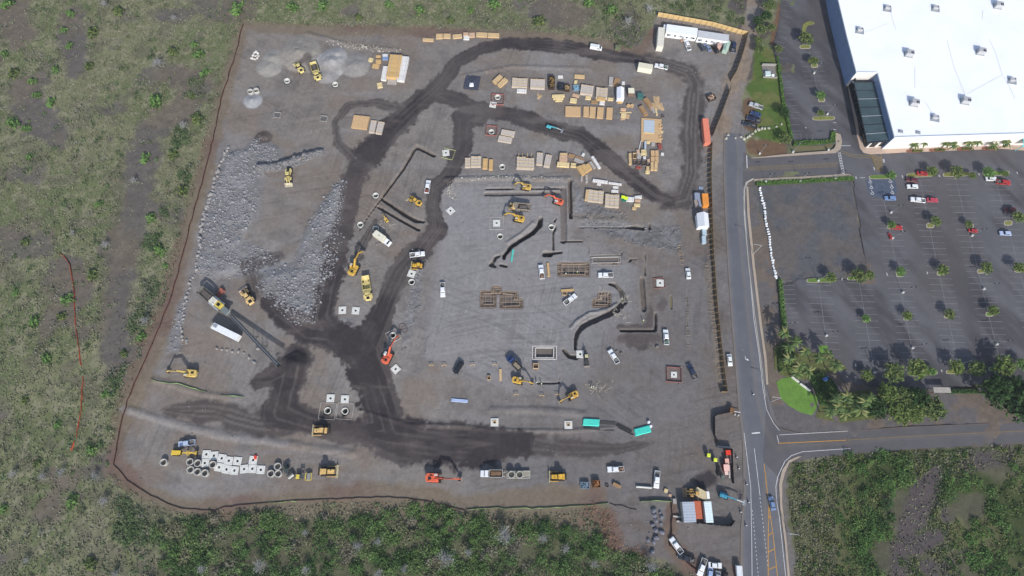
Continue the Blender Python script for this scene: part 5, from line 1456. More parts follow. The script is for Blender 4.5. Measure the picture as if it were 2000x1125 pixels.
# open skips and frames
def skip(col, fill, ln=5, wd=2.6, h=1.6):
    def f():
        r = empty('open_skip')
        b = MB(); b.box(0, wd / 2, h / 2, ln, .1, h).box(0, -wd / 2, h / 2, ln, .1, h).box(ln / 2, 0, h / 2, .1, wd, h).box(-ln / 2, 0, h / 2, .1, wd, h).box(0, 0, .1, ln, wd, .1); b.build('skip_wall', mat('skip_%d' % col[0], col, rough=.7, var=.2), r)
        b = MB(); q = random.Random(3)
        for i in range(26): b.box(q.uniform(-ln / 2 + .6, ln / 2 - .6), q.uniform(-wd / 2 + .4, wd / 2 - .4), h * q.uniform(.4, .95), q.uniform(.5, 1.6), q.uniform(.15, .5), .12, rz=q.uniform(0, 3), ry=q.uniform(-.3, .3))
        o = b.build('scrap_fill', mat('scrap_%d' % fill[0], fill, island=.5), r); o['kind'] = 'stuff'
        return r
    return f
for lab, c, az, col, fill, dims in (('brown skip of wood scraps near the wooden east fence', (1388, 193), 22, (70, 62, 56), (206, 172, 150), (3.4, 2.6, 1.4)), ('long dark skip of timber waste in the lumber yard', (1077, 164), 88, (56, 46, 40), (150, 122, 76), (6.2, 2.6, 1.8)),
                                    ('square black bin with a white pipe in the lumber yard', (1095, 171), 80, (40, 44, 52), (60, 66, 78), (3.2, 2.6, 1.2)), ('brown bin of offcuts beside the black bin', (1107, 174), 84, (66, 50, 38), (176, 150, 110), (3.0, 2.4, 1.4)),
                                    ('blue grey heap bin in the lumber yard middle', (1125, 173), 5, (120, 140, 158), (140, 186, 206), (2.9, 2.7, .9)), ('brown open skip in the bottom row', (1164, 945), 0, (130, 92, 60), (160, 110, 70), (2.6, 2.4, 1.6)),
                                    ('pale blue grey open box in the bottom row', (1142, 948), -2, (150, 172, 188), (120, 140, 156), (3.0, 2.2, 1.2))):
    x, y = G(*c)
    spawn(('skip', col), skip(col, fill, *dims), lab, 'skip', x, y, max(hz(x, y), 0), R(az), 1.0, 'skips and bins')
# ring trailer behind the white dump truck
p, q, rz, L = dirto((987, 927), (1035, 927), .8)
m_ = (p + q) / 2
r = thing('flatbed_trailer', 'flatbed trailer behind the white dump truck', 'trailer', m_.x, m_.y, 0, rz)
b = MB(); b.box(.2, 0, .8, L - .4, 2.4, .12); b.build('deck', mat('deck_grey', (150, 146, 132), var=.25, scale=2), r)
for s in (1, -1):
    b = MB(); b.box(.2, s * 1.25, .9, L - .4, .14, .26); b.build('side_rail', mat('rail_pale', (206, 204, 192)), r)
b = MB(); b.box(L / 2, 0, .9, .14, 2.6, .26); b.build('tail_rail', mat('rail_pale'), r)
b = MB(); b.beam((-L / 2, .9, .8), (-L / 2 - 1.8, 0, .8), .14, .2); b.beam((-L / 2, -.9, .8), (-L / 2 - 1.8, 0, .8), .14, .2); b.build('tow_bar', mat('rail_pale'), r)
for x_ in (.4, 1.6):
    for y_ in (1.0, -1.0): wheel(r, x_, y_, .42, .42, .3)
# ------------------------------------------------------------------ concrete rings, slabs, wells
m_cpipe = mat('precast_concrete', (186, 184, 178), rough=.9, var=.12, scale=1.5)
m_cwhite = mat('pale_concrete', (212, 212, 206), rough=.85, var=.10, scale=1.2)
def ringb(h=1.3, ro=1.28, ri=1.05):
    def f():
        b = MB(); b.ring(0, 0, 0, h, ro, ri, 28)
        return b.build('concrete_ring', m_cpipe)
    return f
GR = 'precast concrete rings'
RINGS = [((319, 903), 'lone concrete ring left of the motor grader'), ((370.4, 902), 'upper left ring of the five below the motor grader'), ((385.6, 904.6), 'upper right ring of the five below the motor grader'), ((371.6, 917.4), 'lower left ring of the five below the motor grader'), ((385, 921.4), 'lower middle ring of the five below the motor grader'),
         ((399.6, 924), 'lowest ring of the five below the motor grader'), ((415, 907.4), 'ring set among the square concrete blocks'), ((542, 911), 'upper ring of the three left of the dark roller'), ((528.6, 925), 'lower left ring of the three left of the dark roller'), ((543, 925), 'lower right ring of the three left of the dark roller'),
         ((488.6, 178), 'left ring of the pair above the small gravel pile'), ((500, 176), 'right ring of the pair above the small gravel pile')]
for c, lab in RINGS:
    x, y = G(*c, 1.2)
    spawn('ring', ringb(), lab, 'concrete ring', x, y, max(hz(x, y), 0) - .02, random.uniform(0, 3), 1.0 if c[1] > 300 else 1.0, GR)
for px, lab in ((999, 'left concrete ring lying on the flatbed trailer'), (1015, 'right concrete ring lying on the flatbed trailer')):
    x, y = G(px, 927, 1.8)
    spawn('ring', None, lab, 'concrete ring', x, y, .87, 0, 1.0, GR)
def slabb(s=2.9, h=.28, hole=.40):
    def f():
        r = empty('concrete_block')
        b = MB()
        o, i = s / 2, hole
        O = [(-o, -o), (o, -o), (o, o), (-o, o)]; I = [(-i, -i), (i, -i), (i, i), (-i, i)]
        V = [(x, y, z) for z in (0, h) for x, y in O + I]
        fs = []
        for k in range(4):
            j = (k + 1) % 4
            fs += [(8 + k, 8 + j, 12 + j, 12 + k), (k, j, 8 + j, 8 + k)[::1], (4 + j, 4 + k, 12 + k, 12 + j), (j, k, 4 + k, 4 + j)]
        b.add(V, fs); b.build('slab', m_cwhite, r)
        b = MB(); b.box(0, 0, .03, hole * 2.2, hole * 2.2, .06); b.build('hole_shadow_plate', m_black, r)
        for x, y in ((.9, .9), (-.9, .9), (.9, -.9), (-.9, -.9)):
            pass
        b = MB()
        for x, y in ((.95, .95), (-.95, .95), (.95, -.95), (-.95, -.95)): b.beam((x - .12, y, h + .04), (x + .12, y, h + .04), .05, .08)
        b.build('lifting_eye', m_track, r)
        return r
    return f
YARD = [((403.6, 887.4), 0, 'top left'), ((418.4, 890), -4, 'second from left in the top row'), ((433.6, 895.2), 8, 'third from left in the top row'), ((447.4, 900), 5, 'fourth from left in the top row'), ((464.4, 900.6), 5, 'fifth from left in the top row'), ((400.6, 904.4), 0, 'below the top left one'),
        ((428.4, 912.6), 8, 'left of the middle row'), ((443, 916.8), 7, 'second in the middle row'), ((458.4, 919), 4, 'third in the middle row'), ((477.4, 916), -7, 'fourth in the middle row'), ((493.4, 915.4), 2, 'fifth in the middle row'), ((510, 917.6), 2, 'rightmost in the middle row'), ((495, 898.6), 3, 'with a red mark on its corner')]
for c, a, lab in YARD:
    x, y = G(*c)
    o = spawn('lid', slabb(), 'square concrete block, ' + lab + ' of the yard' if 'red' not in lab else 'square concrete block with a red bag on its corner in the lid yard', 'concrete block', x, y, max(hz(x, y), 0) + .02, R(-a), 1.0, 'square concrete blocks in the block yard')
x, y = G(500, 893)
b = MB(); b.box(0, 0, .2, .9, 1.6, .4, rz=.1, ty=.7); o = b.build('red_bag', mat('red_sack', (214, 66, 48), rough=.6)); o.location = (x, y, .32); tag(o, 'red sack lying on a corner of a concrete block', 'sack')
SL = ['below the green wooden square by the haul road', 'turned like a diamond at the pale gravel corner', 'in the dug square left of the round well', 'below the bright yellow bulldozer', 'left of the pair below the articulated truck', 'right of the pair below the articulated truck', 'above the left one of the twin wells', 'above the right one of the twin wells',
      'turned like a diamond below the orange excavator', 'just below the upper well of the lumber yard', 'with a timber cover at the lower dark road, left', 'with a timber cover at the lower dark road, right', 'installed at the end of the curved trench', 'inside the red netting right of the levelled ground', 'in the middle of the red earth square']
for (px, py, a), lab in zip(SLAB_IN, SL):
    x, y = G(px, py)
    s = .8 if py == 732 else 1.0
    spawn('lid', slabb(), 'square concrete block ' + lab, 'concrete block', x, y, .05, R(a), s, 'square concrete blocks over wells')
for px, py, lab in ((966, 825, 'timber frame on the left block by the lower dark road'), (1110, 830, 'timber frame on the right block by the lower dark road')):
    x, y = G(px, py)
    b = MB(); b.box(0, .55, .12, 1.3, .2, .24).box(-.6, 0, .12, .2, 1.1, .24).box(.6, 0, .12, .2, 1.1, .24)
    o = b.build('well_cover', mat('fresh_timber', (214, 178, 122), island=.15)); o.location = (x, y, .33); tag(o, lab, 'well cover', None)
WL = ['between the loader and the gravel piles', 'below the white gravel pile', 'in the reddish square of the lumber yard', 'in the reddish square below the dark haul road', 'right of the small timber packs', 'at the left trench corner', 'beside the left haul road', 'at the nose of the cream box truck', 'with an orange marker at the thin trench', 'below the dug square', 'below the block by the yellow bulldozer', 'under the orange excavator arm', 'left of the twin pair', 'right of the twin pair']
def wellring():
    r = empty('well_shaft')
    b = MB(); b.ring(0, 0, -3.4, .35, 1.28, 1.06, 28); b.build('shaft_ring', m_cwhite, r)
    b = MB(); b.cyl((0, 0, -3.35), (0, 0, -3.2), 1.05, n=24); b.build('shaft_floor', mat('shaft_floor', (70, 68, 66)), r)
    return r
for (px, py), lab in zip(WELLS, WL):
    x, y = G(px, py)
    spawn('well', wellring, 'round concrete well ' + lab, 'well', x, y, 0, random.uniform(0, 3), 1.0, 'round concrete wells')
m_old = mat('weathered_concrete', (150, 148, 144), rough=.9, var=.2, scale=1.5)
for px, py, az, nm in ((542, 225, 3, 'left dark open box pit on the brown ground'), (633, 232, 6, 'right dark open box pit on the brown ground')):
    x, y = G(px, py)
    r = thing('open_chamber', nm, 'chamber', x, y, hz(x, y) - .1, R(-az), 'open chambers')
    b = MB(); b.box(0, 1.3, .35, 3.2, .2, .7).box(0, -1.3, .2, 3.2, .2, .4).box(1.5, 0, .35, .2, 2.6, .7).box(-1.5, 0, .35, .2, 2.6, .7); b.build('chamber_wall', m_old, r)
    b = MB(); b.box(0, 0, .06, 3, 2.5, .1); b.build('chamber_floor', mat('chamber_floor', (100, 98, 98)), r)
# ------------------------------------------------------------------ lumber yard: packs, panel stacks, pipes
TC = {'lumber': (210, 180, 134), 'cream': (226, 204, 152), 'pink': (206, 172, 142), 'brown': (164, 130, 92), 'grey': (176, 170, 164), 'white': (226, 224, 220), 'sheet': (190, 158, 118), 'slat': (194, 184, 174), 'warm': (208, 172, 116), 'red': (150, 72, 62), 'blue': (128, 152, 190), 'stack': (190, 180, 166), 'open': (196, 168, 130), 'dark': (112, 104, 104), 'silver': (170, 180, 190)}
NAMES = {'sheet': 'plywood_stack', 'slat': 'form_panel_stack', 'stack': 'form_panel_stack', 'open': 'timber_crate', 'grey': 'wrapped_lumber_pack', 'white': 'wrapped_lumber_pack', 'dark': 'steel_crate', 'silver': 'metal_sheet_pack'}
def pack(ty):
    def f():
        nm = NAMES.get(ty, 'lumber_pack')
        r = empty(nm); m = mat('pack_' + ty, TC[ty], rough=.85, var=.12, scale=1.4, island=.16)
        q = random.Random(len(ty) * 7)
        b = MB()
        if ty in ('sheet', 'silver'):
            for i in range(7): b.box(q.uniform(-.008, .008), q.uniform(-.008, .008), (i + .5) / 7, .985, .985, .13)
            b.build('board_layers', m, r)['kind'] = 'stuff'
        elif ty in ('slat', 'stack'):
            b.box(0, 0, .42, .97, .97, .84); b.build('panel_pile', m, r)
            n = 6 if ty == 'slat' else 3
            for i in range(n):
                b = MB(); b.box(-.5 + (i + .5) / n, q.uniform(-.02, .02), .92, .86 / n, .98 - (.1 if i % 2 else 0), .16); b.build('form_panel', m, r)
            for y in ((-.42, .42) if ty == 'slat' else (-.44, -.15, .12, .42)):
                b = MB(); b.box(0, y, 1.03, 1.0, .05, .08); b.build('batten', mat('batten_timber', (204, 178, 140), island=.2), r)
        elif ty in ('open', 'dark'):
            b.box(0, .46, .5, 1, .08, 1).box(0, -.46, .5, 1, .08, 1).box(.46, 0, .5, .08, .86, 1).box(-.46, 0, .5, .08, .86, 1); b.build('crate_wall', m, r)
            b = MB(); b.box(0, 0, .25, .84, .84, .4); b.build('contents', mat('crate_contents', (96, 84, 72), var=.3, scale=3), r)
        else:
            ny, nz = 5, 3
            for k in range(nz):
                for i in range(ny):
                    o = q.uniform(-.012, .012)
                    b.box(o, -.5 + (i + .5) / ny, (k + .5) / nz, .98, .93 / ny, .92 / nz)
            b.build('boards', m, r)['kind'] = 'stuff'
            for x in (-.3, .3):
                b = MB(); b.box(x, 0, .5, .02, 1.01, 1.02); b.build('strap', m_trim, r)
        return r
    return f
def pk_(ty, cx, cy, L, W, ang, h, lab, grp='lumber packs and panel stacks', z0=0.0):
    """L, W in photo pixels along and across; ang in photo degrees (clockwise)"""
    a = R(ang)
    ux, uy = math.cos(a), math.sin(a)
    p, q = G(cx - ux * L / 2, cy - uy * L / 2, h), G(cx + ux * L / 2, cy + uy * L / 2, h)
    p2, q2 = G(cx + uy * W / 2, cy - ux * W / 2, h), G(cx - uy * W / 2, cy + ux * W / 2, h)
    x, y = G(cx, cy, h)
    o = spawn('pack_' + ty, pack(ty), lab, 'lumber pack' if ty not in ('dark', 'silver') else 'material pack', x, y, max(hz(x, y), 0) - .03 + z0, math.atan2(q[1] - p[1], q[0] - p[0]), (math.dist(p, q), math.dist(p2, q2), h), grp)
    return o
ED = 'timber packs along the top edge of the site'
for row in [
 ('lumber', 836, 77, 21, 5, 3, .7, 'leftmost timber pack at the top edge, set lower than the rest', ED), ('lumber', 858, 70, 13, 9, -2, .8, 'wide timber pack second from the left at the top edge', ED), ('lumber', 873, 69.5, 14, 8, 2, .8, 'timber pack third from the left at the top edge', ED),
 ('lumber', 893, 70, 18, 7, -5, .8, 'skewed timber pack left of the white bundle at the top edge', ED), ('pink', 910, 66, 10, 6, 0, 1.0, 'pinkish bundle above the white one at the top edge', ED), ('white', 911, 73, 11, 7, 2, .7, 'white wrapped bundle between timber packs at the top edge', ED),
 ('pink', 922, 67.5, 11, 8, -2, .8, 'pale pack just right of the white bundle at the top edge', ED), ('lumber', 941, 67, 22, 8, 3, .8, 'second timber pack from the right at the top edge', ED), ('lumber', 964, 68, 22, 8, 2, .8, 'rightmost timber pack at the top edge', ED)]:
    pk_(*row)
for row in [
 ('warm', 770, 128, 24, 44, 4, 2.2, 'big timber deck stack under white sheets near the gravel piles'), ('white', 751, 142, 10, 27, 4, 1.2, 'white wrapped pile against the left side of the big timber deck'), ('white', 787, 133, 14, 48, 6, 1.6, 'white wrapped pile along the right side of the big timber deck'),
 ('grey', 766, 159, 18, 12, 4, .2, 'grey sheet spread below the big timber deck'), ('cream', 724, 116, 8, 7, 10, .7, 'small cream pack left of the big timber deck'), ('warm', 739, 109.5, 9, 4, 0, .5, 'flat orange timber left of the blue topped pack'), ('warm', 739, 119.5, 10, 7, 0, .7, 'orange pallet load left of the big timber deck'),
 ('warm', 734, 128.5, 13, 8, 8, .5, 'low orange boards left of the white wrapped pile'), ('white', 752, 107.5, 10, 5, 0, 1.0, 'cream upper half of the pair by the big timber deck'), ('blue', 752.5, 113, 11, 5, 0, .9, 'blue lower half of the pair by the big timber deck'), ('cream', 741, 163.5, 10, 4.5, -12, .6, 'upper cream bundle below the white wrapped pile'), ('cream', 742, 168.5, 10, 4.5, -12, .6, 'lower cream bundle below the white wrapped pile'),
 ('sheet', 703.5, 238, 31, 25, 6, 1.0, 'wide tan plywood stack inside the left haul loop'), ('slat', 728, 246.5, 11, 25, 5, .9, 'slatted panel stack right of the wide tan plywood stack'), ('slat', 742, 249, 12, 25, 8, .9, 'slatted panel stack next to the dark haul road bend'),
 ('lumber', 972, 153.5, 19, 8, -42, 1.3, 'left one of two slanting timber packs'), ('lumber', 981.5, 160, 20, 8, -42, 1.3, 'right one of two slanting timber packs'), ('stack', 1015, 161, 31, 18, 3, 1.0, 'grey white panel stack right of the slanting timber packs'), ('slat', 1050, 163, 29, 19, 2, 1.0, 'striped panel stack left of the long dark skip'),
 ('white', 1019, 177, 19, 7, 3, .7, 'white pack below the grey white panel stack'), ('white', 1094.5, 149.5, 10, 5, 0, .5, 'small white pack above the square black bin'), ('lumber', 1132, 148.5, 20, 6, 4, .8, 'timber pack at the upper edge of the yard middle'), ('cream', 1124.5, 160, 6, 7, 10, .8, 'small cream block above the blue grey bin'),
 ('cream', 1090.5, 186.5, 25, 4.5, -2, .9, 'longest of three cream timber lengths below the bins'), ('cream', 1090.5, 191, 20, 4.5, -2, .8, 'middle of three cream timber lengths below the bins'), ('cream', 1091.5, 195.5, 14, 4, -2, .6, 'shortest of three cream timber lengths below the bins'), ('pink', 1125, 186, 14, 5, 14, .6, 'pale pack below the blue grey bin'),
 ('cream', 1120, 195.5, 13, 8, 8, .9, 'square timber block above the large plywood stack'), ('slat', 1146.5, 175, 25, 19, 8, 1.2, 'striped grey panel stack right of the blue grey bin'), ('stack', 1175.5, 181, 23, 21, 5, 1.2, 'square panel stack left of the white tent'), ('cream', 1149, 190.5, 11, 6, 4, .7, 'cream offcut pack below the striped grey stack'),
 ('warm', 1175, 192, 16, 6, 12, 1.5, 'heap of loose timber on the foot of the square panel stack'), ('cream', 1166.5, 192, 6, 5, 0, .8, 'tiny cream pack left of the loose timber heap'), ('cream', 1192.5, 193, 11, 5, 4, .7, 'cream pack just left of the tent foot'), ('brown', 1160.5, 198.5, 12, 6, 3, .6, 'brown pack above the narrow plywood stacks'),
 ('white', 1176, 200.5, 10, 6, 4, .8, 'white pack below the loose timber heap'), ('grey', 1193.5, 158, 8, 17, 4, .8, 'grey striped boards at the top of the yard'), ('brown', 1204, 160, 10, 17, 15, .5, 'brown sheets fanned out above the white tent'), ('white', 1217.5, 161.5, 6, 5.5, 0, .5, 'white square board above the white tent'),
 ('warm', 1211, 197.5, 10, 5, 3, .9, 'orange boards sticking out of the tent foot'), ('pink', 1217.5, 212.5, 11, 4, 3, .8, 'pale pack above the long thin stick'), ('cream', 1222, 219.3, 23, 1.6, 0, .3, 'long thin cream stick on the ground'), ('cream', 1218, 224.5, 10, 9, 10, .5, 'cream offcuts on the lower sawdust patch'),
 ('brown', 1266, 199, 20, 8, 52, 1.2, 'upper brown pack aslant beside the sawdust spill'), ('brown', 1257, 215, 21, 8, 58, 1.2, 'lower brown pack aslant beside the sawdust spill'), ('grey', 1275, 213, 16, 4, 62, .4, 'thin grey sticks right of the aslant brown packs'), ('cream', 1282, 218, 14, 3, 76, .5, 'thin cream stick at the end of the sawdust spill'),
 ('sheet', 1119, 217, 30, 19, 2, .8, 'large tan plywood stack leftmost in the plywood row'), ('sheet', 1145, 217.5, 11, 19.5, 3, .8, 'first narrow plywood stack right of the large one'), ('sheet', 1157.5, 218.5, 11.5, 21, 5, .8, 'second narrow plywood stack of the plywood row'), ('sheet', 1172.5, 219.5, 12.5, 21.5, 6, .9, 'third narrow plywood stack of the plywood row'), ('sheet', 1190.5, 220.5, 12, 22, 5, .9, 'rightmost plywood stack of the plywood row'),
 ('dark', 1295, 226.5, 5, 5, 0, .7, 'small grey crate above the corner of the work deck'), ('sheet', 1272, 254, 40, 46, 4, .5, 'broad brown work deck at the right of the yard'), ('cream', 1257.5, 294, 10, 4, 0, 1.0, 'upper cream pack at the foot of the work deck'), ('cream', 1257.5, 299.5, 11, 4.5, 0, 1.0, 'lower cream pack at the foot of the work deck'),
 ('lumber', 1231, 309.5, 5.5, 21, 2, 1.2, 'tall narrow timber pack at the left of the crate cluster'), ('open', 1239.5, 304, 6.5, 11, 4, 1.1, 'open timber crate right of the tall narrow pack'), ('dark', 1240.6, 317, 6, 10, 2, 1.1, 'left of three grey steel crates'), ('dark', 1248.8, 317.5, 7, 11, 2, 1.1, 'middle of three grey steel crates'), ('dark', 1258.5, 317.5, 7, 12, 2, 1.1, 'right of three grey steel crates'),
 ('red', 1247.6, 326.5, 10, 5, 4, .6, 'flat red crate below the grey steel crates'), ('grey', 1248.5, 305, 8, 13, 8, .7, 'grey pack amid the crate cluster'), ('white', 1259, 308.5, 5.5, 7, 0, .8, 'pale block right of the grey pack in the crate cluster'), ('pink', 1246.5, 295, 6, 6, 0, 1.0, 'pink block at the top of the crate cluster'), ('pink', 1267, 313.5, 5, 7, 0, .8, 'pink block between steel crates and tan sheets'),
 ('sheet', 1275, 298.5, 7.5, 10, 2, .9, 'upper left of the four tan sheet piles'), ('sheet', 1283, 298.5, 6.5, 10, 2, .9, 'upper right of the four tan sheet piles'), ('sheet', 1275, 310.5, 7.5, 10, 2, .9, 'lower left of the four tan sheet piles'), ('sheet', 1283, 310.5, 6.5, 10, 2, .9, 'lower right of the four tan sheet piles'),
 ('dark', 1266.6, 321, 6, 7, 2, .9, 'small grey crate left of the lower timber packs'), ('lumber', 1274, 324, 6, 15, 3, 1.1, 'middle upright timber pack of the crate cluster foot'), ('lumber', 1281.5, 323, 6.5, 17, 6, 1.2, 'right upright timber pack of the crate cluster foot'), ('lumber', 1265.5, 329, 6, 9, 4, 1.0, 'left upright timber pack of the crate cluster foot'), ('cream', 1265, 335.5, 8, 6, 4, .7, 'lowest cream pack of the crate cluster'),
 ('open', 1291, 246, 6, 6, 0, .9, 'upper small crate at the right edge of the work deck'), ('open', 1291, 267.5, 6, 6, 0, .9, 'lower small crate at the right edge of the work deck'), ('red', 1289, 285, 7, 10, -6, .8, 'maroon crate below the work deck'), ('white', 1294, 300.5, 6, 5, 8, .3, 'pale sheet right of the four tan piles'), ('cream', 1293, 257, 5, 4, 20, .5, 'cream offcuts on the right edge of the work deck'),
 ('cream', 1266.5, 276.5, 7, 4, 4, .9, 'cream board on the lower edge of the work deck'), ('grey', 1276, 281, 7, 7, 4, .5, 'grey board below the work deck'), ('silver', 1260.5, 283, 3.5, 16, 4, 1.0, 'upright metal strip below the work deck'), ('white', 1250, 283, 1.4, 18, 14, .5, 'thin white pole left of the metal strip'),
 ('slat', 992, 259.5, 27, 11, 10, .9, 'upper battened stack by the reddish well square'), ('slat', 986.5, 271.5, 27, 11, 10, .9, 'lower battened stack by the reddish well square'), ('stack', 929.5, 315, 20, 21, 0, 1.2, 'right half of the pale panel stack by the haul road'), ('stack', 913.5, 317, 11, 19, 0, 1.0, 'left half of the pale panel stack by the haul road'),
 ('warm', 947.5, 319, 9.5, 20, 1, 1.0, 'left orange timber pack beside the pale panel stack'), ('warm', 958.8, 321, 7.5, 20, 1, 1.0, 'right orange timber pack beside the pale panel stack'), ('stack', 1018, 317, 18, 23, 1, 1.3, 'left half of the pale panels with poles'), ('stack', 1035, 318.5, 17, 21, 1, 1.3, 'right half of the pale panels with poles'), ('slat', 1025, 329.5, 34, 3, 2, .6, 'white board along the foot of the pale panels with poles'),
 ('slat', 1054, 309.5, 12, 25, 3, 1.0, 'left upright battened stack in the middle yard'), ('slat', 1070, 313.5, 12, 25, 10, 1.0, 'right upright battened stack in the middle yard'),
 ('lumber', 1101, 301, 15, 5, 1, 1.3, 'top timber pack of the trio beside the cut bank'), ('pink', 1100.5, 306.5, 15, 5.5, 1, 1.3, 'middle timber pack of the trio beside the cut bank'), ('pink', 1100.5, 312.5, 16, 6, 1, 1.3, 'bottom timber pack of the trio beside the cut bank'), ('cream', 1100, 320.5, 24, 8, 4, 1.2, 'long cream timber pack below the trio'),
 ('brown', 1116.5, 303.5, 13, 6, 12, .6, 'brown pack right of the timber trio'), ('brown', 1132, 308.5, 17, 4, 20, .4, 'thin brown pack above the grey slanting one'), ('grey', 1131, 313.5, 19, 6, 20, .7, 'grey slanting pack above the fanned timber'), ('cream', 1120, 320, 10, 3.5, 6, .8, 'upper cream block right of the long cream pack'), ('cream', 1120, 324.5, 11, 3, 6, .8, 'lower cream block right of the long cream pack'),
 ('warm', 1135, 332.5, 20, 8, 57, 1.2, 'left of three fanned orange timber packs'), ('warm', 1142.5, 328.5, 17, 8, 57, 1.3, 'middle of three fanned orange timber packs'), ('warm', 1149.7, 325.5, 13, 8, 57, 1.3, 'right of three fanned orange timber packs'), ('grey', 1157, 322, 16, 5, 55, .7, 'short grey pack right of the fanned timber'), ('white', 1164, 316.5, 28, 5, 57, .9, 'long pale pack by the dark haul bend'), ('white', 1139.5, 301, 5, 5, 20, .9, 'white cube above the grey slanting pack'),
 ('grey', 1136, 348.5, 4, 9, 0, .6, 'short grey upright pack above the rock slope'), ('grey', 1145.8, 348.5, 4.5, 15, 0, .8, 'long grey upright pack above the rock slope'), ('white', 1172.5, 353.5, 30, 5, 8, .8, 'left long pale pack below the haul bend'), ('white', 1201.5, 358.3, 26, 3.5, 8, .6, 'right long pale pack below the haul bend'), ('white', 1170, 359.5, 8, 4, 6, .5, 'small pale pack under the left long one'),
 ('white', 1202.5, 365.5, 11, 4, 4, .5, 'small pale pack above the stack rows'), ('white', 1201, 373, 14, 5, 4, .7, 'pale pack directly above the right panel stack'), ('stack', 1163.5, 382.5, 31, 23, 7, 1.2, 'left large panel stack on the rock slope'), ('lumber', 1146.5, 380, 6, 20, 8, 1.4, 'timber pack against the left large panel stack'), ('stack', 1195.5, 391.5, 28, 25, 5, 1.2, 'right large panel stack on the rock slope'),
 ('white', 1231, 388.5, 15, 8, 4, .9, 'pale pack right of the lime green bins'), ('white', 1246.5, 384.5, 14, 5, -4, 1.0, 'upper pale pack at the right end of the stacks'), ('pink', 1245.5, 391.5, 11, 4.5, 0, .9, 'middle pale pack at the right end of the stacks'), ('cream', 1244.5, 400, 12, 5, 2, .9, 'cream pack at the right end of the stacks'), ('lumber', 1239, 406.5, 8, 5, 8, .6, 'lowest timber pack at the right end of the stacks'),
 ('warm', 1071, 526.5, 4, 27, -3, .6, 'orange beam pack left of the big timber forms'), ('warm', 1108.5, 566.5, 25, 4, -4, .6, 'orange boards above the pallet crate'), ('open', 1103, 572.5, 9, 7, 3, .7, 'orange pallet crate below the boards'), ('lumber', 977.5, 732, 4.5, 23, -2, .5, 'upright timber pack left of the blue dump truck'), ('open', 955, 737.5, 6.5, 8, 3, .9, 'small open crate left of the upright timber pack'), ('open', 1046.5, 714.5, 11, 10, 0, 1.2, 'tan crate below the pale walled footing'),
 ('brown', 1205, 948, 17, 6, 26, 1.0, 'brown ramp stack aslant in the bottom row'), ('dark', 1186, 949, 6, 5, 20, .6, 'small dark crate between skip and ramp'), ('cream', 1301, 958.5, 7, 7, 20, .7, 'cream offcut heap by the lower gate'), ('pink', 1309, 967.5, 6, 5, 20, .5, 'pinkish offcuts below the cream heap'), ('grey', 1318, 979, 7, 10, 0, .8, 'grey junk heap at the fence corner')]:
    pk_(*row)
pk_('silver', 1267.5, 248, 21, 25, 4, .12, 'blue grey metal sheets lying on the broad work deck', z0=.5)
pk_('cream', 1266, 260.5, 21, 1.4, 4, .2, 'thin white board on the work deck below the metal sheets', z0=.5)
# poles sticking out of the panels
for px, lab in ((1013.3, 'first'), (1020.5, 'second'), (1030, 'third'), (1037.5, 'fourth')):
    a, c = G(px, 306, 1.5), G(px, 300, 1.5)
    b = MB(); b.beam((0, 0, 0), (c[0] - a[0], c[1] - a[1], .6), .12, .12)
    o = b.build('timber_pole', mat('fresh_timber')); o.location = (a[0], a[1], 1.3); tag(o, lab + ' timber pole from the left on the pale panels', 'pole', 'poles on the pale panels')
# bins and odds
for c, lab in (((1217, 385), 'left lime green bin by the panel stacks'), ((1222.5, 387), 'right lime green bin by the panel stacks')):
    def lime():
        r = empty('lime_bin')
        b = MB(); b.box(0, 0, .7, 1.3, 1.2, 1.3, tx=1.1, ty=1.1); b.build('wall', mat('bin_green', (30, 120, 96), rough=.6), r)
        b = MB(); b.box(0, 0, 1.4, 1.5, 1.4, .14); b.build('top', mat('bin_lime', (222, 240, 50), rough=.6), r, bevel=.03)
        return r
    x, y = G(*c, 1.3); spawn('lime', lime, lab, 'bin', x, y, max(hz(x, y), 0), R(-6), 1.0, 'lime green bins')
x, y = G(1219, 391)
b = MB(); b.box(0, 0, .25, 1.8, 1.2, .5); o = b.build('green_tub', mat('bin_green')); o.location = (x, y, max(hz(x, y), 0)); tag(o, 'dark green tub below the lime green bins', 'tub')
for c, lab in (((1227.5, 206), 'left wooden cable drum right of the tent'), ((1234.5, 206), 'right wooden cable drum right of the tent')):
    def drum():
        r = empty('cable_drum'); m = mat('drum_wood', (214, 178, 130), var=.2)
        for z in (0, .8):
            b = MB(); b.cyl((0, 0, z), (0, 0, z + .08), .75, n=16); b.build('flange', m, r)
        b = MB(); b.cyl((0, 0, .08), (0, 0, .8), .45, n=12); b.build('core', m_black, r)
        b = MB(); b.cyl((0, 0, .88), (0, 0, .9), .16, n=10); b.build('hub', m_black, r)
        return r
    x, y = G(*c, .8); spawn('drum', drum, lab, 'cable drum', x, y, max(hz(x, y), 0), 0, 1.0, 'cable drums')
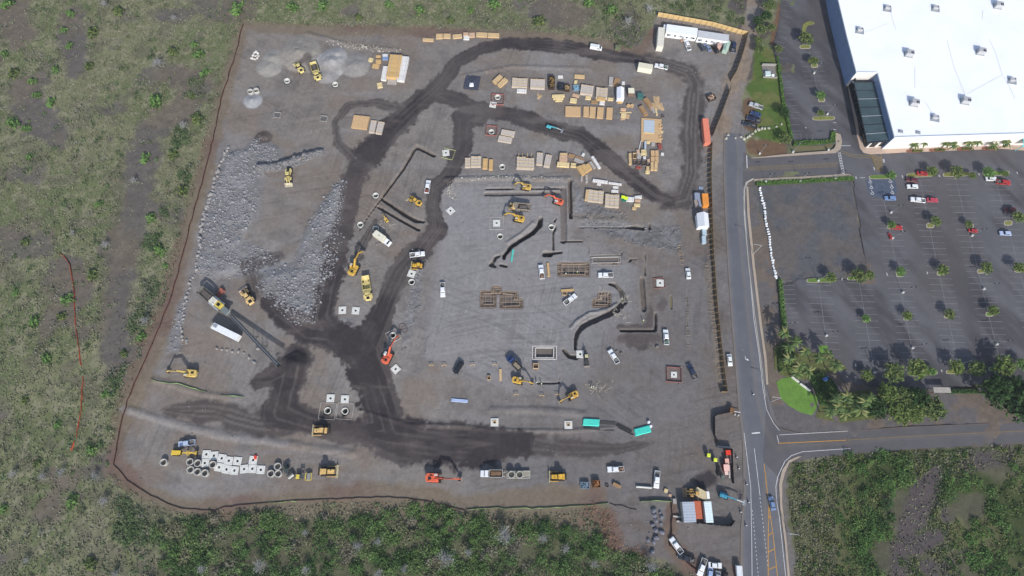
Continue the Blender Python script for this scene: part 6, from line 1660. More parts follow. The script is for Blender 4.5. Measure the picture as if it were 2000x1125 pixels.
# sawdust and shavings patches: low heaps
for c, rr, lab in (((1283, 204), 3.2, 'pale sawdust spill beside the aslant brown packs'), ((1220, 226), 2.2, 'sawdust patch under the offcuts'), ((1053, 188), 1.3, 'small sawdust patch left of the cream timber')):
    x, y = G(*c)
    n = 28; V = [(0, 0, .22)]
    for k, f in ((1, .5), (2, 1.0)):
        for i in range(n):
            t = 2 * math.pi * i / n; q = rr * f * (1 + .35 * math.sin(3 * t + rr) + .2 * math.sin(7 * t))
            V.append((q * math.cos(t) * .8, q * math.sin(t) * 1.1, .14 if k == 1 else -.02))
    Fc = [(0, 1 + i, 1 + (i + 1) % n) for i in range(n)] + [(1 + i, 1 + n + i, 1 + n + (i + 1) % n, 1 + (i + 1) % n) for i in range(n)]
    b = MB(); b.add(V, Fc); o = b.build('sawdust_heap', mat('sawdust', (186, 158, 122), var=.25, scale=.8, bump=.5)); o.location = (x, y, max(hz(x, y), 0) + .03); o['label'] = lab; o['category'] = 'sawdust heap'
# dark netting heap with a white bag
x, y = G(922, 162)
r = thing('netting_heap', 'heap of black netting laid out in the upper yard', 'netting', x, y, hz(x, y), R(-8))
n = 17; V = []; Fc = []
for j in range(n):
    for i in range(n):
        V.append(((i - 8) * .43 + random.uniform(-.12, .12), (j - 8) * .48 + random.uniform(-.12, .12), max(.05, .55 - .06 * max(abs(i - 8), abs(j - 8))) + random.uniform(0, .35)))
for j in range(n - 1):
    for i in range(n - 1): Fc.append((j * n + i, j * n + i + 1, (j + 1) * n + i + 1, (j + 1) * n + i))
b = MB(); b.add(V, Fc); b.build('net', mat('black_net', (64, 68, 84), rough=.8, var=.45, scale=3.5), r)
x, y = G(921, 167)
b = MB(); b.box(0, 0, .7, 2.2, 2.2, .9, tx=.6, ty=.6); o = b.build('white_sack', mat('white_sack', (226, 226, 232), rough=.7), None, bevel=.2); o.location = (x, y, .1); tag(o, 'white sack on the black netting heap', 'sack')
# pipe bundles ---------------------------------------------------------
def pipes(n, L, rad, col, rows=2):
    def f():
        r = empty('pipe_bundle'); m = mat('pipe_%d_%d' % col[:2], col, rough=.4, var=.06, island=.08)
        k = 0
        for j in range(rows):
            for i in range(n - j):
                b = MB(); dx = random.uniform(-.15, .15)
                b.cyl((-L / 2 + dx, (i - (n - 1 - j) / 2) * rad * 2.02, rad + j * rad * 1.75), (L / 2 + dx, (i - (n - 1 - j) / 2) * rad * 2.02, rad + j * rad * 1.75), rad, n=8); b.build('pipe', m, r); k += 1
        for x in (-L * .3, L * .3):
            b = MB(); b.box(x, 0, .03, .12, n * rad * 2.1, .06); b.build('bearer', mat('fresh_timber'), r)
        return r
    return f
TEAL, BLK = (60, 214, 196), (44, 45, 50)
for key, bld, c, ang, lab in (('tp', pipes(7, 6.0, .19, TEAL), (1154.5, 825), 3, 'left bundle of turquoise pipes by the lower dark road'), ('tp', None, (1254.5, 841), -14, 'right bundle of turquoise pipes by the lower dark road'), ('bp', pipes(5, 6.0, .13, BLK, 1), (1187, 826), 4, 'black pipes right of the left turquoise bundle'),
                              ('bp1', pipes(3, 6.0, .10, BLK, 1), (1183, 840), 2, 'low row of black pipes below the others'), ('bp', None, (1219, 836), 27, 'upper slanting black pipes left of the right turquoise bundle'), ('bp1', None, (1222, 842), 27, 'lower slanting black pipes left of the right turquoise bundle'),
                              ('bp1', None, (1156, 838), 2, 'thin black pipes under the left turquoise bundle'), ('wp', pipes(3, 6.2, .2, (176, 194, 226), 1), (897.5, 782.5), 5, 'short row of pale blue pipes on the gravel'), ('tq', pipes(2, 5.4, .18, (90, 206, 190), 1), (1000.5, 500), 97, 'turquoise pipes right of the dug channel end')):
    x, y = G(*c); spawn(key, bld, lab, 'pipe bundle', x, y, max(hz(x, y), 0), R(-ang), 1.0, 'pipe bundles')
for c, lab in (((1266.5, 825), 'white bag at the head of the right turquoise pipes'), ((1270.5, 833), 'white bucket at the end of the right turquoise pipes')):
    x, y = G(*c); b = MB(); b.cyl((0, 0, 0), (0, 0, 1.0), .6, .5, n=12); o = b.build('white_drum', mat('white_sack')); o.location = (x, y, max(hz(x, y), 0)); tag(o, lab, 'bag', None)
a, c = G(1244, 950.5), G(1271, 952.5)
b = MB(); b.side([(-.35, 0), (.35, 0), (.14, .9), (-.14, .9)], -2.8, 2.8); o = b.build('concrete_barrier', m_cwhite); o.location = ((a[0] + c[0]) / 2, (a[1] + c[1]) / 2, .02); o.rotation_euler = (0, 0, R(86)); tag(o, 'long white concrete barrier left of the lower white pickup', 'barrier')
# timber forms round the footings ---------------------------------------
m_form = mat('form_timber', (168, 148, 130), rough=.85, var=.2, island=.2)
m_formw = mat('form_white', (192, 188, 184), rough=.8, var=.15, island=.1)
def form(lab, corners, inset, nx, ny, m, depth=.55, bw=.12):
    W = [Vector((*p, 0)) for p in GV(corners)]
    c = sum(W, Vector()) / len(W)
    r = thing('footing_formwork', lab, 'formwork', c.x, c.y, 0, 0, 'timber footing forms')
    P = [p - c for p in W]
    n = len(P)
    for k in (0, 1):
        Q = P if k == 0 else [p * (1 - inset / max(p.length, .1)) for p in P]
        for i in range(n):
            b = MB(); b.beam((*Q[i].to_2d(), .02 - depth / 2), (*Q[(i + 1) % n].to_2d(), .04 - depth / 2), bw, depth); b.build('form_board', m, r)
    Q = [p * (1 - inset / max(p.length, .1)) for p in P]
    for i in range(n):
        A, B = P[i], P[(i + 1) % n]
        L = (B - A).length
        for j in range(int(L / .9)):
            f = (j + .5) / int(L / .9)
            p = A.lerp(B, f); q_ = Q[i].lerp(Q[(i + 1) % n], f)
            b = MB(); b.beam((*p.to_2d(), .08), (*q_.to_2d(), .08), .09, .09); b.build('form_tie', m, r)
    mn = Vector((min(p.x for p in P), min(p.y for p in P))); mx = Vector((max(p.x for p in P), max(p.y for p in P)))
    for j in range(nx):
        x = mn.x + (mx.x - mn.x) * (j + 1) / (nx + 1)
        b = MB(); b.beam((x, mn.y + .2, .14), (x, mx.y - .2, .14), .1, .09); b.build('walers', m, r)
    for j in range(ny):
        y = mn.y + (mx.y - mn.y) * (j + 1) / (ny + 1)
        b = MB(); b.beam((mn.x + .2, y, .22), (mx.x - .2, y, .22), .1, .09); b.build('walers', m, r)
    return r
form('left square timber form of the pair on the levelled ground', [(938, 568), (969, 568), (969, 600), (938, 600)], 1.6, 2, 2, m_form)
form('right square timber form of the pair on the levelled ground', [(976, 569), (1011, 570), (1011, 585), (1021, 585), (1021, 602), (976, 602)], 1.6, 3, 2, m_form)
form('small timber form between the upper corners of the pair', [(961, 559), (978, 559), (978, 573), (961, 573)], .8, 0, 1, m_form)
form('big oblong timber form with two workers', [(1089, 513), (1151, 513), (1151, 539), (1089, 539)], 1.8, 5, 2, m_form)
form('timber form with a cut off corner near the curved trench', [(1168, 571), (1193, 571), (1193, 599), (1157, 599), (1157, 585), (1168, 585)], 1.5, 2, 2, m_form)
form('pale walled oblong form above the tan crate', [(1040, 676), (1087, 676), (1087, 702), (1040, 702)], 1.3, 0, 0, m_formw, .6, .42)
form('long low form strip right of the big timber form', [(1154, 502), (1212, 501), (1212, 513), (1154, 514)], .8, 0, 0, m_formw, .35)
form('stepped form strip above the white pickup', [(1168, 513), (1193, 514), (1211, 511), (1211, 518), (1170, 519)], .6, 0, 0, m_form, .4)
# a string-line of small wooden barricades
def hurdle():
    r = empty('barricade'); m = mat('fresh_timber')
    for s in (-.6, .6):
        b = MB(); b.beam((s, -.3, 0), (s, 0, .9), .07, .07); b.beam((s, .3, 0), (s, 0, .9), .07, .07); b.build('leg', m, r)
    b = MB(); b.beam((-.8, 0, .9), (.8, 0, .9), .1, .16); b.build('rail', m, r)
    return r
for i, c in enumerate([(843, 714), (868, 714), (923, 713.5), (967, 713), (1008, 771), (1058, 773), (1089, 771)]):
    x, y = G(*c); spawn('hurdle', hurdle, 'small wooden barricade on the levelled ground, %s from the left' % nth(i + 1), 'barricade', x, y, hz(x, y), R(random.uniform(-8, 8)), 1.2, 'small wooden barricades')
# red steel hoops and strewn sticks
for c, lab in (((786, 638), 'upper rusty hoop left on the gravel'), ((790, 643), 'lower rusty hoop left on the gravel')):
    x, y = G(*c); b = MB(); b.ring(0, 0, .02, .12, 1.35, 1.2, 28); o = b.build('steel_hoop', mat('hoop_rust', (96, 72, 62))); o.location = (x, y, hz(x, y) + .02); tag(o, lab, 'hoop', 'rusty hoops')
b = MB(); q = random.Random(5)
for i in range(150):
    cx, cy = q.choice([(876, 378), (884, 366), (1210, 618), (1214, 606), (1218, 590), (1180, 575), (1160, 757), (1175, 762), (760, 440), (745, 438)])
    x, y = G(cx + q.gauss(0, 7), cy + q.gauss(0, 6)); t = q.uniform(0, 3.1); l = q.uniform(.6, 2.4)
    z = max(hz(x, y), 0) + .08
    b.beam((x, y, z), (x + l * math.cos(t), y + l * math.sin(t), z + .05), .1, .07)
tag(b.build('strewn_sticks', mat('stick_wood', (190, 182, 168), island=.35)), kind='stuff')
b = MB()
for i in range(24):
    f = i / 23
    for (a, c) in (((1326, 480), (1332, 516)), ((1341, 565), (1345, 680)), ((1380, 520), (1400, 690))):
        x, y = G(a[0] + (c[0] - a[0]) * f, a[1] + (c[1] - a[1]) * f)
        z = max(hz(x, y), 0)
        if q.random() < .45: continue
        b.beam((x - q.uniform(.2, 1.2), y, z + .3), (x + q.uniform(.2, 1.2), y + q.uniform(-.3, .3), z + .3), .1, .1)
        b.box(x, y, z + .18, .12, .12, .5)
    if i < 23:
        pass
tag(b.build('strewn_stakes', mat('stake_wood', (170, 150, 132), island=.3)), kind='stuff')
# ------------------------------------------------------------------ fences
m_ply = mat('plywood_yellow', (212, 182, 128), rough=.8, var=.12, scale=.8)
m_ply_shade = mat('plywood_shaded', (130, 108, 80), rough=.85, var=.2, scale=.8)  # same plywood in darker brown: shade of the west face painted in
m_post = mat('fence_timber', (186, 160, 122), rough=.85, var=.15)
m_wind = mat('dark_screen', (52, 46, 46), rough=.9, var=.12)
def board_fence(lab, pts, h, pm, side, w=2.44, braces=True, brm=None, name='plank_fence', grp='tall plank fences round the site'):
    """panels, posts and slanting braces along a line; braces stand on the given side (+1 left of the run)"""
    W = [Vector((*p, 0)) for p in GV(pts)]
    r = thing(name, lab, 'fence', W[0].x, W[0].y, 0, 0, grp)
    o = W[0].copy()
    pan, pst = None, None
    for A, B in zip(W, W[1:]):
        L = (B - A).length
        n = max(1, round(L / w))
        d = (B - A).normalized()
        s = Vector((-d.y, d.x, 0)) * side
        for i in range(n):
            p, q = A.lerp(B, i / n), A.lerp(B, (i + 1) / n)
            z = 0.0
            b = MB(); b.beam((*(p - o + d * .02).to_2d(), h / 2), (*(q - o - d * .02).to_2d(), h / 2 + random.uniform(-.04, .04)), .05, h + .1); b.build('fence_panel', pm, r)
            pp = p - o + s * .1
            b = MB(); b.box(pp.x, pp.y, h / 2, .12, .12, h + .1); b.build('post', brm or m_post, r)
            if braces:
                b = MB(); b.beam((*pp.to_2d(), h * .8), (*(pp + s * 1.9).to_2d(), .1), .1, .1); b.build('brace', brm or m_post, r)
    return r
board_fence('sunlit yellow plank fence behind the site office', [(1284, 32), (1335, 41), (1390, 51), (1458, 70)], 2.6, m_ply, -1)
board_fence('upper run of plank fence down the east side from the office corner', [(1458, 70), (1453, 92), (1444, 122), (1434, 148), (1426, 160)], 2.8, m_ply_shade, -1)
board_fence('middle run of plank fence with shaded face beside the gravel path', [(1425, 176), (1415, 204), (1403, 236), (1390, 268)], 2.8, m_ply_shade, -1)
board_fence('long lower run of plank fence with braces beside the main road', [(1388, 282), (1386, 340), (1388, 420), (1391, 500), (1397, 590), (1404, 660), (1412, 730), (1417, 767), (1407, 766)], 2.6, m_ply_shade, -1)
board_fence('short dark return fence at the site gate', [(1393, 815), (1393, 850), (1400, 866)], 2.2, m_wind, 1, braces=False, name='screen_fence', grp='dark screen fences')
board_fence('dark fence hung from the gate barricade', [(1424, 806), (1399, 811), (1393, 815)], 2.0, m_wind, 1, braces=False, name='screen_fence', grp='dark screen fences')
board_fence('screen fence round the corner with red boxes', [(1399, 874), (1427, 877), (1428, 915), (1430, 944)], 2.2, m_wind, 1, braces=False, brm=m_formw, name='screen_fence', grp='dark screen fences')
board_fence('dark screen fence along the foot of the gate yard', [(1326, 1019), (1350, 1020), (1390, 1025), (1424, 1028), (1432, 1016)], 2.2, m_wind, 1, braces=False, brm=m_formw, name='screen_fence', grp='dark screen fences')
def cap(lab, pts, m, h, w=.35):
    W = GV(pts)
    b = MB()
    for p, q in zip(W, W[1:]): b.beam((p[0] - W[0][0], p[1] - W[0][1], h), (q[0] - W[0][0], q[1] - W[0][1], h), w, .3)
    o = b.build('concrete_barrier', m); o.location = (*W[0], 0); tag(o, lab, 'barrier', 'white barriers at the gate yard')
for lab, pts in (('white barrier along the top of the red box corner', [(1400, 872), (1426, 874)]), ('white barrier upright beside the red boxes', [(1426, 880), (1426.5, 905)]), ('white barrier low at the red boxes fence end', [(1424, 908), (1424, 934)]), ('white barrier at the foot of the metal roofed shed', [(1321, 1018), (1349, 1019.5)]), ('grey barrier left of the metal roofed shed', [(1314, 1008), (1330, 1010)])):
    cap(lab, pts, m_formw, .45, .5)
def silt(name, lab, pts, h, m, grp='low silt fences', stake=6.0):
    """low fabric fence: one wavy ribbon plus stakes"""
    P = []
    for p, q in zip(pts, pts[1:]):
        a, c = Vector(G(*p)), Vector(G(*q))
        n = max(2, int((c - a).length / 2.2))
        P += [a.lerp(c, i / n) for i in range(n)]
    P.append(Vector(G(*pts[-1])))
    P = [p + Vector((random.uniform(-.22, .22), random.uniform(-.22, .22))) for p in P]
    o = P[0]
    r = thing(name, lab, 'silt fence', o.x, o.y, 0, 0, grp)
    V, Fc = [], []
    Z = heights(np.array([p.x for p in P]), np.array([p.y for p in P]))
    for p, z in zip(P, Z):
        z = max(z, -.1)
        t = random.uniform(-.15, .15)
        V += [(p.x - o.x, p.y - o.y, z - .1), (p.x - o.x + t, p.y - o.y + t, z + h), (p.x - o.x + t + .05, p.y - o.y + t + .05, z + h), (p.x - o.x + .05, p.y - o.y + .05, z - .1)]
    for i in range(len(P) - 1):
        for k in range(4): Fc.append((4 * i + k, 4 * i + (k + 1) % 4, 4 * i + 4 + (k + 1) % 4, 4 * i + 4 + k))
    b = MB(); b.add(V, Fc); b.build('fabric', m, r)
    k = max(1, int(stake / 2.2))
    for p, z in list(zip(P, Z))[::k * 2]:
        b = MB(); b.box(p.x - o.x + .12, p.y - o.y, z + h / 2, .1, .1, h + .4); b.build('stake', m_track, r)
    return r
m_silt = mat('silt_brown', (88, 56, 50), rough=.9, var=.15); m_siltr = mat('silt_red', (120, 62, 50), rough=.9, var=.2); m_siltg = mat('silt_green', (150, 186, 116), rough=.8, var=.2)
silt('silt_fence', 'brown silt fence down the whole west side of the site', [(475, 48), (460, 108), (440, 172), (432, 196), (424, 240), (410, 300), (392, 368), (372, 440), (352, 520), (332, 590), (303, 660), (275, 722), (250, 782), (235, 838), (222, 907)], .8, m_silt)
silt('silt_fence', 'red brown silt fence round the lower left corner', [(222, 907), (250, 938), (285, 963), (330, 984), (370, 996), (420, 998), (440, 990), (540, 981), (620, 976), (700, 973), (760, 972), (810, 976), (860, 986), (910, 996)], .4, m_silt)
silt('silt_fence', 'pale green silt fence along the lower edge of the site', [(910, 996), (945, 992), (1000, 993), (1050, 993), (1100, 990), (1150, 987), (1187, 983)], .5, m_siltg)
silt('silt_fence', 'short green silt fence right of the gap in the lower edge', [(1249, 978), (1280, 979), (1311, 980)], 1.1, m_siltg)
silt('silt_fence', 'dark silt fence left of the parked pickups in the lower yard', [(1311, 981), (1312, 1010), (1308, 1066)], 1.0, m_silt)
silt('silt_fence', 'collapsed red silt fence beside the lower yard trees', [(1308, 1066), (1330, 1090), (1350, 1106), (1368, 1122), (1380, 1140)], .8, m_siltr)
silt('silt_fence', 'short rusty fence end at the lower yard by the road', [(1432, 1104), (1433, 1126)], 1.0, m_siltr)
silt('silt_fence', 'black hose lying below the green silt fence', [(1190, 985), (1215, 988), (1244, 995)], .3, m_wind, stake=900)
silt('orange_fence', 'upper length of orange fence lying in the western scrub', [(118, 494), (128, 503), (136, 520), (141, 545), (146, 575), (147, 605), (149, 640), (152, 665), (156, 690), (158, 715)], .5, mat('orange_net', (206, 82, 50), rough=.8, var=.2), None)
silt('orange_fence', 'lower length of orange fence lying in the western scrub', [(162, 735), (160, 775), (158, 800), (153, 835), (149, 855)], .5, mat('orange_net'), None)
silt('orange_fence', 'faint end of the orange fence in the scrub grass', [(147, 862), (140, 880)], .6, mat('orange_net'), None)
silt('silt_roll', 'upper lime green silt roll below the pale yellow excavator', [(297, 742), (320, 748), (346, 749), (372, 757), (392, 762), (404, 766)], .35, m_siltg, 'lime green silt rolls', 900)
silt('silt_roll', 'lower lime green silt roll end on the pale berm', [(434, 772), (455, 774), (478, 776)], .35, m_siltg, 'lime green silt rolls', 900)
silt('silt_roll', 'lime green roll lying outside the lower silt fence', [(524, 982), (550, 981), (581, 979)], .35, m_siltg, 'lime green silt rolls', 900)
# netting squares round wells
def square(lab, c, s, az, m, h=.7):
    x, y = G(*c); r = thing('safety_net', lab, 'netting', x, y, 0, R(az), 'netting squares round wells')
    for i in range(4):
        t = R(90 * i)
        a = Vector((s / 2 * math.cos(t) - s / 2 * math.sin(t), s / 2 * math.sin(t) + s / 2 * math.cos(t))); q_ = Vector((-s / 2 * math.sin(t) - s / 2 * math.cos(t), s / 2 * math.cos(t) - s / 2 * math.sin(t)))
        b = MB(); b.beam((*a, h / 2), (*q_, h / 2), .08, h); b.build('net', m, r)
        b = MB(); b.box(a.x, a.y, h / 2, .1, .1, h + .3); b.build('post', m_post, r)
    return r
m_pinknet = mat('pink_net', (150, 98, 92), rough=.9, var=.2)
square('reddish netting square round the upper yard well', (972, 195), 5.4, -2, m_pinknet)
square('reddish netting square round the well below the haul road', (960, 256), 4.8, -6, m_pinknet)
square('reddish netting square round the small block right of the gravel', (1316, 732), 5.6, -4, m_pinknet)
square('green timber square round the block by the haul bend', (876, 301), 4.8, -16, mat('green_timber', (176, 184, 130), var=.2), .35)
square('orange netting round the block right of the levelled ground', (1287, 553), 4.2, 6, m_pinknet, .4)
square('thin cord rectangle round the left twin well', (640, 803), 6.0, -4, m_formw, .2)
square('thin cord rectangle round the right twin well', (674, 803), 6.0, -4, m_formw, .2)
square('cord square round the block at the dug square', (970, 436), 5.6, 0, m_formw, .2)
square('cord square round the well under the orange excavator', (768, 656), 4.6, 30, m_formw, .3)
# ------------------------------------------------------------------ lamp posts, delineators
m_pole = mat('lamp_pole', (150, 152, 156), rough=.5, metal=.3)
def lamp(arms=2):
    def f():
        r = empty('lamp_post')
        b = MB(); b.cyl((0, 0, 0), (0, 0, .8), .42, n=12); b.build('base', m_cwhite, r)
        b = MB(); b.cyl((0, 0, .8), (0, 0, 7.2), .10, .07, n=8); b.build('pole', m_pole, r)
        for s in ((1, -1) if arms == 2 else (1,)):
            b = MB(); b.beam((0, 0, 7.1), (s * .5, 0, 7.1), .1, .1); b.build('arm', m_pole, r)
            b = MB(); b.box(s * .8, 0, 7.1, .7, .45, .16); b.build('lamp_head', m_dark, r)
        return r
    return f
LP = [((1762, 572), 'in the left row, third tree down'), ((1781, 680), 'at the lower part of the left full row'), ((1613, 656), 'in the leftmost short row near the palms'), ((1945, 673), 'lower right of the lot'), ((1920, 565), 'right of centre in the lot'), ((1742, 466), 'just below the red car under a tree'), ((1897, 461), 'below the red car of the middle row'),
      ((1739, 416), 'below the blue bays'), ((1597, 549), 'on the long grass island by the bare lot'), ((1707, 728), 'behind the left big shrub of the bottom row'), ((1869, 712), 'between trees of the bottom row'), ((1589, 144), 'in the middle of the upper left lot'), ((1615, 224), 'by the lower island of the upper left lot'),
      ((1495, 356), 'left one of three south of the entry road'), ((1561, 355), 'middle one of three south of the entry road'), ((1630, 350), 'right one of three south of the entry road'), ((1483, 301), 'left one of three north of the entry road'), ((1548, 298), 'middle one of three north of the entry road'), ((1617, 294), 'right one of three north of the entry road'), ((1532, 640), 'beside the left hedge of the lot')]
for c, lab in LP:
    x, y = G(*c); spawn('lamp', lamp(), 'parking lot lamp post ' + lab, 'lamp post', x, y, .2, R(8), 1.0, 'parking lot lamp posts')
def streetlight():
    r = empty('street_lamp')
    b = MB(); b.cyl((0, 0, 0), (0, 0, 9.0), .12, .08, n=8); b.build('pole', mat('white_pole', (206, 208, 210), rough=.4, metal=.2), r)
    b = MB(); b.beam((0, 0, 8.9), (-2.6, .3, 9.3), .1, .1); b.build('arm', mat('white_pole'), r)
    b = MB(); b.box(-2.9, .3, 9.3, .8, .3, .14); b.build('lamp_head', m_chrome, r)
    return r
for c, lab in (((1471, 496), 'upper street lamp beside the main road and bare lot'), ((1506, 784), 'street lamp at the junction corner by the bright lawn'), ((1538, 1041), 'lower street lamp beside the main road and dense scrub')):
    x, y = G(*c); spawn('slamp', streetlight, lab, 'street lamp', x, y, .1, 0, 1.0, 'street lamps on the main road')
def delin():
    r = empty('road_delineator')
    b = MB(); b.cyl((0, 0, 0), (0, 0, .08), .35, n=10); b.build('base', m_black, r)
    b = MB(); b.cyl((0, 0, .08), (0, 0, 1.0), .2, .14, n=8); b.build('tube', mat('white_sack'), r)
    return r
for i, c in enumerate([(1442, 915), (1457, 946), (1461, 981), (1446, 1000), (1456, 1026), (1438, 893), (1470, 771)]):
    x, y = G(*c); spawn('delin', delin, 'white delineator on the road shoulder, %s from the top' % nth({6: 1, 5: 2, 0: 3, 1: 4, 2: 5, 3: 6, 4: 7}[i]), 'delineator', x, y, .18 if c[0] > 1455 else .1, 0, 1.2, 'white road delineators')
# site gate barricade
x, y = G(1433, 805)
r = thing('gate_barricade', 'brown and white barricade at the site entrance by the road', 'barricade', x, y, .1, R(-15))
b = MB(); b.box(-1.2, .3, .9, 1.6, 1.6, 1.8); b.build('timber_box', mat('barricade_brown', (120, 88, 62), var=.3), r)
b = MB(); b.beam((-.4, 0, 1.2), (2.0, .3, 1.2), .2, .3); b.build('rail', m_white, r)
for xx in (.4, 1.6):
    b = MB(); b.cyl((xx, -.9, 0), (xx, -.9, .9), .3, n=10); b.build('barrel', m_formw, r)
# turquoise sign panels and small things by the lawn
for c, az, ln, lab in (((1554, 741), -42, 3.2, 'upper white wall sign by the bright lawn'), ((1573, 756), -40, 4.4, 'lower white wall sign by the bright lawn')):
    x, y = G(*c, 1); b = MB(); b.box(0, 0, .6, ln, .5, 1.2); o = b.build('monument_sign', m_cwhite, None, bevel=.04); o.location = (x, y, .05); o.rotation_euler = (0, 0, R(az)); tag(o, lab, 'sign', 'white wall signs')
x, y = G(1830, 764)
r = thing('bus_shelter', 'grey flat roofed shelter between hedge and big trees', 'shelter', x, y, .1, R(-1))
b = MB(); b.box(0, 0, 2.7, 6.4, 2.0, .2); b.build('roof', mat('shelter_roof', (166, 160, 152)), r)
for sx in (-2.9, 2.9):
    for sy in (-.8, .8):
        b = MB(); b.box(sx, sy, 1.3, .14, .14, 2.6); b.build('post', m_dark, r)
# small fenced utility yard on the grass
x, y = G(1502, 141)
r = thing('utility_enclosure', 'small walled utility yard on the grass left of the upper lot', 'enclosure', x, y, .1, R(-2))
b = MB(); b.box(0, 3.4, .7, 6.4, .3, 1.4); b.build('wall', m_old, r)
b = MB(); b.box(0, -3.2, .4, 6.4, .3, .8); b.build('wall', m_old, r)
b = MB(); b.box(0, 0, .06, 6.0, 6.4, .1); b.build('gravel_floor', mat('yard_gravel', (124, 120, 116), var=.2), r)
b = MB(); b.box(-1.2, -1.8, .8, 2.4, 2.2, 1.5); b.build('transformer_box', mat('mint_box', (196, 214, 210), rough=.6), r, bevel=.04)
b = MB(); b.box(1.1, -2.4, .6, 1.2, 1.0, 1.1); b.build('meter_cabinet', wt_, r)
# people (small, seen from far above): one body grown as a single surface, helmet and vest
def person_build():
    me = bpy.data.meshes.new('person')
    V = [(0, 0, .95), (0, 0, 1.2), (0, 0, 1.42), (.03, 0, 1.56), (.04, 0, 1.68), (-.02, .2, 1.40), (.02, .27, 1.12), (.16, .25, .92), (-.02, -.2, 1.40), (.02, -.27, 1.12), (.16, -.25, .92), (.02, .1, .9), (.06, .11, .5), (.0, .11, .06), (.12, .11, .03), (-.02, -.1, .9), (-.06, -.11, .5), (-.14, -.11, .06), (-.02, -.11, .03)]
    E_ = [(0, 1), (1, 2), (2, 3), (3, 4), (2, 5), (5, 6), (6, 7), (2, 8), (8, 9), (9, 10), (0, 11), (11, 12), (12, 13), (13, 14), (0, 15), (15, 16), (16, 17), (17, 18)]
    me.from_pydata(V, E_, [])
    o = bpy.data.objects.new('person', me); sc.collection.objects.link(o)
    md = o.modifiers.new('skin', 'SKIN'); 
    rad = [.17, .16, .15, .07, .11, .07, .055, .04, .07, .055, .04, .10, .07, .05, .045, .10, .07, .05, .045]
    for i, q_ in enumerate(rad): me.skin_vertices[0].data[i].radius = (q_, q_)
    me.skin_vertices[0].data[0].use_root = True
    s_ = o.modifiers.new('sub', 'SUBSURF'); s_.levels = 1; s_.render_levels = 1
    dg = bpy.context.evaluated_depsgraph_get()
    m2 = bpy.data.meshes.new_from_object(o.evaluated_get(dg))
    m2.name = 'person_body'
    bpy.data.objects.remove(o)
    m2.materials.clear(); m2.materials.append(mat('work_clothes', (58, 62, 78), rough=.9))
    o = link(bpy.data.objects.new('person', m2))
    b = MB(); b.cyl((.04, 0, 1.70), (.04, 0, 1.80), .17, .13, n=12); b.cyl((.04, 0, 1.80), (.04, 0, 1.86), .13, .05, n=12); b.box(.2, 0, 1.71, .16, .2, .02); b.build('hard_hat', mat('hat_white', (240, 240, 236), rough=.4), o)
    b = MB(); b.box(0, 0, 1.24, .34, .42, .42, tx=.9, ty=1.0); b.build('safety_vest', mat('vest_lime', (200, 220, 70), rough=.8), o, bevel=.05)
    return o
for i, (c, lab) in enumerate([((1127, 560), 'worker in a white helmet inside the big timber form, right'), ((1105, 563), 'worker in a white helmet inside the big timber form, left'), ((1154, 757), 'left of two workers standing over strewn sticks'), ((1158, 756), 'right of two workers standing over strewn sticks'), ((1048, 748), 'worker near the bucket of the trench corner excavator'), ((1057, 751), 'worker at the right end of the corner trench'), ((1255, 628), 'worker at the edge of the damp excavation'), ((1214, 585), 'worker at the head of the curved trench')]):
    if 'form' in lab: c = (c[0] - 0, c[1] - 28)
    x, y = G(*c); spawn('person', person_build, lab, 'person', x, y, max(hz(x, y), -.9), random.uniform(0, 6), 1.1, 'workers on the site')
# ------------------------------------------------------------------ boulders and rubble
PHI = (1 + 5 ** .5) / 2
ICO = np.array([(-1, PHI, 0), (1, PHI, 0), (-1, -PHI, 0), (1, -PHI, 0), (0, -1, PHI), (0, 1, PHI), (0, -1, -PHI), (0, 1, -PHI), (PHI, 0, -1), (PHI, 0, 1), (-PHI, 0, -1), (-PHI, 0, 1)]) / 1.902
ICF = np.array([(0, 11, 5), (0, 5, 1), (0, 1, 7), (0, 7, 10), (0, 10, 11), (1, 5, 9), (5, 11, 4), (11, 10, 2), (10, 7, 6), (7, 1, 8), (3, 9, 4), (3, 4, 2), (3, 2, 6), (3, 6, 8), (3, 8, 9), (4, 9, 5), (2, 4, 11), (6, 2, 10), (8, 6, 7), (9, 8, 1)])
m_rock = mat('rock_grey', attr=True, rough=.95, var=.2, scale=1.5, spec=.1)
rg = np.random.default_rng(5)
def rocks(name, x, y, z, s, col, kind='stuff'):
    n = len(x)
    V = ICO[None] * (1 + .35 * (rg.random((n, 12, 1)) - .5)) * s[:, None, None] * np.array([1, 1, .72])
    t = rg.random(n) * 6.28
    c, sn = np.cos(t)[:, None], np.sin(t)[:, None]
    X = V[..., 0] * c - V[..., 1] * sn * .8 + x[:, None]
    Y = V[..., 0] * sn + V[..., 1] * c * .8 + y[:, None]
    Z = V[..., 2] + z[:, None]
    V = np.stack([X, Y, Z], -1).reshape(-1, 3)
    Fc = (ICF[None] + (np.arange(n) * 12)[:, None, None]).reshape(-1, 3)
    cc = np.repeat(col * (.75 + .5 * rg.random((n, 1))), 12, 0)
    return tag(mesh_np(name, V, Fc, m_rock, cc), kind=kind)
def scatter(n, field, lo, box, jitter=0.0):
    (x0, y0), (x1, y1) = G(box[0], box[3]), G(box[2], box[1])
    x0, x1 = min(G(box[0], box[1])[0], x0), max(G(box[2], box[1])[0], x1)
    x = rg.uniform(x0, x1, n); y = rg.uniform(y0, y1, n)
    k = samp(field, x, y) + jitter * (fbm(x, y, 5, 3, 31) - .5) < lo
    return x[k], y[k]
GREYR = np.array([[.25, .248, .258]])
x, y = scatter(62000, f_rubble, .6, (310, 250, 700, 700), 7.0)
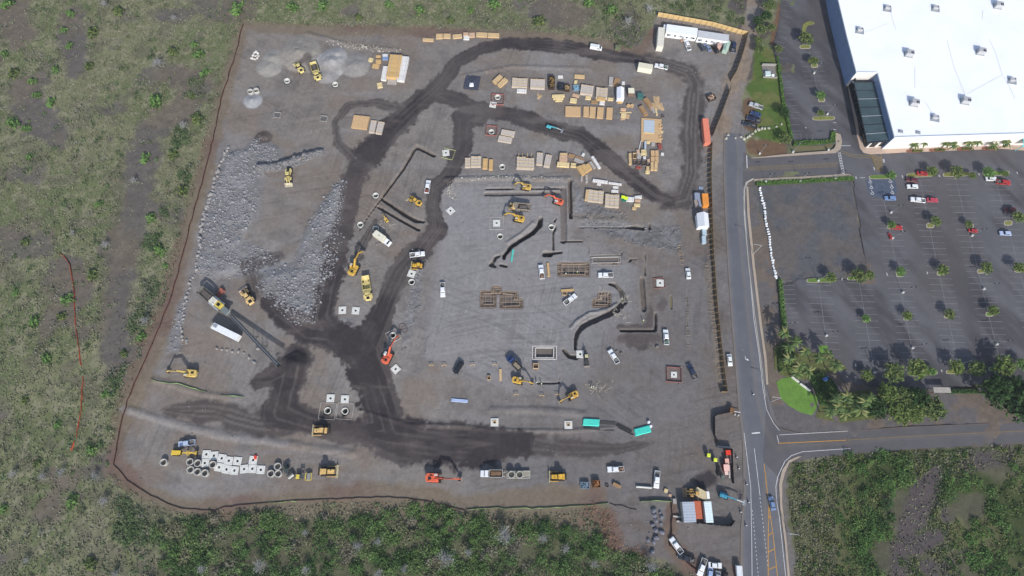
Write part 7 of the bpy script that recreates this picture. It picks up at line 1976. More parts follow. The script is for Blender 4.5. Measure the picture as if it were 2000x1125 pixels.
k = ((fbm(x, y, 13, 3, 141) < .63) | (rg.random(len(x)) < .25)) & (rg.random(len(x)) < sstep(1.5, -3.5, samp(f_rubble, x, y) + 6 * (fbm(x, y, 6, 3, 143) - .5)))
x, y = x[k], y[k]
rocks('rubble_stones', x, y, heights(x, y) + .02, np.clip(rg.gamma(1.5, .11, len(x)), .08, .85), GREYR * 1.0)
x, y = scatter(9000, f_rubble, .0, (770, 340, 1340, 720), 3.0)
rocks('rubble_stones', x, y, heights(x, y) + .03, np.clip(rg.gamma(2.2, .09, len(x)), .1, .55), GREYR * .72)
# stray stones along the ridges and over the gravel
x, y = scatter(16000, f_site, -2, (230, 60, 1440, 1110))
k = (fbm(x, y, 10, 3, 131) > .60) & (samp(f_haul, x, y) > 1.2)
x, y = x[k], y[k]
rocks('gravel_stones', x, y, heights(x, y), np.clip(rg.gamma(1.6, .07, len(x)), .07, .4), np.array([[.20, .195, .19]]))
f_line = np.minimum.reduce([linefield([(890, 352, .8), (960, 346, .8), (1040, 346, .9), (1100, 350, .8)]), linefield([(880, 360, 1.6), (872, 375, 1.8), (890, 385, 1.4)]), linefield([(640, 82, 1.6), (720, 94, 1.8), (780, 100, 1.2)])])
x, y = scatter(26000, f_line, 1.0, (620, 70, 1115, 395))
rocks('pale_stones', x, y, heights(x, y) + .02, np.clip(rg.gamma(2, .08, len(x)), .08, .45), np.array([[.46, .43, .38]]))
f_be = f_berm
x, y = scatter(16000, f_berm, 1.05, (490, 250, 650, 345))
rocks('rubble_stones', x, y, heights(x, y) + .1, np.clip(rg.gamma(3, .12, len(x)), .15, .8), GREYR * .7)
# individual boulders --------------------------------------------------
def boulder_proto(v):
    V = ICO * (1 + .3 * (rg.random((12, 1)) - .5)) * np.array([1.0, .82, .78])
    bm = bmesh.new()
    vs_ = [bm.verts.new(tuple(p)) for p in V]
    for f in ICF: bm.faces.new([vs_[i] for i in f])
    bmesh.ops.subdivide_edges(bm, edges=list(bm.edges), cuts=1, use_grid_fill=True)
    for w in bm.verts: w.co *= random.uniform(.93, 1.1)
    me = bpy.data.meshes.new('boulder'); bm.to_mesh(me); bm.free()
    return me
BM = [boulder_proto(i) for i in range(5)]
def boulders(pts, col, lab, grp, s0, s1, name='boulder'):
    m = mat('boulder_%d_%d' % col[:2], col, rough=.95, var=.22, scale=1.2)
    for i, p in enumerate(pts):
        key = (random.randrange(5), col)
        if key not in PROTO:
            me = BM[key[0]].copy(); me.materials.append(m); PROTO[key] = me
        o = link(bpy.data.objects.new(name, PROTO[key]))
        x, y = G(p[0], p[1])
        s = random.uniform(s0, s1) * (p[2] if len(p) > 2 else 1)
        o.scale = (s * random.uniform(.9, 1.15), s * random.uniform(.85, 1.1), s * random.uniform(.75, 1.0))
        o.rotation_euler = (random.uniform(-.2, .2), random.uniform(-.2, .2), random.uniform(0, 6))
        o.location = (x, y, (hz(x, y) if x < 95 else .05) + s * .4)
        tag(o, lab(i), 'boulder', grp)
def along(pts, n, j=0.0):
    P = [Vector(p[:2]) for p in pts]
    L = [0]
    for a, b in zip(P, P[1:]): L.append(L[-1] + (b - a).length)
    out = []
    for i in range(n):
        t = L[-1] * i / (n - 1); k = max(q for q in range(len(P) - 1) if L[q] <= t + 1e-6)
        p = P[k].lerp(P[k + 1], min(1, (t - L[k]) / max(L[k + 1] - L[k], 1e-6)))
        out.append((p.x + random.uniform(-j, j), p.y + random.uniform(-j, j)))
    return out
WB = along([(1483, 367), (1485, 374), (1488, 390), (1492, 402), (1494, 418), (1495, 430), (1498, 446), (1502, 462), (1504, 484), (1507, 505), (1511, 525), (1516, 544)], 36, .7)
boulders(WB, (226, 228, 230), lambda i: 'white painted boulder in the bare lot line, %s from its top' % nth(i + 1), 'white boulders lining the bare lot', .55, .75)
LB = along([(448, 291), (440, 306), (430, 322), (424, 345), (417, 368), (409, 388), (402, 412), (396, 436), (391, 460), (392, 478)], 34, 2.6)
boulders(LB, (150, 146, 144), lambda i: 'grey boulder on the upper left rim of the rubble, %s from the top' % nth(i + 1), 'boulders along the rubble rim', .7, 1.1)
LB2 = along([(394, 484), (384, 512), (386, 530), (372, 548), (369, 566), (365, 580), (362, 592), (360, 604), (358, 620), (355, 634), (354, 652), (357, 662), (364, 668)], 26, 2.2)
boulders(LB2, (156, 152, 150), lambda i: 'grey boulder in the line left of the crusher, %s from the top' % nth(i + 1), 'boulders left of the crusher', .5, .85)
boulders([(424, 681), (434, 683), (444, 684), (454, 687.5), (466, 687), (477, 689.5), (487, 699), (497, 708), (504, 681)], (146, 142, 140), lambda i: 'grey boulder in the row below the semi trailer, %s from the left' % nth(i + 1) if i < 8 else 'lone grey boulder left of the conveyor end', 'boulders below the semi trailer', .55, .8)
RB = [(1276.5, 997, 1.4), (1278, 1006, 1.5), (1289, 1001, 1.2), (1292, 1010, 1.4), (1281, 1016, 1.2), (1274.5, 1025, 1.4), (1291, 1023, 1.1), (1280.5, 1035, 1.8), (1292.5, 1039, 1.7), (1268, 1041, .6), (1281, 1050, 1.5), (1266, 1055, 1.5), (1276, 1058, 1.6), (1273.5, 1077, 1.6)]
boulders(RB, (116, 116, 126), lambda i: 'blue grey boulder on the lower gravel patch, %s in reading order' % nth(i + 1), 'boulders on the lower gravel patch', .5, .8)
boulders([(1418, 271), (1422, 264), (1436, 270), (1447, 268), (1452, 272), (1459, 269), (1464, 266), (1469, 262), (1475, 257), (1481, 254), (1487, 252), (1493, 252), (1501, 251), (1516, 248), (1526, 243)], (176, 174, 160), lambda i: 'pale boulder in the arc across the gravel path end, %s from the left' % nth(i + 1), 'pale boulders at the path end', .6, 1.0)
boulders([(497, 104), (501, 102), (504, 105), (495, 109), (500, 110), (505, 110), (493, 115), (498, 116), (503, 114)], (206, 202, 196), lambda i: 'pale rock of the small heap near the top left corner, %s in reading order' % nth(i + 1), 'pale rocks near the top left corner', .6, .9)
boulders([(523, 336, 1.2), (537, 331, 1.3), (548, 327, 1.4), (560, 322, 1.5), (571, 319, 1.6), (577, 311, 1.5), (588, 314, 1.3), (596, 306, 1.6), (603, 312, 1.2), (610, 304, 1.3), (526, 347, .8), (543, 341, .8), (516, 370, .7)], (126, 122, 122), lambda i: 'big broken rock along the jagged ridge, %s in the row' % nth(i + 1), 'big rocks on the jagged ridge', .5, .85)
boulders([(697, 478), (742, 476), (735, 478), (712, 518, .7), (1204, 686, 1), (1213, 690, 1.2), (1283, 677, 1.2)], (118, 112, 110), lambda i: ['pale stone at the tip of the left excavator shadow', 'right stone above the truck between the roads', 'left stone above the truck between the roads', 'pale stone right of the left haul excavator', 'small dark rock by the aslant white pickup', 'larger dark rock by the aslant white pickup', 'dark rock at the corner of the damp excavation'][i], 'scattered dark rocks', .5, .7)
# ------------------------------------------------------------------ plants
m_leaf = mat('leaves', attr=True, rough=.8, var=.12, scale=1.5, spec=.15)
m_bark = mat('bark', (104, 90, 78), rough=.95, var=.2, scale=3)
m_grass = mat('turf', (96, 122, 56), rough=.95, var=.22, scale=.7, fine=.12, bump=.4)
m_turfd = mat('turf_dry', (126, 128, 72), rough=.95, var=.22, scale=.7, fine=.12, bump=.4)
gr = np.random.default_rng(21)
def leaf_quads(c, s, up=.8, flat=.7):
    """leaf clump faces at centres c (n,3) of size s (n,), leaning mostly upward"""
    n = len(c)
    nrm = gr.normal(size=(n, 3)) * flat
    nrm[:, 2] = np.abs(nrm[:, 2]) + up
    nrm /= np.linalg.norm(nrm, axis=1, keepdims=True)
    a = np.cross(nrm, gr.normal(size=(n, 3))); a /= np.linalg.norm(a, axis=1, keepdims=True)
    b = np.cross(nrm, a)
    s = s[:, None]
    w = s * (.45 + .35 * gr.random((n, 1)))
    V = np.stack([c - a * s - b * w * .4, c - a * s * .2 - b * w, c + a * s + b * w * .2, c + a * s * .1 + b * w], 1).reshape(-1, 3)
    Fq = np.arange(4 * n).reshape(n, 4)
    return V, Fq
def crown_pts(n, r, h, z0, hollow=.35):
    """points spread through a lumpy dome"""
    d = gr.normal(size=(n, 3)); d /= np.linalg.norm(d, axis=1, keepdims=True)
    d[:, 2] = np.abs(d[:, 2]) * .95 - .18
    rad = (hollow + (1 - hollow) * gr.random((n, 1)) ** .5)
    lump = 1 + .28 * np.sin(d[:, :1] * 5 + 1.3) * np.cos(d[:, 1:2] * 4.3) + .12 * np.sin(d[:, :1] * 11)
    return d * rad * lump * np.array([r, r, h]) + np.array([0, 0, z0])
def leafcol(n, pal):
    p = np.array([lin(c) for c in pal])
    c = p[gr.integers(0, len(p), n)] * (.8 + .4 * gr.random((n, 1)))
    return np.repeat(c, 4, 0)
OLIVE = [(82, 98, 56), (98, 110, 62), (108, 118, 70), (70, 88, 52)]
YELG = [(88, 108, 54), (100, 116, 60), (78, 98, 50), (110, 120, 70)]
DKG = [(44, 66, 36), (54, 78, 42), (62, 88, 44), (38, 58, 34)]
BRIG = [(88, 120, 62), (100, 132, 70), (80, 108, 58), (106, 132, 78)]
PALEG = [(128, 132, 112), (140, 140, 126), (112, 118, 98), (150, 150, 138)]
def tree_proto(pal, n=320, r=2.1, h=1.7, z0=2.6, ls=.42, trunk=2.4, tr=.14, name='lot_tree'):
    def f():
        o = empty(name)
        b = MB(); b.cyl((0, 0, 0), (.08, .05, trunk), tr, tr * .6, n=7)
        for i in range(5):
            t = i * 1.3; b.cyl((.06, .04, trunk * .75), (r * .5 * math.cos(t), r * .5 * math.sin(t), z0 + h * .35), tr * .5, tr * .2, n=5, caps=False)
        b.build('trunk', m_bark, o)
        k = 5
        cs = [crown_pts(n // k, r * .62, h * .7, 0) + np.array([r * .5 * math.cos(i * 1.26 + r), r * .5 * math.sin(i * 1.26 + r), z0 + gr.uniform(-.25, .35)]) for i in range(k)]
        c = np.concatenate(cs)
        V, Fq = leaf_quads(c, gr.uniform(.6, 1.15, len(c)) * ls)
        mesh_np('crown', V, Fq, m_leaf, leafcol(len(c), pal), o)
        return o
    return f
def tree(key, c, rpx, lab, grp, z=3.0, base_r=2.1, pal=YELG, cat='tree', **kw):
    x, y = G(c[0], c[1], z)
    k = 4.875 * (1 + .0002835 * (c[1] - 562.5))
    s = rpx / k / base_r
    spawn(key, tree_proto(pal, **kw), lab, cat, x, y, .2 if c[0] > 1500 and c[1] < 760 else 0.05, random.uniform(0, 6), s, grp)
GT = 'small trees in the store parking lot'
LT = [((1693, 733), 11, 'first of the bottom row from the left'), ((1740, 729), 18, 'second of the bottom row, large'), ((1785, 722), 19, 'third of the bottom row, large'), ((1823, 724), 8, 'fourth of the bottom row, small'), ((1865, 718), 14, 'fifth of the bottom row'), ((1905, 721), 15, 'sixth of the bottom row'), ((1955, 717), 19, 'seventh of the bottom row'), ((1996, 711), 11, 'last of the bottom row at the picture edge'),
      ((1623, 542), 10, 'on the long island below the bare lot'), ((1675, 540), 13, 'left of a pair below the bare lot corner'), ((1699, 537), 9, 'right of a pair below the bare lot corner'), ((1761, 529), 9, 'third row from the top, first'), ((1842, 527), 10, 'third row from the top, second'), ((1926, 523), 11, 'third row from the top, third'), ((1990, 524), 11, 'third row from the top, at the picture edge'),
      ((1694, 621), 8, 'fourth row from the top, leftmost'), ((1774, 616), 9, 'fourth row from the top, second'), ((1855, 613), 10, 'fourth row from the top, third'), ((1941, 607), 10, 'fourth row from the top, fourth'), ((1743, 437), 8, 'over the red car'), ((1828, 432), 10, 'second row, beside the dark shadow'), ((1895, 436), 7, 'second row, beside the lamp post'), ((1987, 424), 11, 'second row, over the maroon car'),
      ((1741, 342), 9, 'at the blue bay island'), ((1821, 335), 10, 'on the island with the red car'), ((1866, 337), 12, 'on the middle top island, large'), ((1901, 341), 7, 'on the middle top island, small'), ((1930, 337), 11, 'on the right top island, left'), ((1968, 337), 6, 'on the right top island, right'), ((1572, 79), 13, 'at the curved island of the upper left lot'), ((1588, 119), 9, 'below the curved island of the upper left lot'), ((1603, 186), 9, 'in the lower half of the upper left lot'), ((1605, 219), 7, 'over the lower island of the upper left lot')]
for i, (c, r_, lab) in enumerate(LT):
    tree('lt%d' % (i % 4), c, r_, 'small green tree ' + lab, GT, pal=[YELG, OLIVE, YELG, BRIG][i % 4])
GS = 'trees on the grass verge of the upper lot'
for i, (c, r_, lab) in enumerate([((1520, 97), 8, 'olive tree at the lot edge beside the utility yard'), ((1529, 223), 11, 'dark tree at the lot edge by the parked pickups'), ((1531, 274), 11, 'dark tree at the corner by the entry road'), ((1485, 62), 11, 'dark bush right of the plank fence corner'), ((1479, 45), 10, 'dark bush above the plank fence corner'), ((1500, 15), 12, 'green bush at the top of the verge'), ((1482, 98), 10, 'olive bush on the upper verge'), ((1494, 35), 11, 'green bush amid the upper verge'), ((1506, 55), 8, 'small bush near the red earth strip'), ((1480, 80), 8, 'brown green bush below the fence corner')]):
    tree('gs%d' % (i % 3), c, r_, lab, GS, z=2.0, pal=[OLIVE, DKG, OLIVE][i % 3], n=300)
GB = 'big trees between side road and lot'
for i, (c, r_, lab) in enumerate([((1712, 795), 20, 'dark green big tree nearest the palms'), ((1736, 770), 20, 'yellow green big tree, upper left'), ((1768, 775), 19, 'yellow green big tree, upper middle'), ((1757, 805), 21, 'yellow green big tree by the side road'), ((1795, 780), 20, 'dark green big tree, upper right'), ((1789, 806), 18, 'dark green big tree by the side road'), ((1822, 797), 21, 'bright green big tree at the right end of the clump'), ((1942, 766), 28, 'round dark tree standing alone right of the hedge'), ((1984, 792), 30, 'large dark tree at the picture edge by the side road'), ((1985, 758), 22, 'dark tree at the picture edge below the lot')]):
    tree('gb%d' % (i % 4 if i < 7 else 5 + i % 2), c, r_, lab, GB, z=5.0, base_r=3.6, pal=[DKG, YELG, OLIVE, YELG, DKG, DKG, BRIG, DKG, DKG, DKG][i] if i < 7 else DKG, n=1100, r=3.6, h=3.2, z0=4.2, ls=.5, trunk=4.0, tr=.3, name='big_tree')
# palms -----------------------------------------------------------------
def frond_mesh(L, col):
    V, Fc = [], []
    n = 6
    for i in range(n + 1):
        t = i / n
        x = L * t * (1 - .12 * t); z = .9 * t - 2.1 * t * t
        w = .42 * math.sin(math.pi * min(.98, t * .9 + .08)) + .04
        V += [(x, w, z - w * .55), (x, 0, z), (x, -w, z - w * .55)]
    for i in range(n):
        a = 3 * i
        Fc += [(a, a + 1, a + 4, a + 3), (a + 1, a + 2, a + 5, a + 4)]
    me = bpy.data.meshes.new('frond'); me.from_pydata(V, [], Fc); me.materials.append(mat('frond_%d' % col[0], col, rough=.6, var=.2, scale=1.5)); return me
FM = [frond_mesh(3.3, (88, 106, 54)), frond_mesh(3.0, (68, 90, 46)), frond_mesh(3.4, (122, 124, 74))]
def palm_proto(v, hgt):
    def f():
        o = empty('palm_tree'); q = random.Random(v)
        b = MB(); pts = [(0, 0, 0), (.15, .1, hgt * .4), (.2, .25, hgt * .75), (.25, .3, hgt)]
        for i in range(3): b.cyl(pts[i], pts[i + 1], .22 - .03 * i, .19 - .03 * i, n=8)
        b.build('trunk', m_bark, o)
        for i in range(17):
            k = bpy.data.objects.new('frond', FM[q.choice([0, 0, 1, 1, 2])]); k.location = pts[3]
            k.rotation_euler = (q.uniform(-.3, .3), q.uniform(-.55, .4), i * 2.4 + q.uniform(-.2, .2)); s = q.uniform(.8, 1.1); k.scale = (s, s, s); link(k, o)
        return o
    return f
PL = [(1536, 648), (1552, 668), (1576, 682), (1543, 698), (1601, 699), (1563, 712), (1583, 724), (1632, 710), (1560, 726), (1622, 690), (1632, 778), (1658, 772), (1688, 782), (1621, 800), (1652, 808), (1680, 802), (1702, 776), (1641, 792), (1668, 790), (1540, 675)]
for i, c in enumerate(PL):
    x, y = G(*c, 8.0)
    spawn('palm%d' % (i % 3), palm_proto(i % 3, 7.6), 'tall palm in the corner grove by the junction, %s from the top' % nth(1 + sorted(PL, key=lambda p: p[1]).index(c)), 'palm tree', x, y, .1, random.uniform(0, 6), random.uniform(.85, 1.1), 'palms in the corner grove')
PS = [(1791, 281), (1807, 275), (1853, 278), (1866, 281), (1897, 277), (1911, 275), (1943, 281), (1961, 269), (1969, 277)]
for i, c in enumerate(PS):
    x, y = G(*c, 5.0)
    spawn('palmS%d' % (i % 2), palm_proto(7 + i % 2, 5.0), 'palm along the store front, %s from the left' % nth(i + 1), 'palm tree', x, y, .3, random.uniform(0, 6), .82, 'palms along the store front')
# hedges, islands, lawn ---------------------------------------------------
def hedge(lab, poly, h, pal, cat='hedge', dens=9):
    W = GV(poly); x0, y0 = W[0]
    P = [(x - x0, y - y0) for x, y in W]
    xs = [p[0] for p in P]; ys = [p[1] for p in P]
    n = int((max(xs) - min(xs)) * (max(ys) - min(ys)) * dens)
    X = gr.uniform(min(xs), max(xs), n); Y = gr.uniform(min(ys), max(ys), n)
    ins = np.zeros(n, bool)
    for i in range(len(P)):
        a, b_ = P[i], P[(i + 1) % len(P)]
        if abs(a[1] - b_[1]) > 1e-9:
            ins ^= ((a[1] > Y) != (b_[1] > Y)) & (X < (b_[0] - a[0]) * (Y - a[1]) / (b_[1] - a[1]) + a[0])
    X, Y = X[ins], Y[ins]
    r = thing('hedge', lab, cat, x0, y0, .15)
    c = np.stack([X, Y, h * (.55 + .5 * gr.random(len(X)))], -1)
    V, Fq = leaf_quads(c, gr.uniform(.22, .4, len(c)))
    mesh_np('foliage', V, Fq, m_leaf, leafcol(len(c), pal), r)
    b = MB(); b.prism([(p[0], p[1]) for p in P], 0, h * .6); b.build('hedge_body', mat('hedge_core', (60, 84, 42), rough=.95, var=.2), r)
    return r
HG = [(92, 124, 58), (80, 112, 52), (70, 100, 48), (104, 132, 66)]
hedge('clipped hedge along the top of the bare lot', [(1475, 356), (1560, 352), (1664, 346), (1668, 352), (1664, 353), (1560, 359), (1476, 363)], .9, HG)
hedge('clipped hedge between the bare strip and the lot edge', [(1518, 546), (1526, 546), (1531, 600), (1537, 650), (1527, 650), (1522, 600)], 1.2, BRIG)
hedge('long hedge at the left edge of the upper lot', [(1515, 112), (1519, 112), (1532, 200), (1548, 272), (1543, 274), (1526, 200)], 1.0, HG)
hedge('angled hedge at the foot of the upper lot', [(1549, 277), (1590, 276), (1620, 274), (1622, 259), (1630, 259), (1630, 280), (1590, 284), (1548, 286)], 1.1, HG)
hedge('low hedge right of the bus shelter', [(1851, 762), (1900, 760), (1910, 762), (1910, 769), (1851, 769)], 1.0, DKG)
def island(poly, grass, lab=''):
    W = GV(poly); cx = sum(p[0] for p in W) / len(W); cy = sum(p[1] for p in W) / len(W)
    b = MB(); b.prism(W, .1, .33); o = b.build('traffic_island', m_kerb); tag(o, kind='structure')
    I = []
    for x, y in W:
        d = math.hypot(x - cx, y - cy); f = max(0, 1 - .35 / max(d, .4)); I.append((cx + (x - cx) * f, cy + (y - cy) * f))
    b = MB(); b.prism(I, .2, .36); b.build('island_grass', grass, o)
def oval(cx, cy, L, Wd, ang=0, n=14):
    a = R(ang); out = []
    for i in range(n):
        t = 2 * math.pi * i / n
        u = math.copysign(abs(math.cos(t)) ** .5, math.cos(t)) * L / 2; v = math.copysign(abs(math.sin(t)) ** .6, math.sin(t)) * Wd / 2
        out.append((cx + u * math.cos(a) - v * math.sin(a), cy + u * math.sin(a) + v * math.cos(a)))
    return out
for c in [(1608, 231.5, 45, 8, -1), (1604, 547.5, 60, 9, -2), (1678, 543, 50, 8, -3), (1723, 346, 54, 8, -1), (1796, 342, 54, 9, -2), (1867, 341, 54, 9, -2), (1944, 339, 54, 9, -2), (1757, 537, 15, 9, 0), (1836, 534, 15, 9, 0), (1915, 530, 15, 9, 0), (1990, 528, 20, 9, 0), (1692, 626, 15, 8, 0), (1771, 622, 15, 8, 0), (1850, 618, 15, 8, 0), (1932, 614, 17, 9, 0), (1740, 444, 18, 8, 0), (1816, 441, 16, 10, 0), (1894, 442, 14, 8, 0), (1968, 436, 17, 10, 0),
          (1696, 736, 26, 8, 0), (1745, 734, 46, 10, -2), (1800, 729, 62, 10, -3), (1866, 726, 40, 9, -2), (1905, 726, 40, 9, -2), (1955, 720, 52, 10, -2), (1572, 92, 22, 8, 0), (1590, 129, 14, 8, 0), (1604, 196, 14, 8, 0)]:
    island(oval(*c), m_turfd if random.random() < .5 else m_grass)
b = [(1568, 49), (1574, 44), (1582, 42), (1588, 44), (1591, 47), (1587, 49), (1578, 50), (1574, 56), (1573, 74), (1566, 74), (1565, 60)]
bb = MB(); bb.prism(GV(b), .1, .34); tag(bb.build('traffic_island', m_turfd), kind='structure')
for poly, m in (([(1516, 746), (1528, 739), (1545, 736), (1562, 751), (1596, 776), (1596, 790), (1592, 802), (1585, 811), (1564, 806), (1540, 792), (1524, 777)], mat('bright_lawn', (98, 134, 58), rough=.95, var=.18, scale=.5, fine=.12, bump=.4)), ([(1598, 675), (1616, 675), (1617, 692), (1602, 694)], mat('bright_lawn')), ([(1512, 680), (1526, 668), (1560, 690), (1600, 690), (1640, 705), (1655, 722), (1610, 730), (1570, 742), (1530, 735), (1512, 726)], mat('grove_turf_shade', (92, 98, 58), rough=.95, var=.3, scale=.6, fine=.15)), ([(1605, 775), (1700, 760), (1708, 818), (1640, 826), (1592, 815)], mat('grove_turf_shade', (92, 98, 58), rough=.95, var=.3, scale=.6, fine=.15))):  # grove turf has the shade under the palms put into its duller green
    bb = MB(); bb.prism(GV(poly), -.1, .24); tag(bb.build('lawn', m), kind='structure')
hedge('dense dark bushes behind the white wall signs', [(1578, 738), (1600, 728), (1625, 745), (1640, 775), (1630, 800), (1600, 790), (1590, 760)], 1.8, DKG, 'bushes')
hedge('dark bushes under the upper palms', [(1518, 690), (1530, 668), (1550, 690), (1545, 722), (1520, 728)], 1.4, OLIVE, 'bushes')
hedge('bushes under the lower palms by the side road', [(1625, 790), (1690, 775), (1704, 812), (1640, 820)], 1.2, OLIVE, 'bushes')
# flower beds by the store front
for i, c in enumerate([(1784, 296, 30, 6), (1829, 294, 32, 6), (1882, 292, 30, 7), (1931, 291, 30, 7)]):
    bb = MB(); bb.prism(GV(oval(*c)), .3, .42); o = bb.build('flower_bed', mat('bed_bark', (132, 92, 76), rough=.95, var=.25)); tag(o, kind='structure')
    x, y = G(c[0] + 6, c[1]); cc = np.stack([gr.uniform(-2.4, 2.4, 90), gr.uniform(-.6, .6, 90), .4 + .6 * gr.random(90)], -1); V, Fq = leaf_quads(cc, gr.uniform(.2, .4, 90))
    o = mesh_np('bed_shrub', V, Fq, m_leaf, leafcol(90, YELG)); o.location = (x, y, .1); tag(o, 'low shrub in the store front bed, %s bed from the left' % nth(i + 1), 'shrub', 'shrubs in the store front beds')
# ------------------------------------------------------------------ scrub: singled out shrubs, then the mass
def shrub_proto(pal, n=130, r=1.9, h=1.3, ls=.42):
    def f():
        o = empty('shrub')
        b = MB()
        for i in range(5): b.cyl((0, 0, 0), (.6 * math.cos(i * 1.3), .6 * math.sin(i * 1.3), h * .7), .06, .02, n=5)
        b.build('stem', m_bark, o)
        c = crown_pts(n, r, h, .35, .2) * np.array([1, .8, 1]); V, Fq = leaf_quads(c, gr.uniform(.6, 1.2, n) * ls)
        mesh_np('foliage', V, Fq, m_leaf, leafcol(n, pal), o)
        return o
    return f
SH = [(230, 20, 12), (181, 62, 13), (135, 88, 9), (379, 88, 10), (388, 106, 12), (304, 198, 16), (336, 100, 12), (385, 231, 14), (124, 59, 9), (108, 135, 10), (24, 144, 12), (8, 105, 9), (62, 158, 9), (172, 130, 10), (25, 241, 14), (50, 250, 10), (375, 188, 8), (15, 8, 14), (465, 18, 16), (400, 142, 11), (70, 185, 9), (100, 200, 11), (137, 25, 10), (284, 309, 12), (339, 300, 13), (356, 372, 12), (56, 306, 8), (192, 398, 9), (294, 426, 12), (48, 472, 10), (312, 488, 13), (180, 536, 12), (132, 586, 14), (66, 628, 13), (322, 519, 7), (274, 658, 11), (118, 618, 10), (30, 570, 9), (90, 700, 12), (240, 690, 9), (178, 880, 12), (140, 980, 14), (176, 1100, 14), (70, 905, 9), (5, 995, 10), (48, 780, 9), (110, 830, 9), (205, 770, 9)]
T_ = [(570, 15, 13), (630, 12, 13), (820, 20, 12), (965, 10, 14), (1052, 40, 14), (1195, 20, 13), (1150, 5, 11), (760, 8, 10), (700, 32, 9), (880, 38, 9), (920, 20, 8)]
for i, (px, py, r_) in enumerate(sorted(SH, key=lambda t: (t[1], t[0]))):
    x, y = G(px, py, .7); k = 4.875 * (1 + .0002835 * (py - 562.5))
    spawn('shrub%d' % (i % 3), shrub_proto(BRIG if i % 3 < 2 else OLIVE), 'bright green shrub on the western scrub, %s from the top' % nth(i + 1), 'shrub', x, y, hz(x, y), random.uniform(0, 6), r_ / k / 1.9, 'bright green shrubs on the western scrub')
for i, (px, py, r_) in enumerate(sorted(T_)):
    x, y = G(px, py, .7); k = 4.875 * (1 + .0002835 * (py - 562.5))
    spawn('shrub%d' % (i % 3), None, 'green shrub in the scrub above the site, %s from the left' % nth(i + 1), 'shrub', x, y, hz(x, y), random.uniform(0, 6), r_ / k / 1.9, 'green shrubs above the site')
def bare_proto(v):
    def f():
        o = empty('bare_tree'); q = random.Random(v)
        b = MB()
        b.cyl((0, 0, 0), (0, 0, 1.4), .14, .1, n=6); b.build('trunk', mat('grey_bark', (150, 148, 146), var=.1), o)
        b = MB()
        for i in range(26):
            t = q.uniform(0, 6.28); e = q.uniform(.2, 1.2); L = q.uniform(1.4, 2.6)
            p = Vector((L * .5 * math.cos(t) * math.cos(e), L * .5 * math.sin(t) * math.cos(e), 1.2 + L * .5 * math.sin(e)))
            b.cyl((0, 0, 1.1), p, .05, .035, n=3, caps=False)
            for j in range(4):
                w = Vector((q.gauss(0, .6), q.gauss(0, .6), q.uniform(0, .8))); b.cyl(p, p + p.normalized() * .3 + w, .035, .012, n=3, caps=False)
        k = b.build('branches', mat('grey_twig', (158, 158, 158), var=.15), o); k['kind'] = 'stuff'
        c = crown_pts(110, 1.9, 1.2, .9, .4); V, Fq = leaf_quads(c, gr.uniform(.1, .24, 110)); mesh_np('dry_twigs', V, Fq, m_leaf, leafcol(110, PALEG), o)['kind'] = 'stuff'
        return o
    return f
BT = [(985, 1045, 22), (1060, 1052, 14), (597, 1040, 9), (512, 1104, 17), (600, 1112, 12), (700, 1066, 13), (740, 1058, 12), (872, 1090, 22), (1270, 1106, 17), (916, 1078, 12), (185, 930, 11), (120, 922, 12), (85, 930, 12), (25, 926, 12), (205, 980, 15), (310, 125, 15), (205, 8, 10), (340, 35, 9), (358, 245, 12), (140, 455, 8), (205, 478, 11), (262, 352, 10), (285, 628, 14), (1225, 45, 14), (1268, 20, 12), (740, 1120, 12), (400, 1110, 14), (50, 1095, 10), (225, 1120, 12), (790, 1110, 10), (1105, 1072, 12), (1160, 1100, 12)]
for i, (px, py, r_) in enumerate(sorted(BT, key=lambda t: (t[1], t[0]))):
    x, y = G(px, py, 1.5); k = 4.875 * (1 + .0002835 * (py - 562.5))
    spawn('bare%d' % (i % 3), bare_proto(i % 3), 'pale leafless bush in the scrub, %s from the top of the picture' % nth(i + 1), 'bare bush', x, y, hz(x, y) + (1.2 if py > 1030 and px > 380 else 0), random.uniform(0, 6), r_ / k / 2.3, 'pale leafless bushes')
def mass(name, x, y, n_leaf, r0, r1, h0, h1, palf, ls=.36, zoff=0.0):
    """many crowns of leaf clumps as one mass"""
    Vs, Fs, Cs = [], [], []
    Z = heights(x, y)
    nb = 0
    tot = len(x)
    r = gr.uniform(r0, r1, tot); h = gr.uniform(h0, h1, tot)
    base = [crown_pts(n_leaf, 1, 1, .12, .3) for _ in range(12)]
    pal = palf(x, y)
    C_ = np.empty((tot, n_leaf, 3)); K = np.empty((tot, n_leaf, 3))
    for i in range(tot):
        C_[i] = base[i % 12] * np.array([r[i], r[i], h[i]]) + np.array([x[i], y[i], Z[i] + zoff])
        K[i] = pal[i] * gr.uniform(.78, 1.22) * (.72 + .56 * gr.random((n_leaf, 1)))
    C_ = C_.reshape(-1, 3)
    V, Fq = leaf_quads(C_, gr.uniform(.6, 1.25, len(C_)) * ls)
    return tag(mesh_np(name, V, Fq, m_leaf, np.repeat(K.reshape(-1, 3), 4, 0)), kind='stuff')
def pick(cols, w):
    p = np.array([lin(c) for c in cols])
    def f(x, y):
        n = fbm(x, y, 9, 3, 201); m_ = fbm(x, y, 3, 2, 203)
        t = np.clip((n * .6 + m_ * .4 - .28) / .44, 0, .999)
        return p[np.minimum((t * len(p)).astype(int), len(p) - 1)]
    return f
WOOD = [(62, 86, 50), (70, 96, 54), (78, 104, 58), (86, 112, 62), (94, 116, 70), (110, 110, 84), (118, 114, 100), (82, 106, 62)]
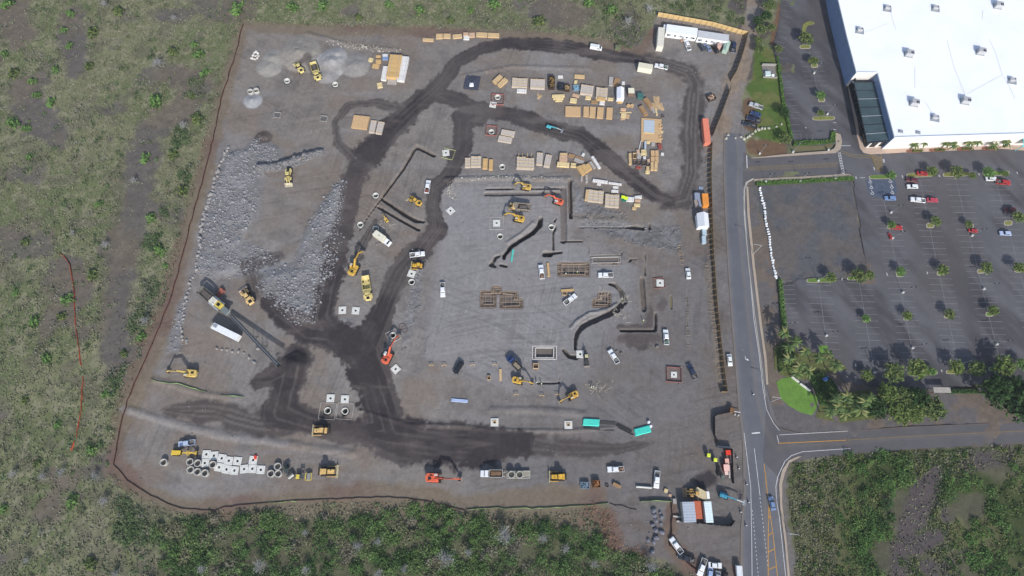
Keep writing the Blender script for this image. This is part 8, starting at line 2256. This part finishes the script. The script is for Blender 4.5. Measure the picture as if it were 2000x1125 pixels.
def pts_in(field, lo, n, box, cond=None):
    x = gr.uniform(box[0], box[1], n); y = gr.uniform(box[2], box[3], n)
    k = samp(field, x, y) + 3.0 * (fbm(x, y, 7, 3, 43) - .5) < lo
    if cond is not None: k &= cond(x, y)
    return x[k], y[k]
x, y = pts_in(f_forest, -.3, 3300, (-165, 85, -128, -70))
mass('woodland_canopy', x[::2], y[::2], 150, 1.5, 3.6, 1.2, 3.0, pick(WOOD, 0), .32)
x, y = pts_in(f_seforest, 0, 1600, (92, 205, -128, -55)); x2, y2 = pts_in(f_seforest2, 0, 1700, (92, 215, -128, -50))
x, y = np.concatenate([x, x2]), np.concatenate([y, y2])
k = (samp(f_bare, x, y) > 1.15) & (fbm(x, y, 16, 3, 231) < .60)
x, y = x[k], y[k]
mass('woodland_canopy', x[::2], y[::2], 150, 1.5, 3.6, 1.2, 3.0, pick([(58, 84, 48), (66, 94, 50), (74, 104, 54), (80, 110, 58), (92, 116, 64), (82, 106, 60)], 0), .30)
x, y = pts_in(f_seveg, -1.0, 1500, (92, 215, -128, -48), lambda x, y: (samp(f_bare, x, y) > 1.0))
mass('scrub_bushes', x, y, 34, .7, 1.7, .6, 1.5, pick([(58, 80, 42), (76, 96, 52), (98, 106, 64), (68, 90, 46), (110, 112, 78)], 0), .34)
x, y = pts_in(f_nebush, 0, 520, (34, 125, 95, 172), lambda x, y: samp(f_site, x, y) > 1.5)
mass('scrub_bushes', x, y, 48, 1.0, 2.2, .9, 2.0, pick([(78, 94, 60), (88, 104, 66), (94, 104, 72), (106, 108, 84)], 0), .34)
out = lambda x, y: (samp(f_site, x, y) > 1.2) & (samp(f_forest, x, y) > -1) & (x < 88) & (fbm(x, y, 22, 3, 57) < .66)
x = gr.uniform(-262, 92, 5200); y = gr.uniform(-126, 172, 5200)
k = out(x, y) & ((samp(f_bare, x, y) > 1.0) | (gr.random(5200) < .18)) & (fbm(x, y, 15, 3, 211) + .22 * gr.random(5200) > .53)
mass('scrub_bushes', x[k], y[k], 30, .7, 1.9, .5, 1.3, pick([(78, 94, 62), (88, 104, 70), (96, 108, 76), (102, 110, 82), (116, 118, 98), (126, 126, 112)], 0), .34)
# shrub belt along the outside of the west fence
x, y = pts_in(f_verge, 9, 26000, (-190, -105, -95, 100), lambda x, y: (samp(f_site, x, y) > 4.5) & (samp(f_site, x, y) < 16) & (fbm(x, y, 12, 3, 217) > .55))
x, y = x[:420], y[:420]
mass('scrub_bushes', x, y, 36, .7, 1.9, .6, 1.5, pick([(70, 92, 60), (80, 100, 64), (88, 102, 70), (100, 108, 82), (112, 114, 98)], 0), .34)
# dry grass tufts over the scrubland
N = 150000
x = gr.uniform(-266, 95, N); y = gr.uniform(-128, 173, N)
k = (samp(f_site, x, y) > .8) & (samp(f_forest, x, y) > -1.5)
barew = np.minimum(sstep(1.25, .6, samp(f_bare, x, y) + 1.1 * (fbm(x, y, 6, 4, 43) - .5)) + sstep(.62, .72, fbm(x, y, 17, 4, 57)), 1)
k &= gr.random(N) > barew * .86
x, y = x[k], y[k]
x2, y2 = pts_in(f_seveg, -1, 34000, (92, 215, -128, -48), lambda x, y: (samp(f_seforest, x, y) > 0) & (samp(f_seforest2, x, y) > 0) & ((samp(f_bare, x, y) > .9) | (gr.random(len(x)) < .25)))
x, y = np.concatenate([x, x2]), np.concatenate([y, y2])
n = len(x)
z = heights(x, y)
h = gr.uniform(.2, .6, n) * (.6 + .9 * fbm(x, y, 5, 2, 221)); w = gr.uniform(.16, .40, n); t = gr.uniform(0, 6.28, n)
lx, ly = gr.normal(0, .28, n), gr.normal(0, .28, n)
V = np.empty((n, 6, 3))
for j in range(2):
    ca, sa = np.cos(t + j * 1.7), np.sin(t + j * 1.7)
    V[:, 3 * j] = np.stack([x - ca * w, y - sa * w, z - .05], -1)
    V[:, 3 * j + 1] = np.stack([x + ca * w, y + sa * w, z - .05], -1)
    V[:, 3 * j + 2] = np.stack([x + lx - sa * .3 * (1 - 2 * j), y + ly + ca * .3 * (1 - 2 * j), z + h], -1)
pal = np.array([lin(c) for c in [(106, 112, 88), (114, 118, 94), (120, 121, 98), (126, 125, 104), (132, 130, 112), (110, 116, 92)]])
ti = np.clip((fbm(x, y, 8, 3, 223) * 1.1 - .25 + gr.random(n) * .3) * 6, 0, 5.99).astype(int)
cc = np.repeat(pal[ti] * (.9 + .25 * gr.random((n, 1))), 6, 0)
tag(mesh_np('dry_grass', V.reshape(-1, 3), np.arange(6 * n).reshape(-1, 3), m_leaf, cc), kind='stuff')
# brush cuttings round the lower gravel patch
b = MB(); q = random.Random(9)
for i in range(420):
    c = q.choice([(1180, 1010), (1184, 1030), (1186, 1050), (1200, 1070), (1230, 1075), (1250, 1080), (1195, 1060), (1165, 995)])
    x, y = G(c[0] + q.gauss(0, 9), c[1] + q.gauss(0, 7)); t = q.uniform(0, 6.3); L = q.uniform(.6, 2.2); z0 = hz(x, y) if i % 3 == 0 else .1
    b.cyl((x, y, z0 + q.uniform(0, .4)), (x + L * math.cos(t), y + L * math.sin(t), z0 + q.uniform(.1, .8)), .06, .02, n=3, caps=False)
tag(b.build('brush_cuttings', mat('dead_brush', (150, 118, 96), island=.35)), kind='stuff')
# ------------------------------------------------------------------ thin haze between the drone and the ground
hm = bpy.data.materials.new('haze_air')
hm.use_nodes = True
ht = hm.node_tree
ht.nodes.clear()
hv = ht.nodes.new('ShaderNodeVolumePrincipled')
hv.inputs['Color'].default_value = (.93, .96, 1.0, 1)
hv.inputs['Density'].default_value = 0.00009
hv.inputs['Anisotropy'].default_value = 0.0
hu = ht.nodes.new('ShaderNodeOutputMaterial')
ht.links.new(hv.outputs[0], hu.inputs['Volume'])
b = MB()
b.box(0, 0, 112, 7400, 7400, 238)
tag(b.build('haze', hm), kind='stuff')
